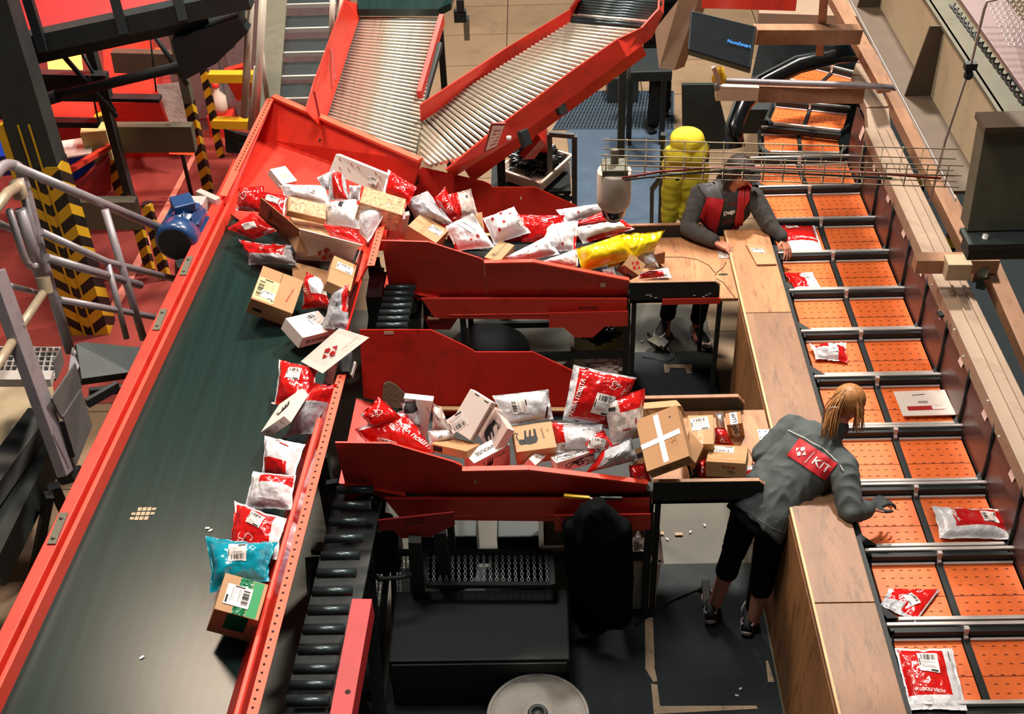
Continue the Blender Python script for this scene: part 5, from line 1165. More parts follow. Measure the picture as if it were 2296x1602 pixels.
scribble(Fp, ow, .45, .5, .2, .1, 0, 'ink', 21, 5, off=.003, th=.002); patch(Fp, ow, .28, .5, .02, .12, 0, 'ink', 'print_bar', off=.003)
panel([(655, 587, 1.28), (738, 608, 1.28), (725, 642, 1.235), (656, 622, 1.235)], .01, 'card', 'lower_flap', ow)
panel([(800, 585, 1.50), (809, 560, 1.56), (802, 600, 1.30), (790, 600, 1.27)], .006, 'white_card', 'end_flap', ow)
# big white printed mailer at hopper
def mailer(name, label_, pts, th, mat='white_card', group=None, cat='mailer'):
    q = [P(*p_[:2], z=p_[2]) for p_ in pts]
    t = E(name, sum(q, Vector()) / 4 - Vector((0, 0, th)), label_, cat, group)
    MB().slab([q[0], q[3], q[2], q[1]], th).build('mailer_body', mat, t, bevel=.002)
    return t, Face(q[0], q[1] - q[0], q[3] - q[0], -(q[1] - q[0]).cross(q[3] - q[0]))
t, F = mailer('flat_white_mailer', 'big flat white mailer with tiny red marks resting against the hopper wall', [(753, 345.5, 1.70), (871, 393, 1.66), (862, 438, 1.52), (737, 387, 1.58)], .05)
label(F, t, .78, .55, .08, .05, 0, 'top', off=.001)
for (s, tt) in ((.12, .2), (.35, .22), (.48, .24), (.18, .62), (.33, .5), (.8, .18), (.9, .3)):
    patch(F, t, s, tt, .018, .004, 0, 'ink_red', 'print_mark'); patch(F, t, s - .03, tt - .06, .006, .012, 0, 'ink_red', 'print_mark')
t, F = mailer('emblem_envelope', 'long white envelope with red arrow emblem bridging the belt edge', [(674, 811, 1.40), (760, 736, 1.63), (828, 757, 1.73), (723, 838, 1.50)], .003, cat='envelope')
emblem(F, t, .47, .52, .11, -2, 'ink_red'); text(F, t, 'НОВА ПОШТА', .80, .80, .13, -5, 'ink_red', bold=.02)
t, F = mailer('square_envelope', 'square white cardboard envelope with red banner lying on an orange tray', [(2003, 878, TZ + .03), (2118, 874, TZ + .03), (2144, 930, TZ + .03), (2025, 933, TZ + .03)], .008, cat='envelope')
patch(F, t, .48, .72, .22, .04, 0, 'ink_red', 'red_banner'); patch(F, t, .74, .72, .085, .032, 0, 'paper', 'white_field', off=.002)
patch(F, t, .45, .18, .08, .006, 3, 'ink', 'print_bar'); patch(F, t, .48, .48, .06, .02, 0, 'ink_grey', 'barcode')
t, F = mailer('tan_envelope', 'tan padded envelope with white label on the counter by the capped worker', [(1672, 545, 1.09), (1716, 552, 1.09), (1742, 592, 1.085), (1697, 593, 1.085)], .012, 'kraft', cat='envelope')
label(F, t, .45, .30, .09, .05, 5, 'top')
t, F = mailer('pink_carton_panel', 'pinkish white carton corner with red print at the head of the far chute', [(877, 492, 1.50), (919, 482, 1.50), (909, 537, 1.30), (868, 537, 1.30)], .04, 'pink_card', cat='box')
patch(F, t, .25, .5, .05, .09, 0, 'ink_red', 'red_print')
t, F = mailer('cardboard_flap_box', 'wide tan cardboard lid partly hidden behind the white cross box', [(1444, 917, 1.36), (1528, 910, 1.36), (1540, 934, 1.28), (1446, 955, 1.28)], .10, 'kraft', cat='box')
t, F = mailer('cardboard_box', 'brown box wedged under the right side of the white cross box', [(1545, 965, 1.30), (1578, 1000, 1.27), (1560, 1040, 1.22), (1545, 1020, 1.25)], .12, 'card', cat='box')
t, F = mailer('brown_carton', 'small brown box with barcode under the rumpled foil bag near the white cross', [(1425, 1005, 1.26), (1445, 1000, 1.28), (1457, 1050, 1.20), (1420, 1062, 1.16)], .09, 'card', cat='box')
patch(F, t, .5, .35, .05, .03, 10, 'ink', 'barcode')
t, F = mailer('white_shoe_box', 'tall white carton standing behind the foil and red bags on the nearer chute', [(905, 893, 1.48), (971, 900, 1.46), (955, 985, 1.22), (935, 985, 1.22)], .06, cat='box')
text(F, t, 'TEAHOUSE', .72, .25, .05, -80, 'ink', bold=0)
t, F = mailer('white_edge_carton', 'slim white box edge standing on belt beside the emblem envelope', [(752, 815, 1.46), (762, 800, 1.46), (746, 862, 1.30), (733, 862, 1.30)], .03, cat='box')
# ================================================= BAGS
RB = 'red_bag'; WB = 'white_bag'
def B(name, lab, cs, th, mat, regs=(), seed=1, wr=.009, over=(), cat='parcel bag', **k):
    t, S = make_bag(name, lab, cat, cs, th, mat, regs, seed, wr, **k)
    for o in over:
        if o[0] == 'L': label(S, t, o[1], o[2], o[3], o[4], o[5], o[6] if len(o) > 6 else 'top', off=.0035, sub=2)
        elif o[0] == 'T': text(S, t, o[1], o[2], o[3], o[4], o[5], o[6], off=.004, bold=.03)
        elif o[0] == 'S': scribble(S, t, o[1], o[2], o[3], o[4], 0, o[5], o[6], o[7] if len(o) > 7 else 4, off=.004, th=.0014, name='printed_icons')
        elif o[0] == 'R': patch(S, t, o[1], o[2], o[3], o[4], o[5], o[6], 'print_mark', off=.0035, n=4)
    return t
NP = 'НОВА ПОШТА'
# --- belt
B('teal_bag', 'puffy teal plastic bag with white waybill on the belt', [(468, 1209, 1.34), (614, 1221, 1.36), (597, 1300, 1.30), (478, 1325, 1.27)], .07, 'teal_bag', (), 3, .012, [('L', .53, .42, .105, .105, 0, 'bottom'), ('R', .53, .07, .04, .03, 0, 'paper')], sag=.10)
B('red_bag', 'red glossy mailer with waybill just above the teal bag on the belt', [(531, 1131, 1.34), (637, 1168, 1.36), (617, 1250, 1.30), (519, 1240, 1.28)], .05, WB, [(.0, .03, .82, .97, RB)], 4, .010, [('L', .52, .30, .095, .085, -14), ('S', .35, .7, .1, .08, 'ink_white', 3, 3)])
B('white_bag', 'white mailer with red band second above the teal bag on the belt', [(572, 1062, 1.36), (658, 1070, 1.38), (650, 1140, 1.32), (554, 1138, 1.29)], .05, WB, [(.28, .04, .96, .35, RB)], 5, .010, [('R', .6, .62, .08, .0015, -8, 'ink'), ('R', .55, .82, .13, .004, -6, 'ink_grey')], sag=.04)
B('white_bag', 'white pouch with dark red lower panel third above the teal bag', [(597, 983, 1.37), (680, 1000, 1.39), (655, 1076, 1.33), (592, 1062, 1.30)], .055, WB, [(.12, .62, .8, .97, RB)], 6, .011, [('R', .62, .2, .06, .008, -15, 'ink_red'), ('S', .35, .08, .05, .02, 'ink', 5, 2)], sag=.05)
B('red_bag', 'square red mailer with waybill below the emblem envelope', [(630, 813, 1.38), (712, 826, 1.40), (695, 905, 1.33), (620, 903, 1.28)], .045, RB, [(.0, 0, .04, 1, WB), (.96, 0, 1, 1, WB)], 7, .009, [('L', .50, .33, .10, .085, -5)])
B('grey_bag', 'grey pouch with red top leaning on the red wall beside the side-standing carton', [(706, 865, 1.46), (752, 868, 1.50), (700, 968, 1.32), (643, 978, 1.24)], .045, 'grey_bag', [(.0, .0, 1, .38, RB)], 8, .010, [('L', .12, .42, .05, .04, 60), ('T', NP, .7, .42, .06, -5, 'ink')], sag=.08)
B('grey_bag', 'tall grey foil pouch standing upright against the red wall above the tea carton', [(748, 648, 1.48), (779, 642, 1.52), (783, 738, 1.34), (722, 736, 1.30)], .035, 'grey_bag', [(.8, .0, 1, .6, RB)], 9, .014, [('S', .6, .4, .03, .05, 'ink', 7, 5)], sag=.12)
B('red_bag', 'red and silver crinkled mailer between the waybill box and the labelled tan box', [(690, 615, 1.42), (718, 628, 1.42), (742, 685, 1.34), (680, 690, 1.27)], .06, RB, [(.55, .0, 1, .6, WB), (0, .45, .15, .9, 'grey_bag')], 10, .012, [('S', .4, .6, .08, .06, 'ink_white', 8, 3)], sag=.03)
B('red_bag', 'red mailer with waybill hanging over the belt beside the opened carton', [(515, 513, 1.33), (566, 481, 1.40), (617, 517, 1.38), (568, 535, 1.30)], .035, RB, (), 11, .008, [('L', .50, .50, .09, .08, -25), ('T', NP, .8, .92, .12, 10, 'ink_white')], sag=.03)
B('red_bag', 'bulging red and silver mailer lowest left on the belt below the waybill mailer', [(541, 540, 1.34), (648, 552, 1.38), (660, 592, 1.30), (563, 592, 1.24)], .055, 'grey_bag', [(.0, 0, .9, .55, RB)], 12, .013, [('T', 'NOVA', .86, .3, .05, 80, 'ink_white'), ('S', .5, .3, .06, .05, 'ink_white', 9, 3)], sag=.10)
B('red_bag', 'red printed mailer at the left end of the heap by the rail', [(538, 425, 1.46), (590, 420, 1.50), (588, 474, 1.38), (533, 470, 1.33)], .05, RB, [(0, .75, .1, 1, WB)], 13, .012, [('T', 'ПОШТА', .5, .88, .11, 172, 'ink_white'), ('S', .4, .35, .14, .1, 'ink_white', 10, 4)], sag=.02)
B('red_bag', 'red mailer corner with waybill behind the opened carton side panel', [(588, 432, 1.50), (642, 442, 1.52), (636, 482, 1.44), (590, 480, 1.40)], .03, RB, [(.93, 0, 1, 1, WB)], 14, .008, [('L', .55, .3, .11, .05, -10)], sag=.03)
B('white_bag', 'long rumpled white mailer with barcode behind the film wrapped box', [(630, 415, 1.52), (725, 418, 1.56), (738, 460, 1.50), (645, 445, 1.48)], .045, WB, (), 15, .010, [('L', .72, .5, .05, .06, 80, 'bottom'), ('R', .5, .3, .015, .03, 0, 'yellow_label')], sag=.06)
B('red_bag', 'red and silver twisted mailer standing in the middle of the hopper heap', [(745, 382, 1.64), (770, 392, 1.64), (785, 448, 1.54), (735, 448, 1.52)], .05, 'grey_bag', [(.35, .0, .85, .95, RB)], 16, .013, [('T', NP, .72, .6, .09, -80, 'ink_white')], sag=.1)
B('white_bag', 'small silver white bundle tucked right of the twisted red mailer', [(784, 418, 1.60), (808, 418, 1.60), (806, 450, 1.54), (785, 455, 1.54)], .04, 'grey_bag', (), 17, .014, (), sag=.08)
B('white_bag', 'small silver corner left of the twisted red mailer', [(713, 400, 1.60), (745, 385, 1.62), (745, 425, 1.56), (728, 425, 1.54)], .03, 'grey_bag', (), 18, .012, (), sag=.02)
B('white_bag', 'round puffy white bag with label in the centre of the heap', [(732, 458, 1.56), (795, 450, 1.58), (806, 512, 1.50), (735, 500, 1.48)], .075, WB, (), 19, .010, [('L', .25, .42, .05, .06, 5, 'bottom'), ('R', .62, .35, .03, .05, -20, 'ink')], sag=.02)
B('white_bag', 'smooth white bag leaning on the wall right of the round white bag', [(803, 464, 1.60), (872, 462, 1.60), (826, 540, 1.46), (808, 520, 1.46)], .05, WB, (), 20, .009, (), sag=.03)
B('red_bag', 'flat red mailer lying over the opened white carton edge', [(729, 508, 1.55), (790, 517, 1.57), (812, 545, 1.53), (760, 542, 1.50)], .02, RB, (), 21, .006, [('S', .4, .3, .06, .03, 'ink_white', 12, 2)], sag=.02)
B('red_bag', 'red mailer with white edge propped behind the orange perforated strip', [(873, 385, 1.66), (930, 420, 1.62), (915, 455, 1.54), (862, 432, 1.58)], .03, RB, [(0, 0, .1, 1, WB)], 22, .008, (), sag=.02)
B('white_bag', 'white pouch with red print behind the perforated strip above the pinkish carton', [(880, 470, 1.56), (905, 470, 1.54), (907, 490, 1.50), (878, 498, 1.50)], .03, WB, [(.1, .5, .9, .9, RB)], 23, .008, ())
# --- chute 1
B('grey_bag', 'large dull grey bag draped at the head of the farther chute', [(912, 452, 1.50), (958, 432, 1.52), (1012, 500, 1.42), (940, 500, 1.36)], .07, 'grey_bag', (), 24, .016, (), sag=.03)
B('red_bag', 'crumpled red mailer pointing up behind the grey draped bag', [(975, 448, 1.52), (998, 424, 1.56), (1030, 480, 1.44), (1005, 495, 1.40)], .05, RB, (), 25, .014, [('S', .6, .6, .07, .07, 'ink_white', 13, 4)], sag=.04)
B('red_bag', 'red and clear mailer with black writing right of the crumpled red one', [(1010, 438, 1.52), (1054, 427, 1.54), (1068, 480, 1.42), (1018, 488, 1.42)], .03, 'clear_bag', [(0, 0, .35, 1, RB)], 26, .010, [('S', .75, .3, .04, .03, 'ink', 14, 3)], sag=.02)
B('white_bag', 'white mailer with two black text lines in the middle of the farther chute', [(1004, 510, 1.44), (1058, 482, 1.46), (1103, 552, 1.36), (1025, 560, 1.32)], .055, WB, [(0, .75, .06, 1, RB)], 27, .012, [('R', .45, .4, .13, .003, -60, 'ink'), ('R', .62, .38, .12, .003, -60, 'ink'), ('R', .72, .72, .02, .018, 0, 'ink_red'), ('R', .5, .78, .015, .015, 0, 'ink_red')], sag=.03)
B('white_bag', 'puffed white bag dotted with small red prints on the farther chute', [(1088, 492, 1.45), (1150, 468, 1.48), (1184, 520, 1.40), (1110, 545, 1.35)], .08, WB, (), 28, .010, [('R', .2, .3, .018, .022, 0, 'ink_red'), ('R', .5, .2, .018, .022, 0, 'ink_red'), ('R', .45, .55, .018, .022, 0, 'ink_red'), ('R', .25, .75, .018, .022, 0, 'ink_red'), ('R', .72, .35, .012, .015, 0, 'ink_red'), ('L', .86, .72, .05, .04, 30)], sag=.03)
B('kraft_box_corner', 'plain tan envelope corner behind the two-line white mailer', [(1056, 480, 1.42), (1080, 478, 1.42), (1085, 515, 1.34), (1070, 510, 1.34)], .02, 'kraft', (), 29, .002, (), sag=.01, cat='envelope')
B('red_bag', 'large flat red bag against the back wall of the farther chute', [(1160, 484, 1.46), (1260, 486, 1.44), (1250, 540, 1.32), (1175, 540, 1.34)], .03, RB, (), 30, .009, [('T', 'ПОШТА', .1, .35, .09, 80, 'ink_white'), ('S', .65, .25, .1, .05, 'ink_white', 15, 3)], sag=.03)
B('white_bag', 'white mailer with creased folds left of the yellow bag', [(1212, 502, 1.40), (1292, 500, 1.40), (1287, 562, 1.30), (1222, 560, 1.30)], .05, WB, [(.92, .5, 1, 1, RB)], 31, .014, [('R', .5, .6, .10, .002, -75, 'ink'), ('R', .6, .85, .016, .016, 0, 'ink_red')], sag=.04)
B('white_bag', 'round ended white mailer with tiny red dashes at the front wall of the farther chute', [(1140, 575, 1.34), (1225, 532, 1.37), (1248, 570, 1.30), (1150, 590, 1.28)], .05, WB, (), 32, .008, [('R', .2, .5, .02, .004, 20, 'ink_red'), ('R', .4, .4, .02, .004, 20, 'ink_red'), ('R', .35, .7, .02, .004, 20, 'ink_red'), ('R', .6, .3, .02, .004, 20, 'ink_red'), ('S', .8, .4, .05, .06, 'ink_grey', 16, 3)], sag=.02)
B('white_bag', 'thin white bag half hidden between the round ended mailer and the yellow bag', [(1222, 585, 1.32), (1295, 560, 1.33), (1292, 596, 1.28), (1270, 598, 1.26)], .025, 'clear_bag', [(0, 0, 1, .35, WB)], 33, .008, (), sag=.02)
B('white_bag', 'white mailer leaning out over the right end of the farther chute wall', [(1252, 472, 1.38), (1348, 458, 1.38), (1350, 480, 1.32), (1272, 500, 1.34)], .045, WB, (), 34, .012, [('R', .55, .6, .10, .002, 8, 'ink'), ('R', .35, .6, .014, .014, 0, 'ink_red')], sag=.03)
B('red_bag', 'wedge shaped red mailer between two white mailers near the far bench', [(1292, 500, 1.36), (1355, 474, 1.38), (1384, 495, 1.34), (1300, 512, 1.32)], .02, RB, (), 35, .006, (), sag=.01)
B('white_bag', 'white mailer with red underside right above the yellow bag', [(1290, 512, 1.34), (1390, 494, 1.36), (1416, 514, 1.32), (1312, 544, 1.28)], .05, WB, [(.86, .0, 1, .8, RB), (.1, .82, 1, 1, RB)], 36, .010, [('S', .25, .3, .03, .02, 'ink', 17, 3), ('R', .65, .4, .04, .002, 85, 'ink')], sag=.02)
B('yellow_bag', 'big shiny yellow bag, its fatter left half on the farther chute', [(1298, 560, 1.35), (1395, 528, 1.38), (1420, 578, 1.28), (1310, 606, 1.25)], .085, 'yellow_bag', (), 37, .013, (), sag=.02)
B('yellow_bag', 'second yellow bag with pointed corner reaching over the far bench', [(1395, 528, 1.40), (1484, 520, 1.36), (1465, 562, 1.24), (1365, 600, 1.22)], .06, 'yellow_bag', (), 38, .018, (), sag=.06)
B('white_bag', 'small white bundle behind the emblem cube box', [(1425, 565, 1.27), (1462, 562, 1.24), (1474, 598, 1.15), (1440, 600, 1.15)], .05, WB, (), 39, .014, (), sag=.02)
B('red_bag', 'small red and white mailer lying on the far bench top', [(1432, 612, 1.10), (1495, 602, 1.10), (1503, 622, 1.075), (1436, 626, 1.075)], .025, WB, [(.05, .35, .75, .95, RB)], 40, .010, (), sag=.05)
B('white_bag', 'crumpled white scrap of mailer under the yellow bag by the red lip', [(1350, 606, 1.24), (1375, 598, 1.24), (1380, 618, 1.2), (1360, 620, 1.2)], .02, WB, (), 41, .01, ())
# --- chute 2
B('red_bag', 'large red mailer with white lettering at the left of the nearer chute', [(803, 965, 1.36), (905, 925, 1.42), (965, 1012, 1.30), (835, 1002, 1.22)], .045, RB, [(0, 0, 1, .1, WB), (0, 0, .04, 1, WB)], 42, .009, [('T', NP, .90, .55, .20, -70, 'ink_white'), ('L', .42, .68, .11, .08, -30)], sag=.02)
B('red_bag', 'crumpled red bag with white rim behind the lettered red mailer', [(812, 930, 1.44), (850, 893, 1.50), (895, 935, 1.42), (835, 958, 1.36)], .05, RB, [(0, .0, .12, 1, WB)], 43, .015, [('S', .5, .35, .1, .06, 'ink_white', 18, 4)], sag=.03)
B('grey_bag', 'silver foil pouch between the torn pad and the tall white carton', [(900, 905, 1.46), (932, 898, 1.48), (945, 960, 1.34), (915, 940, 1.34)], .04, 'grey_bag', [(.3, 0, 1, .4, 'ink')], 44, .015, (), sag=.05)
B('grey_bag', 'grey see-through pouch right of the tall white carton', [(972, 908, 1.44), (988, 915, 1.42), (1012, 968, 1.32), (970, 968, 1.30)], .035, 'clear_bag', (), 45, .012, [('R', .5, .35, .05, .005, -60, 'ink')], sag=.05)
B('white_bag', 'white mailer scrap with round logo above the flat brown box', [(962, 968, 1.36), (1008, 965, 1.36), (1022, 985, 1.32), (966, 1004, 1.30)], .03, WB, (), 46, .012, [('S', .45, .5, .03, .03, 'ink', 19, 3)], sag=.04)
B('white_bag', 'flat white mailer with waybill leaning on the nearer chutes back wall', [(1111, 891, 1.48), (1224, 878, 1.48), (1234, 938, 1.36), (1142, 952, 1.38)], .04, WB, (), 47, .011, [('L', .37, .45, .09, .095, 85, 'top'), ('R', .88, .75, .012, .07, -20, 'ink')], sag=.02)
B('red_bag', 'biggest red mailer with vertical white lettering standing on the nearer chute', [(1291, 826, 1.62), (1418, 852, 1.56), (1370, 958, 1.34), (1269, 936, 1.42)], .055, RB, [(0, 0, .10, 1, WB), (0, .93, 1, 1, WB), (0, 0, 1, .03, WB)], 48, .010, [('T', NP, .16, .55, .22, 84, 'ink_white'), ('L', .62, .58, .11, .12, -2), ('S', .7, .22, .07, .05, 'ink_white', 20, 4), ('S', .9, .28, .04, .05, 'ink_white', 21, 3), ('S', .85, .5, .05, .04, 'ink_white', 22, 3)], sag=.02)
B('clear_bag', 'translucent mailer with red header in front of the biggest red mailer', [(1358, 900, 1.50), (1442, 878, 1.48), (1436, 975, 1.32), (1374, 992, 1.32)], .045, 'clear_bag', [(.28, 0, 1, .35, RB)], 49, .010, [('R', .12, .25, .03, .02, 0, 'ink'), ('R', .45, .62, .002, .05, 0, 'ink_red'), ('R', .68, .62, .01, .03, 0, 'ink_red'), ('R', .4, .75, .05, .008, 0, 'ink_red')], sag=.02)
B('white_bag', 'white mailer with tall red block lying below the biggest red mailer', [(1237, 950, 1.36), (1345, 955, 1.38), (1340, 1012, 1.30), (1252, 1012, 1.28)], .04, WB, [(.0, .0, .28, .72, RB)], 50, .010, [('L', .2, .88, .04, .03, 0), ('S', .7, .3, .06, .02, 'ink', 23, 2)], sag=.02)
B('red_bag', 'small red and white mailer with label in the middle of the nearer chute heap', [(1310, 985, 1.36), (1352, 968, 1.38), (1372, 1000, 1.32), (1325, 1015, 1.32)], .03, RB, [(0, 0, .6, .12, WB)], 51, .009, [('L', .4, .6, .09, .07, -35)], sag=.02)
B('foil_bag', 'rumpled silver bag with red edge and printed strip near the front lip', [(1352, 1012, 1.32), (1410, 985, 1.36), (1425, 1030, 1.26), (1318, 1058, 1.22)], .06, 'grey_bag', [(0, 0, .14, 1, RB), (0, 0, .6, .08, RB)], 52, .016, [('R', .42, .35, .13, .03, 25, 'paper'), ('T', 'Gusto', .42, .35, .07, 25, 'ink')], sag=.03)
B('red_bag', 'red bag poking out below the white cross box', [(1412, 1045, 1.24), (1445, 1040, 1.24), (1458, 1078, 1.14), (1415, 1070, 1.14)], .04, RB, (), 53, .012, [('S', .5, .6, .05, .05, 'ink_white', 24, 3)], sag=.02)
B('red_bag', 'red mailer wedged between boxes in the centre of the nearer bench', [(1604, 962, 1.20), (1625, 962, 1.20), (1643, 998, 1.12), (1604, 995, 1.12)], .03, RB, (), 54, .010, [('S', .5, .7, .05, .03, 'ink_white', 25, 3)], sag=.02)
B('white_bag', 'small white pouch left of the handwritten box', [(1603, 928, 1.22), (1620, 926, 1.22), (1625, 960, 1.12), (1608, 960, 1.12)], .03, WB, (), 55, .010, (), sag=.03)
B('red_bag', 'dark red mailer between the white cross box and the taped box', [(1565, 1036, 1.16), (1582, 1032, 1.16), (1580, 1070, 1.08), (1560, 1068, 1.08)], .03, RB, (), 56, .010, [('S', .5, .5, .03, .04, 'ink_white', 26, 3)], sag=.02)
B('white_bag', 'red cornered white mailer on the bench behind the gloved workers elbow', [(1672, 1048, 1.09), (1695, 1044, 1.09), (1700, 1070, 1.07), (1670, 1075, 1.07)], .012, WB, [(0, .4, .6, 1, RB)], 57, .006, ())
B('black_pouch', 'black plastic pouch in the gap below the white cross box', [(1540, 1040, 1.14), (1562, 1035, 1.14), (1568, 1070, 1.08), (1548, 1072, 1.08)], .025, 'black_glossy', (), 58, .010, ())
# --- tray parcels
z = TZ + .018
B('red_bag', 'large red and white mailer on the tray beside the capped workers hand', [(1748, 508, z + .01), (1823, 510, z + .01), (1842, 566, z), (1765, 566, z)], .03, WB, [(0, 0, .93, .66, RB)], 60, .008, [('T', NP, .62, .58, .16, 178, 'ink_white'), ('L', .35, .15, .09, .04, 0)], sag=.02, bot=.2)
B('red_bag', 'small creased red mailer two trays before the capped workers hand', [(1762, 614, z + .01), (1820, 614, z + .01), (1838, 648, z), (1785, 650, z)], .02, WB, [(0, .0, .55, .85, RB)], 61, .010, [('L', .62, .3, .07, .04, -15)], sag=.05, bot=.2)
B('white_bag', 'crumpled white and red packet with barcode alone on its tray', [(1818, 775, z + .02), (1893, 772, z + .02), (1898, 812, z), (1832, 806, z)], .04, WB, [(.1, .0, .45, .4, RB), (.7, .35, 1, 1, RB)], 62, .020, [('L', .6, .6, .06, .04, -5)], sag=.08, bot=.2)
B('red_bag', 'puffy red mailer with white border and label casting a shadow on its tray', [(2098, 1140, z + .03), (2237, 1146, z + .03), (2264, 1208, z + .02), (2114, 1205, z + .01)], .045, WB, [(.22, .06, .97, .72, RB)], 63, .010, [('L', .75, .42, .09, .085, 90), ('T', 'НОВА ПО', .26, .42, .09, -80, 'ink_white')], sag=.05, bot=.4)
B('red_bag', 'folded triangular red and silver mailer flat on its tray', [(1997, 1325, z), (2100, 1325, z), (2050, 1392, z), (1979, 1358, z)], .012, 'grey_bag', [(.1, .0, .98, .55, RB), (.55, .0, .98, .9, RB)], 64, .010, [('L', .60, .45, .10, .05, -40), ('S', .6, .1, .04, .03, 'ink_white', 27, 3)], sag=.02, bot=.2)
B('red_bag', 'flat red mailer with barcode label and white side on the nearest tray', [(2014, 1462, z + .01), (2130, 1462, z + .01), (2160, 1588, z), (2044, 1586, z)], .025, WB, [(.03, .02, .80, .80, RB)], 65, .008, [('L', .50, .28, .10, .12, -3), ('T', NP, .42, .73, .14, 172, 'ink_white'), ('R', .9, .15, .004, .06, 0, 'ink')], sag=.03, bot=.2)
# ================================================= PEOPLE
from mathutils.bvhtree import BVHTree
V = Vector
def frame(d, side):
    d = d.normalized(); s = (side - d * side.dot(d)).normalized(); return s, d.cross(s), d
def capsule(mb, a, b, ra, rb, n=16, flat=1.0, side=None):   # tapered, with rounded ends
    a, b = V(a), V(b); d = (b - a); L_ = d.length; s, t_, d = frame(d, V(side) if side is not None else (V((0, 0, 1)) if abs(d.normalized().z) < .9 else V((1, 0, 0))))
    prof = [(-ra * math.cos(k * math.pi / 10), ra * math.sin(k * math.pi / 10)) for k in range(0, 5)] + [(0, ra), (L_ / 2, (ra + rb) / 2), (L_, rb)] + [(L_ + rb * math.sin(k * math.pi / 10), rb * math.cos(k * math.pi / 10)) for k in range(1, 6)]
    vs = []
    for z, r in prof: vs += [a + d * z + s * (r * math.cos(2 * math.pi * j / n)) + t_ * (r * flat * math.sin(2 * math.pi * j / n)) for j in range(n)]
    k = len(prof); mb.add(vs, [(i * n + j, i * n + (j + 1) % n, (i + 1) * n + (j + 1) % n, (i + 1) * n + j) for i in range(k - 1) for j in range(n)], 0, True)
    mb.add(vs[:n], [tuple(reversed(range(n)))]); mb.add(vs[-n:], [tuple(range(n))])
def loft(mb, secs, n=28):   # secs: (centre, side vector, half width, half depth, dirvector)
    vs = []
    for c, s, hw, hd, d in secs:
        c = V(c); s, t_, d = frame(V(d), V(s))
        vs += [c + s * hw * (abs(math.cos(q)) ** .85) * (1 if math.cos(q) > 0 else -1) + t_ * hd * (abs(math.sin(q)) ** .85) * (1 if math.sin(q) > 0 else -1) for q in (2 * math.pi * j / n for j in range(n))]
    k = len(secs); mb.add(vs, [(i * n + j, i * n + (j + 1) % n, (i + 1) * n + (j + 1) % n, (i + 1) * n + j) for i in range(k - 1) for j in range(n)], 0, True)
    mb.add(vs[:n], [tuple(reversed(range(n)))]); mb.add(vs[-n:], [tuple(range(n))])
def remesh(mb, name, mat, parent, voxel=.008, smooth=4, wr=0, wf=14, seed=0, wdir=(1, 1, 1), cut=None):
    lo = sum(mb.v, V()) / len(mb.v); me = bpy.data.meshes.new(name); me.from_pydata([v - lo for v in mb.v], [], mb.f)
    o = bpy.data.objects.new(name, me); C.objects.link(o)
    bm = bmesh.new(); bm.from_mesh(me); bmesh.ops.recalc_face_normals(bm, faces=bm.faces); bm.to_mesh(me); bm.free()
    r = o.modifiers.new('r', 'REMESH'); r.mode = 'VOXEL'; r.voxel_size = voxel
    s = o.modifiers.new('s', 'SMOOTH'); s.iterations = smooth; s.factor = .6
    bpy.context.view_layer.update()
    m2 = bpy.data.meshes.new_from_object(o.evaluated_get(bpy.context.evaluated_depsgraph_get())); o.modifiers.clear(); o.data = m2; bpy.data.meshes.remove(me)
    if wr:
        ns = [v.normal.copy() for v in m2.vertices]
        for v, n_ in zip(m2.vertices, ns):
            q = V((v.co.x * wf * wdir[0], v.co.y * wf * wdir[1], v.co.z * wf * wdir[2])) + V((seed, seed, 0))
            v.co += n_ * wr * ((1 - abs(noise.noise(q)) * 2.2) * .7 + noise.noise(q * .4) * .8)
    for p in m2.polygons: p.use_smooth = True
    m2.materials.clear(); m2.materials.append(MATS[mat]); m2.update()
    WO[o] = lo
    if parent: o.parent = parent; o.location = lo - WO[parent]
    else: o.location = lo
    return o
def bvh_of(o):
    w0 = WO[o]; me = o.data
    return BVHTree.FromPolygons([v.co + w0 for v in me.vertices], [tuple(p.vertices) for p in me.polygons])
CAMP = V((0, 0, HC))
class Decal:   # quad (four pixel corners) laid onto a surface
    def __init__(s, tree, px, off=.004): s.tree, s.px, s.o = tree, [V((*p_, 0)) for p_ in px], off; s.la = (s.at(1, .5) - s.at(0, .5)).length; s.lb = (s.at(.5, 1) - s.at(.5, 0)).length
    def at(s, u, v, off=0, side=1):
        p_ = (s.px[0] * (1 - u) + s.px[1] * u) * (1 - v) + (s.px[3] * (1 - u) + s.px[2] * u) * v
        d = ray(p_.x, p_.y).normalized(); h = s.tree.ray_cast(CAMP, d)
        if h[0] is None:
            nr = s.tree.find_nearest(CAMP + d * (getattr(s, 'last', 7.0))); return nr[0] + nr[1] * (s.o + off)
        s.last = (h[0] - CAMP).length; n_ = h[1] if h[1].dot(d) < 0 else -h[1]
        return h[0] + n_ * (s.o + off)
def decal_poly(tree, px, mat, name, par, off=.006, n=14):   # px: 4 corners
    D = Decal(tree, px, off); mb = MB()
    vs = [D.at(i / n, j / n) for j in range(n + 1) for i in range(n + 1)]
    mb.add(vs, [(j * (n + 1) + i, j * (n + 1) + i + 1, (j + 1) * (n + 1) + i + 1, (j + 1) * (n + 1) + i) for j in range(n) for i in range(n)], 0, True)
    return mb.build(name, mat, par), D
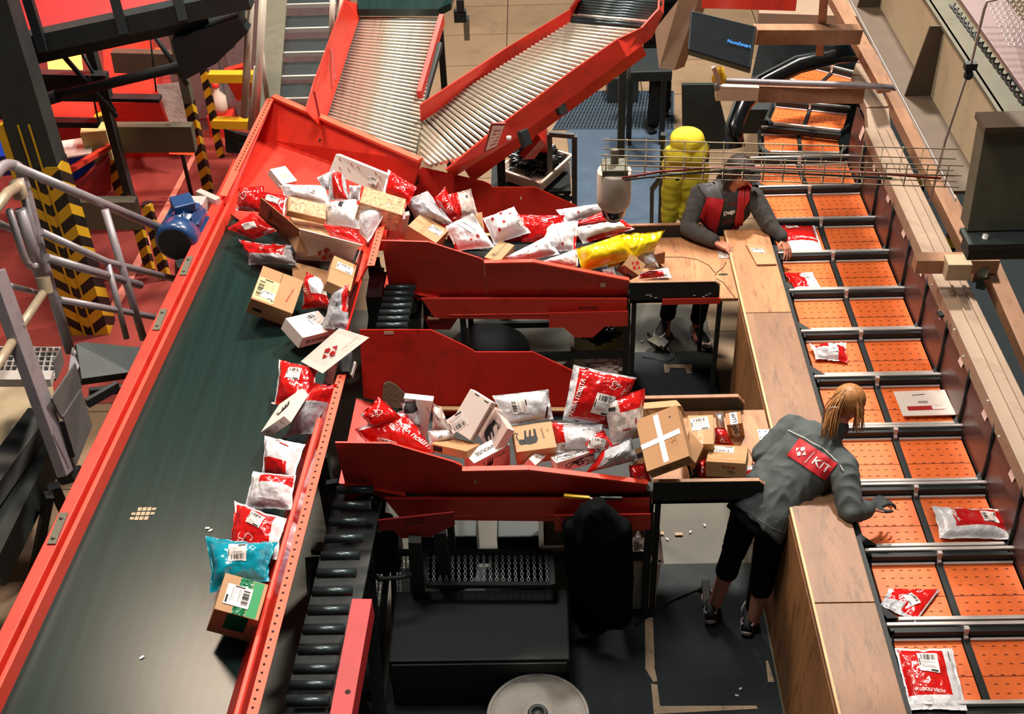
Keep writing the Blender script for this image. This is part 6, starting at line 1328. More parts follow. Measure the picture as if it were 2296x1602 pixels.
def hand(mb, wrist, d, nrm, sz=1., curl=.35, thumb=1, spread=.16):   # palm, four unequal bent fingers, thumb from the side of the palm
    wrist, d, nrm = V(wrist), V(d).normalized(), V(nrm); nrm = (nrm - d * nrm.dot(d)).normalized(); s = d.cross(nrm) * thumb
    pc = wrist + d * .045 * sz
    for k in (-1, -.33, .33, 1): capsule(mb, wrist + s * k * .016 * sz, wrist + d * .085 * sz + s * k * .030 * sz, .015 * sz, .0125 * sz, 10)
    for i, (k, L_) in enumerate(((1, .072), (.35, .080), (-.33, .075), (-1, .058))):
        b = wrist + d * .088 * sz + s * k * .031 * sz; a0 = curl * .4; dd = d + s * k * spread
        for seg, f in enumerate((.45, .32, .25)):
            a0 += curl; e = b + (dd.normalized() * math.cos(a0) - nrm * math.sin(a0)) * L_ * f * sz; r = (.0092 - seg * .0009) * sz; capsule(mb, b, e, r, r * .92, 10); b = e
    b = wrist + d * .028 * sz + s * .030 * sz; e = b + (d * .6 + s * .75 - nrm * .25).normalized() * .040 * sz; capsule(mb, b, e, .0125 * sz, .0105 * sz, 10); capsule(mb, e, e + (d * .9 + s * .25 - nrm * .3).normalized() * .032 * sz, .0103 * sz, .0085 * sz, 10)
def head(mb, c, up, fwd, k=1.):
    c, up, fwd = V(c), V(up).normalized(), V(fwd); fwd = (fwd - up * fwd.dot(up)).normalized(); s = up.cross(fwd); R_ = Matrix((s, fwd, up)).transposed()
    mb.ell(c + up * .02 * k, (.075 * k, .092 * k, .092 * k), R_); mb.ell(c + fwd * .022 * k - up * .045 * k, (.058 * k, .066 * k, .066 * k), R_); mb.ell(c + fwd * .05 * k - up * .088 * k, (.026 * k, .024 * k, .02 * k), R_)
    capsule(mb, c + fwd * .088 * k + up * .0 * k, c + fwd * .108 * k - up * .028 * k, .009 * k, .013 * k)
    for g in (1, -1): mb.ell(c + s * g * .077 * k - fwd * .008 * k - up * .012 * k, (.010 * k, .018 * k, .032 * k), R_, n=12); mb.ell(c + fwd * .078 * k + s * g * .032 * k + up * .012 * k, (.02 * k, .012 * k, .008 * k), R_, n=10)
    mb.ell(c + fwd * .088 * k - up * .052 * k, (.024 * k, .012 * k, .009 * k), R_, n=12)
    return R_
BODY = [None]
def face_parts(par, c, up, fwd, k=1.):
    c, up, fwd = V(c), V(up).normalized(), V(fwd); fwd = (fwd - up * fwd.dot(up)).normalized(); s = up.cross(fwd); R_ = Matrix((s, fwd, up)).transposed()
    par = BODY[0]
    for g in (1, -1):
        MB().ell(c + fwd * .082 * k + s * g * .031 * k + up * .0 * k, (.013, .006, .006), R_, n=12).build('eye', 'paper', par); MB().ell(c + fwd * .0865 * k + s * g * .031 * k, (.005, .003, .005), R_, n=10).build('iris', 'ink', par)
        MB().bar(c + fwd * .089 * k + s * g * .018 * k + up * .018 * k, c + fwd * .084 * k + s * g * .046 * k + up * .017 * k, .006, .005).build('eyebrow', 'hair_dark', par)
    MB().ell(c + fwd * .098 * k - up * .052 * k, (.021, .006, .005), R_, n=12).build('lips', 'ink_red', par)
def shoe(par, heel, toe, up=(0, 0, 1), main='black', sole='shoe_white', L_=.26):
    heel, toe = V(heel), V(toe); d = toe - heel; d.z = 0; d.normalize(); s = V((-d.y, d.x, 0)); sh = E('x', heel, 'x', 'x'); bpy.data.objects.remove(sh)
    def outline(k, z, w_): return [heel + d * (L_ * f) + s * (g * w_ * h) + V((0, 0, z)) for f, g, h in k]
    K = [(-.02, 0, 0), (.0, 1, .62), (.12, 1, .8), (.4, 1, .74), (.72, 1, 1.0), (.92, 1, .72), (1.0, 1, .25), (1.0, -1, .25), (.92, -1, .72), (.72, -1, .95), (.4, -1, .70), (.12, -1, .8), (.0, -1, .62)]
    mb = MB(); mb.slab(outline(K, .032, .047), .032); so = mb.build('shoe_sole', sole, par, bevel=.008)
    mb = MB(); secs = []
    for f, w_, h in ((.01, .030, .07), (.10, .036, .085), (.28, .036, .09), (.45, .038, .075), (.62, .042, .055), (.8, .042, .044), (.93, .032, .034), (1.0, .014, .02)):
        secs.append((heel + d * L_ * f + V((0, 0, .028 + h * .42)), s, w_, h * .55, d))
    loft(mb, secs, 20); up_ = remesh(mb, 'shoe_upper', main, par, .006, 3)
    mb = MB(); mb.lathe(heel + d * .055 + V((0, 0, .085)), [(.042, -.01), (.040, .012), (.034, .018), (.034, -.01)], 20); mb.build('shoe_collar', sole if main == 'black' and sole == 'shoe_white' else main, par)
    return d

# ---------------- the worker at the nearer bench, seen from behind
wm = E('person', (1.07, 4.72, .012), 'person with long light brown hair in grey work jacket leaning over the wooden counter', 'person')
aL, kL, hL = V((1.00, 4.80, .10)), V((1.09, 4.87, .49)), V((1.155, 4.88, .88))
aR, kR, hR = V((1.215, 4.68, .10)), V((1.255, 4.73, .48)), V((1.265, 4.70, .88))
Wd = V((.62, -.78, 0)); pel = V((1.20, 4.79, .93)); ch = V((1.50, 4.97, 1.20)); wa = V((1.33, 4.87, 1.06)); nk = V((1.60, 5.035, 1.29)); hc = V((1.675, 5.10, 1.43))
sL, sR = V((1.395, 5.115, 1.235)), V((1.625, 4.825, 1.215)); eL, wL = V((1.235, 5.03, 1.12)), V((1.36, 5.10, 1.085)); eR, wR = V((1.635, 4.60, 1.10)), V((1.755, 4.67, 1.04))
Sd = (ch - pel).normalized()
body = MB()
for a, k, h in ((aL, kL, hL), (aR, kR, hR)):
    capsule(body, a, k + (a - k) * .30, .036, .052); capsule(body, k + (a - k) * .32, k, .053, .052); capsule(body, k, h, .056, .082)
    capsule(body, a, a + V((.01, .10, -.05)), .034, .03)
loft(body, [(pel - Sd * .08, Wd, .15, .10, Sd), (pel, Wd, .165, .11, Sd), (wa, Wd, .13, .09, Sd), (ch, Wd, .16, .10, Sd), (ch + Sd * .10, Wd, .13, .07, Sd)])
capsule(body, ch + Sd * .08, nk, .07, .052); capsule(body, nk, hc - V((.02, .02, .05)), .05, .048)
for s_, e_, w_ in ((sL, eL, wL), (sR, eR, wR)): capsule(body, s_, e_, .048, .038); capsule(body, e_, w_, .036, .024)
hf = V((.75, .35, -.62)); hu = V((.55, .25, .80))
head(body, hc, hu, hf, .98)
hand(body, wL, (.8, .5, -.1), (0, 0, 1), .92, .25, 1); hand(body, wR, (.80, .45, .12), (-.1, .1, 1), .95, .42, 1)
BODY[0] = remesh(body, 'body', 'skin', wm, .0055, 3)
face_parts(wm, hc, hu, hf, .98)
tr_ = MB()
for a, k, h in ((aL, kL, hL), (aR, kR, hR)):
    capsule(tr_, k + (a - k) * .34, k, .066, .064); capsule(tr_, k, h, .068, .098)
loft(tr_, [(pel - Sd * .12, Wd, .155, .12, Sd), (pel, Wd, .178, .125, Sd), (wa, Wd, .15, .105, Sd)])
remesh(tr_, 'trousers', 'trousers', wm, .008, 4, .005, 22, 2)
jk = MB()
loft(jk, [(pel - Sd * .065 , Wd, .215, .150, Sd), (pel + Sd * .05, Wd, .205, .150, Sd), (wa, Wd, .190, .135, Sd), (wa + (ch - wa) * .6, Wd, .190, .130, Sd), (ch, Wd, .192, .125, Sd), (ch + Sd * .07, Wd, .175, .10, Sd), (nk - Sd * .02, Wd, .085, .075, Sd)])
capsule(jk, nk - Sd * .05, nk + Sd * .02, .075, .065)
for s_, e_, w_ in ((sL, eL, wL), (sR, eR, wR)):
    capsule(jk, ch + Sd * .04, s_, .085, .078); capsule(jk, s_, e_, .078, .062); capsule(jk, e_, e_ + (w_ - e_) * .72, .062, .052)
jo = remesh(jk, 'work_jacket', 'jacket', wm, .007, 4, .014, 11, 5, (1.2, 1.2, .5))
jt = bvh_of(jo)
col_ = MB(); capsule(col_, nk + Sd * .0 - V((.01, .01, .0)), nk + Sd * .035, .066, .062); remesh(col_, 'collar', 'jacket', wm, .007, 3)
bpch, D = decal_poly(jt, [(1794, 984), (1879, 1041), (1849, 1078), (1765, 1021)], 'vest_red', 'back_patch', wm, .006, 16)
D2 = Decal(jt, D.px and [(1794, 984), (1879, 1041), (1849, 1078), (1765, 1021)], .0095)
emblem(D2, bpch, .20, .50, .05, 0, 'ink_white', off=0); text(D2, bpch, 'KIT', .73, .50, .095, 0, 'ink_white', off=0, bold=.01)
patch(D2, bpch, .42, .5, .005, .085, -4, 'ink_white', 'divider_bar', off=0, n=6)
def decal_line(tree, pts, w_, mat, name, par, off=.008):
    mb = MB(); P_ = []
    for (u0, v0), (u1, v1) in zip(pts[:-1], pts[1:]):
        for i in range(8):
            f = i / 8; d = ray(u0 + (u1 - u0) * f, v0 + (v1 - v0) * f).normalized(); h = tree.ray_cast(CAMP, d)
            if h[0]: P_.append(h[0] + (h[1] if h[1].dot(d) < 0 else -h[1]) * off)
    mb.tube(P_, w_, 6); return mb.build(name, mat, par)
decal_line(jt, [(1767, 966), (1800, 982), (1845, 1008), (1884, 1042)], .0028, 'ink_white', 'reflective_piping', wm)
decal_line(jt, [(1884, 1044), (1892, 1060)], .0028, 'ink_white', 'reflective_piping', wm)
decal_line(jt, [(1648, 1130), (1680, 1152), (1730, 1185), (1775, 1203)], .002, 'vest_grey', 'hem_seam', wm, .003)
gl = MB(); hand(gl, wR + V((.005, .005, 0)), (.80, .45, .12), (-.1, .1, 1), 1.10, .42, 1); capsule(gl, wR - V((.01, .005, 0)), wR + V((.03, .02, 0)), .034, .032); remesh(gl, 'glove', 'glove', wm, .005, 2)
cf = MB(); capsule(cf, eR + (wR - eR) * .60, eR + (wR - eR) * .74, .060, .056); remesh(cf, 'sleeve_cuff', 'jacket', wm, .006, 3)
shoe(wm, (.965, 4.70, .012), (.985, 5.0, .012)); shoe(wm, (1.165, 4.61, .012), (1.235, 4.9, .012))
# hair: long strands falling from the crown on both sides
hr = MB(); R_ = random.Random(4); hs = hu.cross(hf).normalized(); fw = (hf - hu * hf.dot(hu)).normalized(); un = hu.normalized()
crown = hc + un * .085 - fw * .045
hr.ell(hc + un * .028 - fw * .014, (.088, .095, .092), Matrix((hs, fw, un)).transposed())
for i in range(150):
    a = R_.uniform(-1, 1); side = 1 if i % 2 else -1
    end_u = 1852 + R_.uniform(-14, 26) if side > 0 else 1924 + R_.uniform(-12, 16)
    end_v = 945 + R_.uniform(-18, 42) if side > 0 else 930 + R_.uniform(-30, 42)
    st_ = P(1905 + R_.uniform(-10, 10), 866 + R_.uniform(-4, 8), z=1.545)
    en = P(end_u, end_v, z=1.33 + R_.uniform(-.02, .05))
    mid = P((1905 + end_u) / 2 + (-9 if side > 0 else 13) + R_.uniform(-8, 8), 897 + R_.uniform(-14, 14), z=1.50)
    pts = [st_ * (1 - t) ** 2 + mid * 2 * t * (1 - t) + en * t * t + V((0, 0, .015 * math.sin(math.pi * t))) for t in (k / 7 for k in range(8))]
    hr.tube(pts, .0055, 5, r2=.0022)
hr.build('hair', 'hair', wm)
MB().tube([P(1855, 918, z=1.47), P(1866, 914, z=1.49), P(1880, 914, z=1.5)], .0025, 6).build('hair_pin', 'alu', wm)
# pedal beside her foot
pd = E('foot_pedal', P(1582, 1350, z=0), 'grey metal foot pedal in front of the leaning workers left shoe', 'pedal')
MB().slab([P(1572, 1312, z=.05), P(1590, 1310, z=.05), P(1592, 1370, z=.05), P(1578, 1378, z=.05)], .05).build('pedal_body', 'grey_steel', pd, bevel=.004)
MB().slab([P(1573, 1316, z=.075), P(1588, 1314, z=.075), P(1590, 1345, z=.06), P(1577, 1348, z=.06)], .012).build('pedal_plate', 'olive_steel', pd)

# ---------------- the worker at the farther bench, in a cap
mn_ = E('person', (1.06, 7.55, .012), 'person in dark cap, dark hoodie and red and grey vest reaching over the counter', 'person')
pelM = V((1.20, 7.66, .90)); waM = V((1.27, 7.63, 1.05)); chM = V((1.345, 7.60, 1.21)); nkM = V((1.375, 7.585, 1.355)); hcM = V((1.415, 7.57, 1.48))
sLM, sRM = V((1.155, 7.60, 1.275)), V((1.525, 7.55, 1.275)); eLM, wLM = V((1.05, 7.40, 1.12)), V((1.235, 7.235, 1.105)); eRM, wRM = V((1.635, 7.42, 1.13)), V((1.725, 7.335, 1.06))
a1, k1, h1 = V((.965, 7.63, .10)), V((1.0, 7.60, .50)), V((1.11, 7.68, .88)); a2, k2, h2 = V((1.195, 7.56, .10)), V((1.235, 7.58, .50)), V((1.30, 7.66, .88))
Wm = V((1, -.12, 0)); Sm_ = (chM - pelM).normalized()
body = MB()
for a, k, h in ((a1, k1, h1), (a2, k2, h2)): capsule(body, a, k, .038, .054); capsule(body, k, h, .058, .085); capsule(body, a, a + V((0, -.08, -.05)), .034, .03)
loft(body, [(pelM - Sm_ * .06, Wm, .16, .11, Sm_), (waM, Wm, .14, .10, Sm_), (chM, Wm, .165, .11, Sm_), (chM + Sm_ * .09, Wm, .13, .07, Sm_)])
capsule(body, chM + Sm_ * .07, nkM, .07, .055); capsule(body, nkM, hcM - V((0, 0, .05)), .053, .05)
for s_, e_, w_ in ((sLM, eLM, wLM), (sRM, eRM, wRM)): capsule(body, s_, e_, .05, .04); capsule(body, e_, w_, .038, .026)
fM, uM = V((.66, -.62, -.42)), V((.30, -.18, .94)); head(body, hcM, uM, fM, 1.0)
hand(body, wLM, (.86, -.50, -.18), (.1, .1, 1), 1.02, .22, -1, .3); hand(body, wRM, (.28, -.60, -.52), (.5, -.3, .6), 1.0, .2, 1, .3)
BODY[0] = remesh(body, 'body', 'skin', mn_, .0055, 3); face_parts(mn_, hcM, uM, fM)
hd_ = MB()
loft(hd_, [(pelM - Sm_ * .03, Wm, .19, .14, Sm_), (waM, Wm, .18, .13, Sm_), (chM, Wm, .20, .135, Sm_), (chM + Sm_ * .08, Wm, .17, .10, Sm_), (nkM - Sm_ * .01, Wm, .09, .08, Sm_)])
for s_, e_, w_ in ((sLM, eLM, wLM), (sRM, eRM, wRM)): capsule(hd_, chM + Sm_ * .05, s_, .09, .078); capsule(hd_, s_, e_, .075, .062); capsule(hd_, e_, e_ + (w_ - e_) * .88, .062, .048)
ho = remesh(hd_, 'hoodie', 'hoodie', mn_, .008, 4, .007, 16, 9, (1, 1, .5)); ht = bvh_of(ho)
hb = MB(); capsule(hb, nkM + V((-.10, .03, -.03)), nkM + V((.07, .03, -.01)), .05, .05, side=(0, 0, 1)); remesh(hb, 'hood', 'hoodie', mn_, .007, 4, .005, 20)
decal_poly(ht, [(1583, 442), (1624, 446), (1606, 522), (1566, 488)], 'vest_red', 'vest_front', mn_, .012)
decal_poly(ht, [(1559, 408), (1606, 400), (1622, 446), (1583, 442)], 'vest_grey', 'vest_yoke', mn_, .013)
decal_poly(ht, [(1660, 410), (1672, 410), (1664, 500), (1640, 538)], 'vest_red', 'vest_edge', mn_, .014)
decal_poly(ht, [(1674, 412), (1685, 412), (1680, 450), (1668, 470)], 'vest_red', 'vest_edge', mn_, .014)
D = Decal(ht, [(1620, 456), (1664, 450), (1662, 494), (1616, 500)], .010)
text(D, mn_, 'Dugs', .36, .50, .085, 8, 'ink_white', off=0, bold=.05, name='shirt_print'); text(D, mn_, 'MOUT', .35, .93, .065, 8, 'ink_red', off=0, name='shirt_print'); text(D, mn_, 'TICK', .5, .08, .055, 4, 'ink_red', off=0, name='shirt_print')
tm = MB()
for a, k, h in ((a1, k1, h1), (a2, k2, h2)): capsule(tm, a + (k - a) * .22, k, .058, .066); capsule(tm, k, h, .068, .10)
loft(tm, [(pelM - Sm_ * .1, Wm, .16, .12, Sm_), (pelM + Sm_ * .05, Wm, .18, .13, Sm_)]); remesh(tm, 'trousers', 'trousers', mn_, .009, 4, .006, 16, 3)
shoe(mn_, (.975, 7.68, .03), (.90, 7.50, .03)); shoe(mn_, (1.175, 7.60, .012), (1.27, 7.38, .012))
R3 = Matrix((uM.cross(fM).normalized(), (fM - uM.normalized() * fM.dot(uM.normalized())).normalized(), uM.normalized())).transposed()
f3, u3, s3 = R3.col[1], R3.col[2], R3.col[0]
hm = MB(); hm.ell(hcM - f3 * .022 + u3 * .01, (.086, .090, .10), R3); capsule(hm, hcM - f3 * .07, hcM - f3 * .10 - u3 * .16, .05, .03); capsule(hm, hcM - f3 * .02 - s3 * .085, hcM - u3 * .15 - s3 * .08, .03, .02); remesh(hm, 'hair', 'hair_dark', mn_, .007, 2, .004, 40)
cp = MB(); cp.ell(hcM + u3 * .045 - f3 * .004, (.092, .104, .075), R3, n=28); cb_ = cp.build('cap', 'hair_dark', mn_)
bm_ = MB(); br = []
for k in range(11): a = math.pi * k / 10; br.append(hcM + u3 * .045 + f3 * (.075 + .085 * math.sin(a)) + s3 * .085 * math.cos(a) - u3 * .02 * math.sin(a))
bm_.slab(br, .008); bm_.build('cap_brim', 'hair_dark', mn_)
# ring and pedal
MB().lathe(wLM + V((.105, -.065, -.022)), [(.0105, -.002), (.0115, 0), (.0105, .002)], 14, axis=(.86, -.5, -.18)).build('ring', 'alu', mn_)
pd = E('foot_pedal', P(1480, 775, z=0), 'pale grey foot pedal with curled cable under the capped workers shoe', 'pedal')
MB().slab([P(1450, 752, z=.05), P(1470, 748, z=.05), P(1500, 775, z=.05), P(1488, 788, z=.05)], .04).build('pedal_base', 'grey_steel', pd, bevel=.004)
MB().slab([P(1450, 765, z=.09), P(1472, 752, z=.09), P(1492, 772, z=.07), P(1478, 780, z=.07)], .012).build('pedal_plate', 'olive_steel', pd)
MB().tube([P(1502, 782, z=.03), P(1512, 790, z=.03), P(1512, 803, z=.02), P(1498, 811, z=.02), P(1484, 809, z=.02), P(1440, 802, z=.02)], .008, 8).build('cable', 'gunmetal', pd)

# ---------------- a walker in the background, mostly hidden
wk = E('person', P(1468, 290, z=0), 'person in black walking away in the background beside the floor grating', 'person')
b0 = P(1463, 300, z=0); b1 = P(1490, 262, z=0)
body = MB(); pl_ = b0 + V((.08, .15, .92)); k0 = b0 + V((.03, .12, .5)); kk1 = b1 + V((-.02, .06, .5))
for f_, k_, h_ in ((b0 + V((0, 0, .08)), k0, pl_ + V((-.08, 0, 0))), (b1 + V((0, 0, .08)), kk1, pl_ + V((.09, 0, 0)))): capsule(body, f_, k_, .045, .06); capsule(body, k_, h_, .062, .085)
loft(body, [(pl_ - V((0, 0, .06)), V((1, 0, 0)), .16, .11, V((0, 0, 1))), (pl_ + V((0, 0, .2)), V((1, 0, 0)), .14, .1, V((0, 0, 1))), (pl_ + V((0, 0, .45)), V((1, 0, 0)), .19, .11, V((0, 0, 1))), (pl_ + V((0, 0, .52)), V((1, 0, 0)), .14, .08, V((0, 0, 1)))])
capsule(body, pl_ + V((0, 0, .5)), pl_ + V((0, 0, .6)), .055, .05); head(body, pl_ + V((0, 0, .70)), V((0, 0, 1)), V((.3, .9, 0)))
for g in (-1, 1): sh_ = pl_ + V((g * .2, 0, .46)); el = sh_ + V((g * .05, -.04 * g, -.28)); wr_ = el + V((0, .12, -.22)); capsule(body, sh_, el, .05, .04); capsule(body, el, wr_, .036, .026); hand(body, wr_, (0, .3, -1), (g, 0, 0), .95, .2, 1)
remesh(body, 'body', 'skin', wk, .010, 2)
cl = MB()
for f_, k_, h_ in ((b0 + V((0, 0, .12)), k0, pl_ + V((-.08, 0, 0))), (b1 + V((0, 0, .12)), kk1, pl_ + V((.09, 0, 0)))): capsule(cl, f_, k_, .058, .07); capsule(cl, k_, h_, .072, .098)
remesh(cl, 'trousers', 'trousers', wk, .01, 3, .005)
cl = MB(); loft(cl, [(pl_ - V((0, 0, .1)), V((1, 0, 0)), .19, .14, V((0, 0, 1))), (pl_ + V((0, 0, .2)), V((1, 0, 0)), .17, .13, V((0, 0, 1))), (pl_ + V((0, 0, .45)), V((1, 0, 0)), .21, .13, V((0, 0, 1))), (pl_ + V((0, 0, .55)), V((1, 0, 0)), .09, .08, V((0, 0, 1)))])
for g in (-1, 1): sh_ = pl_ + V((g * .2, 0, .46)); el = sh_ + V((g * .05, -.04 * g, -.28)); capsule(cl, sh_, el, .065, .055); capsule(cl, el, el + V((0, .10, -.18)), .052, .045)
remesh(cl, 'coat', 'black_cloth', wk, .01, 3, .006)
hm = MB(); hm.ell(pl_ + V((0, -.015, .73)), (.09, .10, .10)); hm.build('hair', 'hair_dark', wk)
shoe(wk, b0 + V((-.01, -.05, .005)), b0 + V((-.05, .2, 0)), main='black', sole='gunmetal'); shoe(wk, b1 + V((0, -.05, .005)), b1 + V((.03, .2, 0)), main='black', sole='gunmetal')
# ================================================= HANGING CLOTHES
yj = E('yellow_jacket', P(1535, 510, z=.55), 'bright yellow padded hooded jacket hanging on a stand beyond the far bench', 'jacket')
yy = 7.95
def YP(u, v, dy=0): return P(u, v, y=yy + dy)
j = MB()
def quilt(mb, pts, rs):   # padded tube with pinched rings
    for (a, b), (ra, rb) in zip(zip(pts[:-1], pts[1:]), zip(rs[:-1], rs[1:])):
        for k in range(3):
            f0, f1 = k / 3, (k + 1) / 3; p0, p1 = a.lerp(b, f0 + .04), a.lerp(b, f1 - .04); r = ra + (rb - ra) * (f0 + .16); capsule(mb, p0, p1, r, r)
quilt(j, [YP(1512, 395), YP(1503, 440), YP(1500, 490)], [.085, .072, .055]); capsule(j, YP(1499, 492), YP(1500, 508), .035, .03)
quilt(j, [YP(1545, 392, .02), YP(1545, 440, .02), YP(1535, 480, .02)], [.10, .085, .06])
quilt(j, [YP(1572, 380), YP(1562, 430), YP(1548, 465)], [.06, .06, .05])
quilt(j, [YP(1505, 372, -.02), YP(1560, 372, -.02)], [.07, .07])
remesh(j, 'jacket_body', 'yellow_cloth', yj, .008, 2, .010, 9, 4, (1, 1, 1.2))
j = MB(); j.ell(YP(1540, 318, -.02), (.125, .10, .105)); j.ell(YP(1523, 345, -.04), (.115, .09, .09)); j.ell(YP(1560, 340, -.02), (.09, .09, .10)); capsule(j, YP(1500, 362, -.05), YP(1560, 352, -.05), .035, .05)
remesh(j, 'hood', 'yellow_cloth', yj, .008, 3, .016, 8, 8)
MB().box(YP(1519, 402, -.13), (.03, .01, .02)).build('zip_pull', 'ink', yj)
MB().tube([YP(1540, 500), YP(1555, 520), YP(1535, 525)], .018, 8).build('lower_cord', 'yellow_cloth', yj)
bk_ = E('black_coat', P(1340, 1400, y=4.66), 'black coat hanging from the front of the nearer chute', 'coat')
yy = 4.60
j = MB(); secs = []
for (ul, ur, v, d) in ((1322, 1352, 1130, .04), (1300, 1375, 1150, .07), (1278, 1402, 1185, .10), (1278, 1398, 1240, .10), (1282, 1400, 1320, .10), (1292, 1412, 1385, .08), (1300, 1365, 1408, .05)):
    a, b = YP(ul, v), YP(ur, v); secs.append(((a + b) / 2, b - a, (b - a).length / 2, d, V((0, 0, 1))))
loft(j, secs[::-1]); capsule(j, YP(1285, 1185), YP(1300, 1385), .05, .04); capsule(j, YP(1392, 1185), YP(1395, 1360), .05, .045)
remesh(j, 'coat_cloth', 'black_cloth', bk_, .01, 3, .022, 7, 6, (1.6, 1.6, .35))
mk = E('box_cutter', P(1290, 1116, y=4.69), 'yellow box cutter clipped to the nearer chute above the black coat', 'cutter')
MB().bar(P(1264, 1112, y=4.68), P(1322, 1117, y=4.68), .02, .018).build('handle', 'yellow_paint', mk, bevel=.004)
MB().bar(P(1322, 1117, y=4.68), P(1328, 1119, y=4.68), .014, .006).build('tip', 'alu', mk)
o = MB().bar(P(1345, 1117, y=4.685), P(1395, 1118, y=4.685), .016, .016).build('black_pen', 'black', bevel=.003); tag(o, 'black marker on the chute front right of the box cutter', 'marker')
# ================================================= UNDER THE CHUTES
o = MB().slab([(-2.2, 2.4, .010), (1.31, 2.4, .010), (1.31, 8.0, .010), (-2.2, 8.0, .010)], .009).build('floor_plates', 'floor_grey'); tag(o, 'worn grey floor plates under both chutes, carried on under the belt as shade', 'floor plates')  # stretch under the belt only darkens floor lying in its shadow
# wire mesh guards
def mesh_guard(name, lab, O, a, b, nx, ny, r=.0035):
    O, a, b = V(O), V(a), V(b); t = E(name, O, lab, 'mesh guard'); mb = MB()
    for i in range(nx):
        for s_ in (0, 1):
            pts = []
            for j_ in range(ny * 2 + 1):
                off = .5 if (j_ % 2 == s_) else -.0
                pts.append(O + a * ((i + (.5 if j_ % 2 == s_ else 0)) / nx) + b * (j_ / (ny * 2)))
            mb.tube(pts, r, 4, caps=False)
    mb.build('mesh', 'steel_mesh', t)
    f = MB(); 
    for p_, q_ in ((O, O + a), (O + b, O + a + b), (O, O + b), (O + a, O + a + b)): f.bar(p_, q_, .03, .03)
    f.build('mesh_frame', 'black', t); return t
M('steel_mesh', (150, 166, 166), .4, metal=.5)
M('bin_olive', (150, 140, 112), .5)
mesh_guard('mesh_guard', 'expanded metal guard lying flat between the nearer chutes black legs', P(955, 1240, z=.62), P(1235, 1240, z=.62) - P(955, 1240, z=.62), P(955, 1312, z=.55) - P(955, 1240, z=.62), 20, 3)
mesh_guard('mesh_guard', 'tall expanded metal guard at the left below the nearer chute', P(822, 1280, z=.5), P(868, 1280, z=.5) - P(822, 1280, z=.5), P(795, 1560, z=.05) - P(822, 1280, z=.5), 5, 10)
mesh_guard('mesh_guard', 'narrow expanded metal guard right of the tall mesh guard', P(882, 1240, z=.6), P(925, 1240, z=.6) - P(882, 1240, z=.6), P(885, 1400, z=.25) - P(882, 1240, z=.6), 5, 6)
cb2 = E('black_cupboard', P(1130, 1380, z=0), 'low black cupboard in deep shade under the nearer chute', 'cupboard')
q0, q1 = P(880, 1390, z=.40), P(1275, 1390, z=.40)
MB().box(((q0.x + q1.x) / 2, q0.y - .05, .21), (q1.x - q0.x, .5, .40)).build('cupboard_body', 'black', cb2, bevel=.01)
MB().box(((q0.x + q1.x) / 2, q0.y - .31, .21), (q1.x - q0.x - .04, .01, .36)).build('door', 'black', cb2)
fr2 = E('dark_machine_frame', P(760, 1300, z=0), 'dark slanting machine frame between the belt rollers and the nearer chute', 'machine')
for (a, za, b, zb__) in (((745, 1080), 1.1, (800, 1420), .1), ((790, 1110), 1.0, (770, 1560), .1), ((700, 1250), 1.0, (720, 1602), .5), ((820, 1200), .9, (850, 1602), .1), ((930, 1210), .95, (945, 1400), .1), ((985, 1190), .95, (1010, 1390), .1)):
    MB().bar(P(*a, z=za), P(*b, z=zb__), .07, .05).build('frame_bar', 'black', fr2)
MB().bar(P(700, 1230, z=1.0), P(735, 1232, z=1.0), .06, .04).build('bracket', 'gunmetal', fr2)
MB().tube([P(800, 1160, z=.9), P(870, 1180, z=.9)], .07, 18).build('drive_drum', 'black_glossy', fr2)
MB().box(P(850, 1230, z=.6), (.25, .2, .2)).build('gear_box', 'black_glossy', fr2)
for pts in ([(770, 1290), (760, 1320), (772, 1370), (765, 1410)], [(815, 1270), (850, 1300), (900, 1295), (925, 1288)], [(700, 1290), (716, 1350), (712, 1420), (725, 1500)], [(690, 1470), (700, 1500), (690, 1560)], [(752, 1340), (760, 1350), (756, 1370)]):
    MB().tube([P(*p_, z=.75) for p_ in pts], .010 if pts[0][0] < 720 else .014, 8).build('cable', 'gunmetal' if pts[0][0] < 720 else 'black', fr2)
fr1 = E('dark_machine_frame', P(880, 690, z=0), 'dark machine frame with gear motor under the farther chute', 'machine')
MB().box(P(880, 690, z=.9), (.3, .3, .4)).build('gear_box', 'black_glossy', fr1); MB().tube([P(850, 680, z=.95), P(920, 700, z=.95)], .07, 18).build('drive_drum', 'black_glossy', fr1)
for (a, b) in (((850, 600), (835, 740)), ((880, 610), (900, 735)), ((842, 595), (880, 700))): MB().bar(P(*a, z=1.1), P(*b, z=.7), .06, .05).build('frame_bar', 'black', fr1)
MB().slab([P(950, 706, z=.9), P(1030, 706, z=.9), P(1010, 735, z=.8), P(965, 735, z=.8)], .03).build('red_plate', 'red_dark', fr1)
MB().box(P(972, 712, z=.93), (.08, .05, .01)).build('amber_tag', 'timber', fr1)
sd = E('round_drum_lid', P(1205, 1560, z=0), 'round grey steel turntable lid with hub at the bottom edge', 'drum')
c = P(1206, 1606, z=.30); ro = (P(1322, 1606, z=.30) - c).length
MB().lathe(c, [(ro, -.06), (ro, .0), (ro * .96, .006), (ro * .93, .0), (ro * .915, -.010), (ro * .90, -.004), (ro * .8, -.003), (.11, -.002), (.09, .012), (.06, .02), (.0, .02)], 64).build('lid', 'drum_grey', sd)
MB().lathe(V((c.x, c.y, .26)), [(ro * 1.03, -.25), (ro * 1.03, -.02), (ro, -.02)], 64).build('drum_body', 'black', sd)
MB().lathe(c + V((0, 0, .024)), [(.055, 0), (.05, .012), (.03, .012), (.03, .0), (0, .0)], 32).build('hub', 'black', sd)
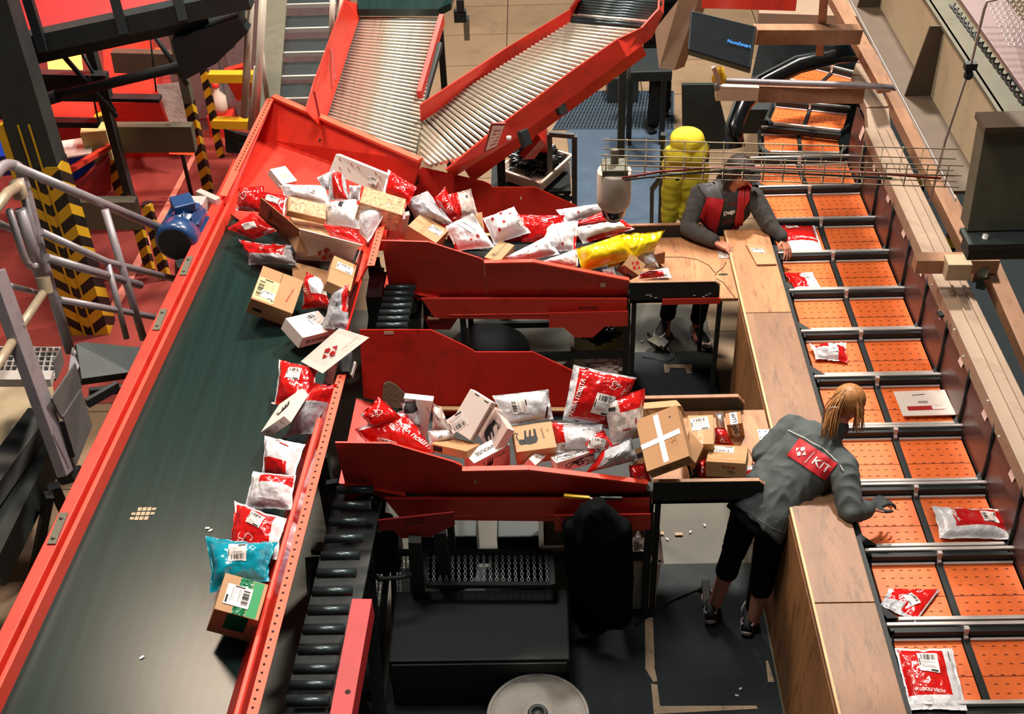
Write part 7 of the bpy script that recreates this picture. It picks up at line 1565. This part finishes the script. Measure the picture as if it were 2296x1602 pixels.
ro2 = E('black_drum', P(1095, 760, z=0), 'round black drum top between the two chutes', 'drum')
c = P(1095, 775, z=.45); MB().lathe(V((c.x, c.y, 0)), [(.30, 0), (.30, .42), (.27, .45), (0, .45)], 48).build('drum_shell', 'black', ro2)
def openbin(name, lab, c, d, h, mat, rz=0):
    t = E(name, c, lab, 'bin'); R_ = Matrix.Rotation(rz, 3, 'Z'); c = V(c); hw, hd_ = d[0] / 2, d[1] / 2
    o4 = [c + R_ @ V((a * hw, b * hd_, h)) for a, b in ((-1, -1), (1, -1), (1, 1), (-1, 1))]; i4 = [c + R_ @ V((a * hw * .85, b * hd_ * .85, 0)) for a, b in ((-1, -1), (1, -1), (1, 1), (-1, 1))]
    mb = MB()
    for k in range(4): mb.slab([o4[k], i4[k], i4[(k + 1) % 4], o4[(k + 1) % 4]], .006)
    mb.slab(i4, .006); mb.build('bin_shell', mat, t); mb = MB()
    for k in range(4): mb.bar(o4[k], o4[(k + 1) % 4], .03, .015)
    mb.build('rim', mat, t); return t
q = P(1345, 790, z=.25); openbin('waste_bin', 'grey green bin with crumpled film under the farther chute end', (q.x, q.y, .02), (.42, .55, 0), .45, 'bin_olive')
crumple('clear_film', 'clear_bag', P(1355, 815, z=.42), (.17, .12, .05), 9, 'crumpled clear film in the grey green bin', 'plastic film')
crumple('black_film', 'black_glossy', P(1345, 745, z=.50), (.15, .13, .07), 12, 'black crumpled film hanging above the grey green bin', 'plastic film')
q = P(1262, 1235, z=.3); openbin('waste_bin', 'beige open bin left of the black coat', (q.x, q.y, .02), (.26, .36, 0), .5, 'bin_olive')
q = P(1425, 1250, z=.3); openbin('waste_bin', 'pale bin with clear plastic right of the black coat', (q.x, q.y, .02), (.26, .40, 0), .45, 'plastic_cream')
crumple('clear_film', 'clear_bag', P(1425, 1240, z=.38), (.11, .14, .09), 15, 'glossy clear plastic heap in the pale bin', 'plastic film')
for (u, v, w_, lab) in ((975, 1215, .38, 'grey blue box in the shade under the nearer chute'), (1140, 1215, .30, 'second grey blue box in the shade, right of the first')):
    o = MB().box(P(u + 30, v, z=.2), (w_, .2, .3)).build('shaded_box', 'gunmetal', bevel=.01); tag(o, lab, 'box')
o = MB().tube([P(1425, 1405, z=.02), P(1500, 1350, z=.02), P(1560, 1325, z=.02), P(1575, 1320, z=.04)], .012, 8).build('floor_cable', 'black'); tag(o, 'black cable running over the mat to the leaning workers pedal', 'cable')
for i, (u, v) in enumerate(((1522, 1198), (1548, 1193), (1496, 1209), (1480, 1196), (1440, 765), (1580, 1178), (1652, 1560), (1660, 1545))):
    o = MB().box(P(u, v, z=.022), (.05 if i in (0, 3) else .02, .025 if i in (0, 3) else .01, .003), rz=i).build('paper_scrap', 'tape_old' if i in (0, 3) else 'paper')
    tag(o, ['cream paper scrap in the middle of the floor left of the leaning workers legs', 'thin white sliver right of the cream scrap', 'tiny white speck left of the cream scrap', 'torn cream scrap beside the pale bin', 'pale scrap on the floor left of the curled cable', 'white speck nearest the leaning workers thigh', 'silvery speck on the mat near the bottom tape', 'silvery speck just above the bottom tape speck'][i], 'paper scrap')
# second emblem text plates
for (u0, v0, y_, par, rot) in ((1320, 691, 6.595, ch1, 0), (1330, 1165, 4.715, ch2, 0)):
    q = P(u0, v0, y=y_); F = Face(q + V((-.09, 0, .02)), V((.18, 0, 0)), V((0, 0, -.04)), V((0, -1, 0)))
    if par is ch1: text(F, par, 'RUN SORT', .5, .5, .13, 0, 'ink', off=.002, bold=.04)
pl2 = [P(u, v, y=4.62) for u, v in ((848, 1168), (1018, 1150), (1020, 1178), (965, 1205), (900, 1208), (882, 1190), (850, 1190))]
MB().slab(pl2[::-1], .01).build('loose_guard_plate', 'red_dark', ch2)
q = P(932, 1173, y=4.61); F = Face(q + V((-.08, -.004, .02)), V((.16, 0, .01)), V((0, 0, -.04)), V((0, -1, 0))); text(F, ch2, 'RUN SORT', .5, .5, .12, 0, 'ink', off=.004, bold=.04)
# monitor text
A_, B_, C_, D_, nn = MON
F = Face(A_, B_ - A_, D_ - A_ if False else C_ - A_, nn); text(F, mn, 'NovaSmart', .76, .55, .16, 0, 'screen_blue', off=.008, bold=.01)
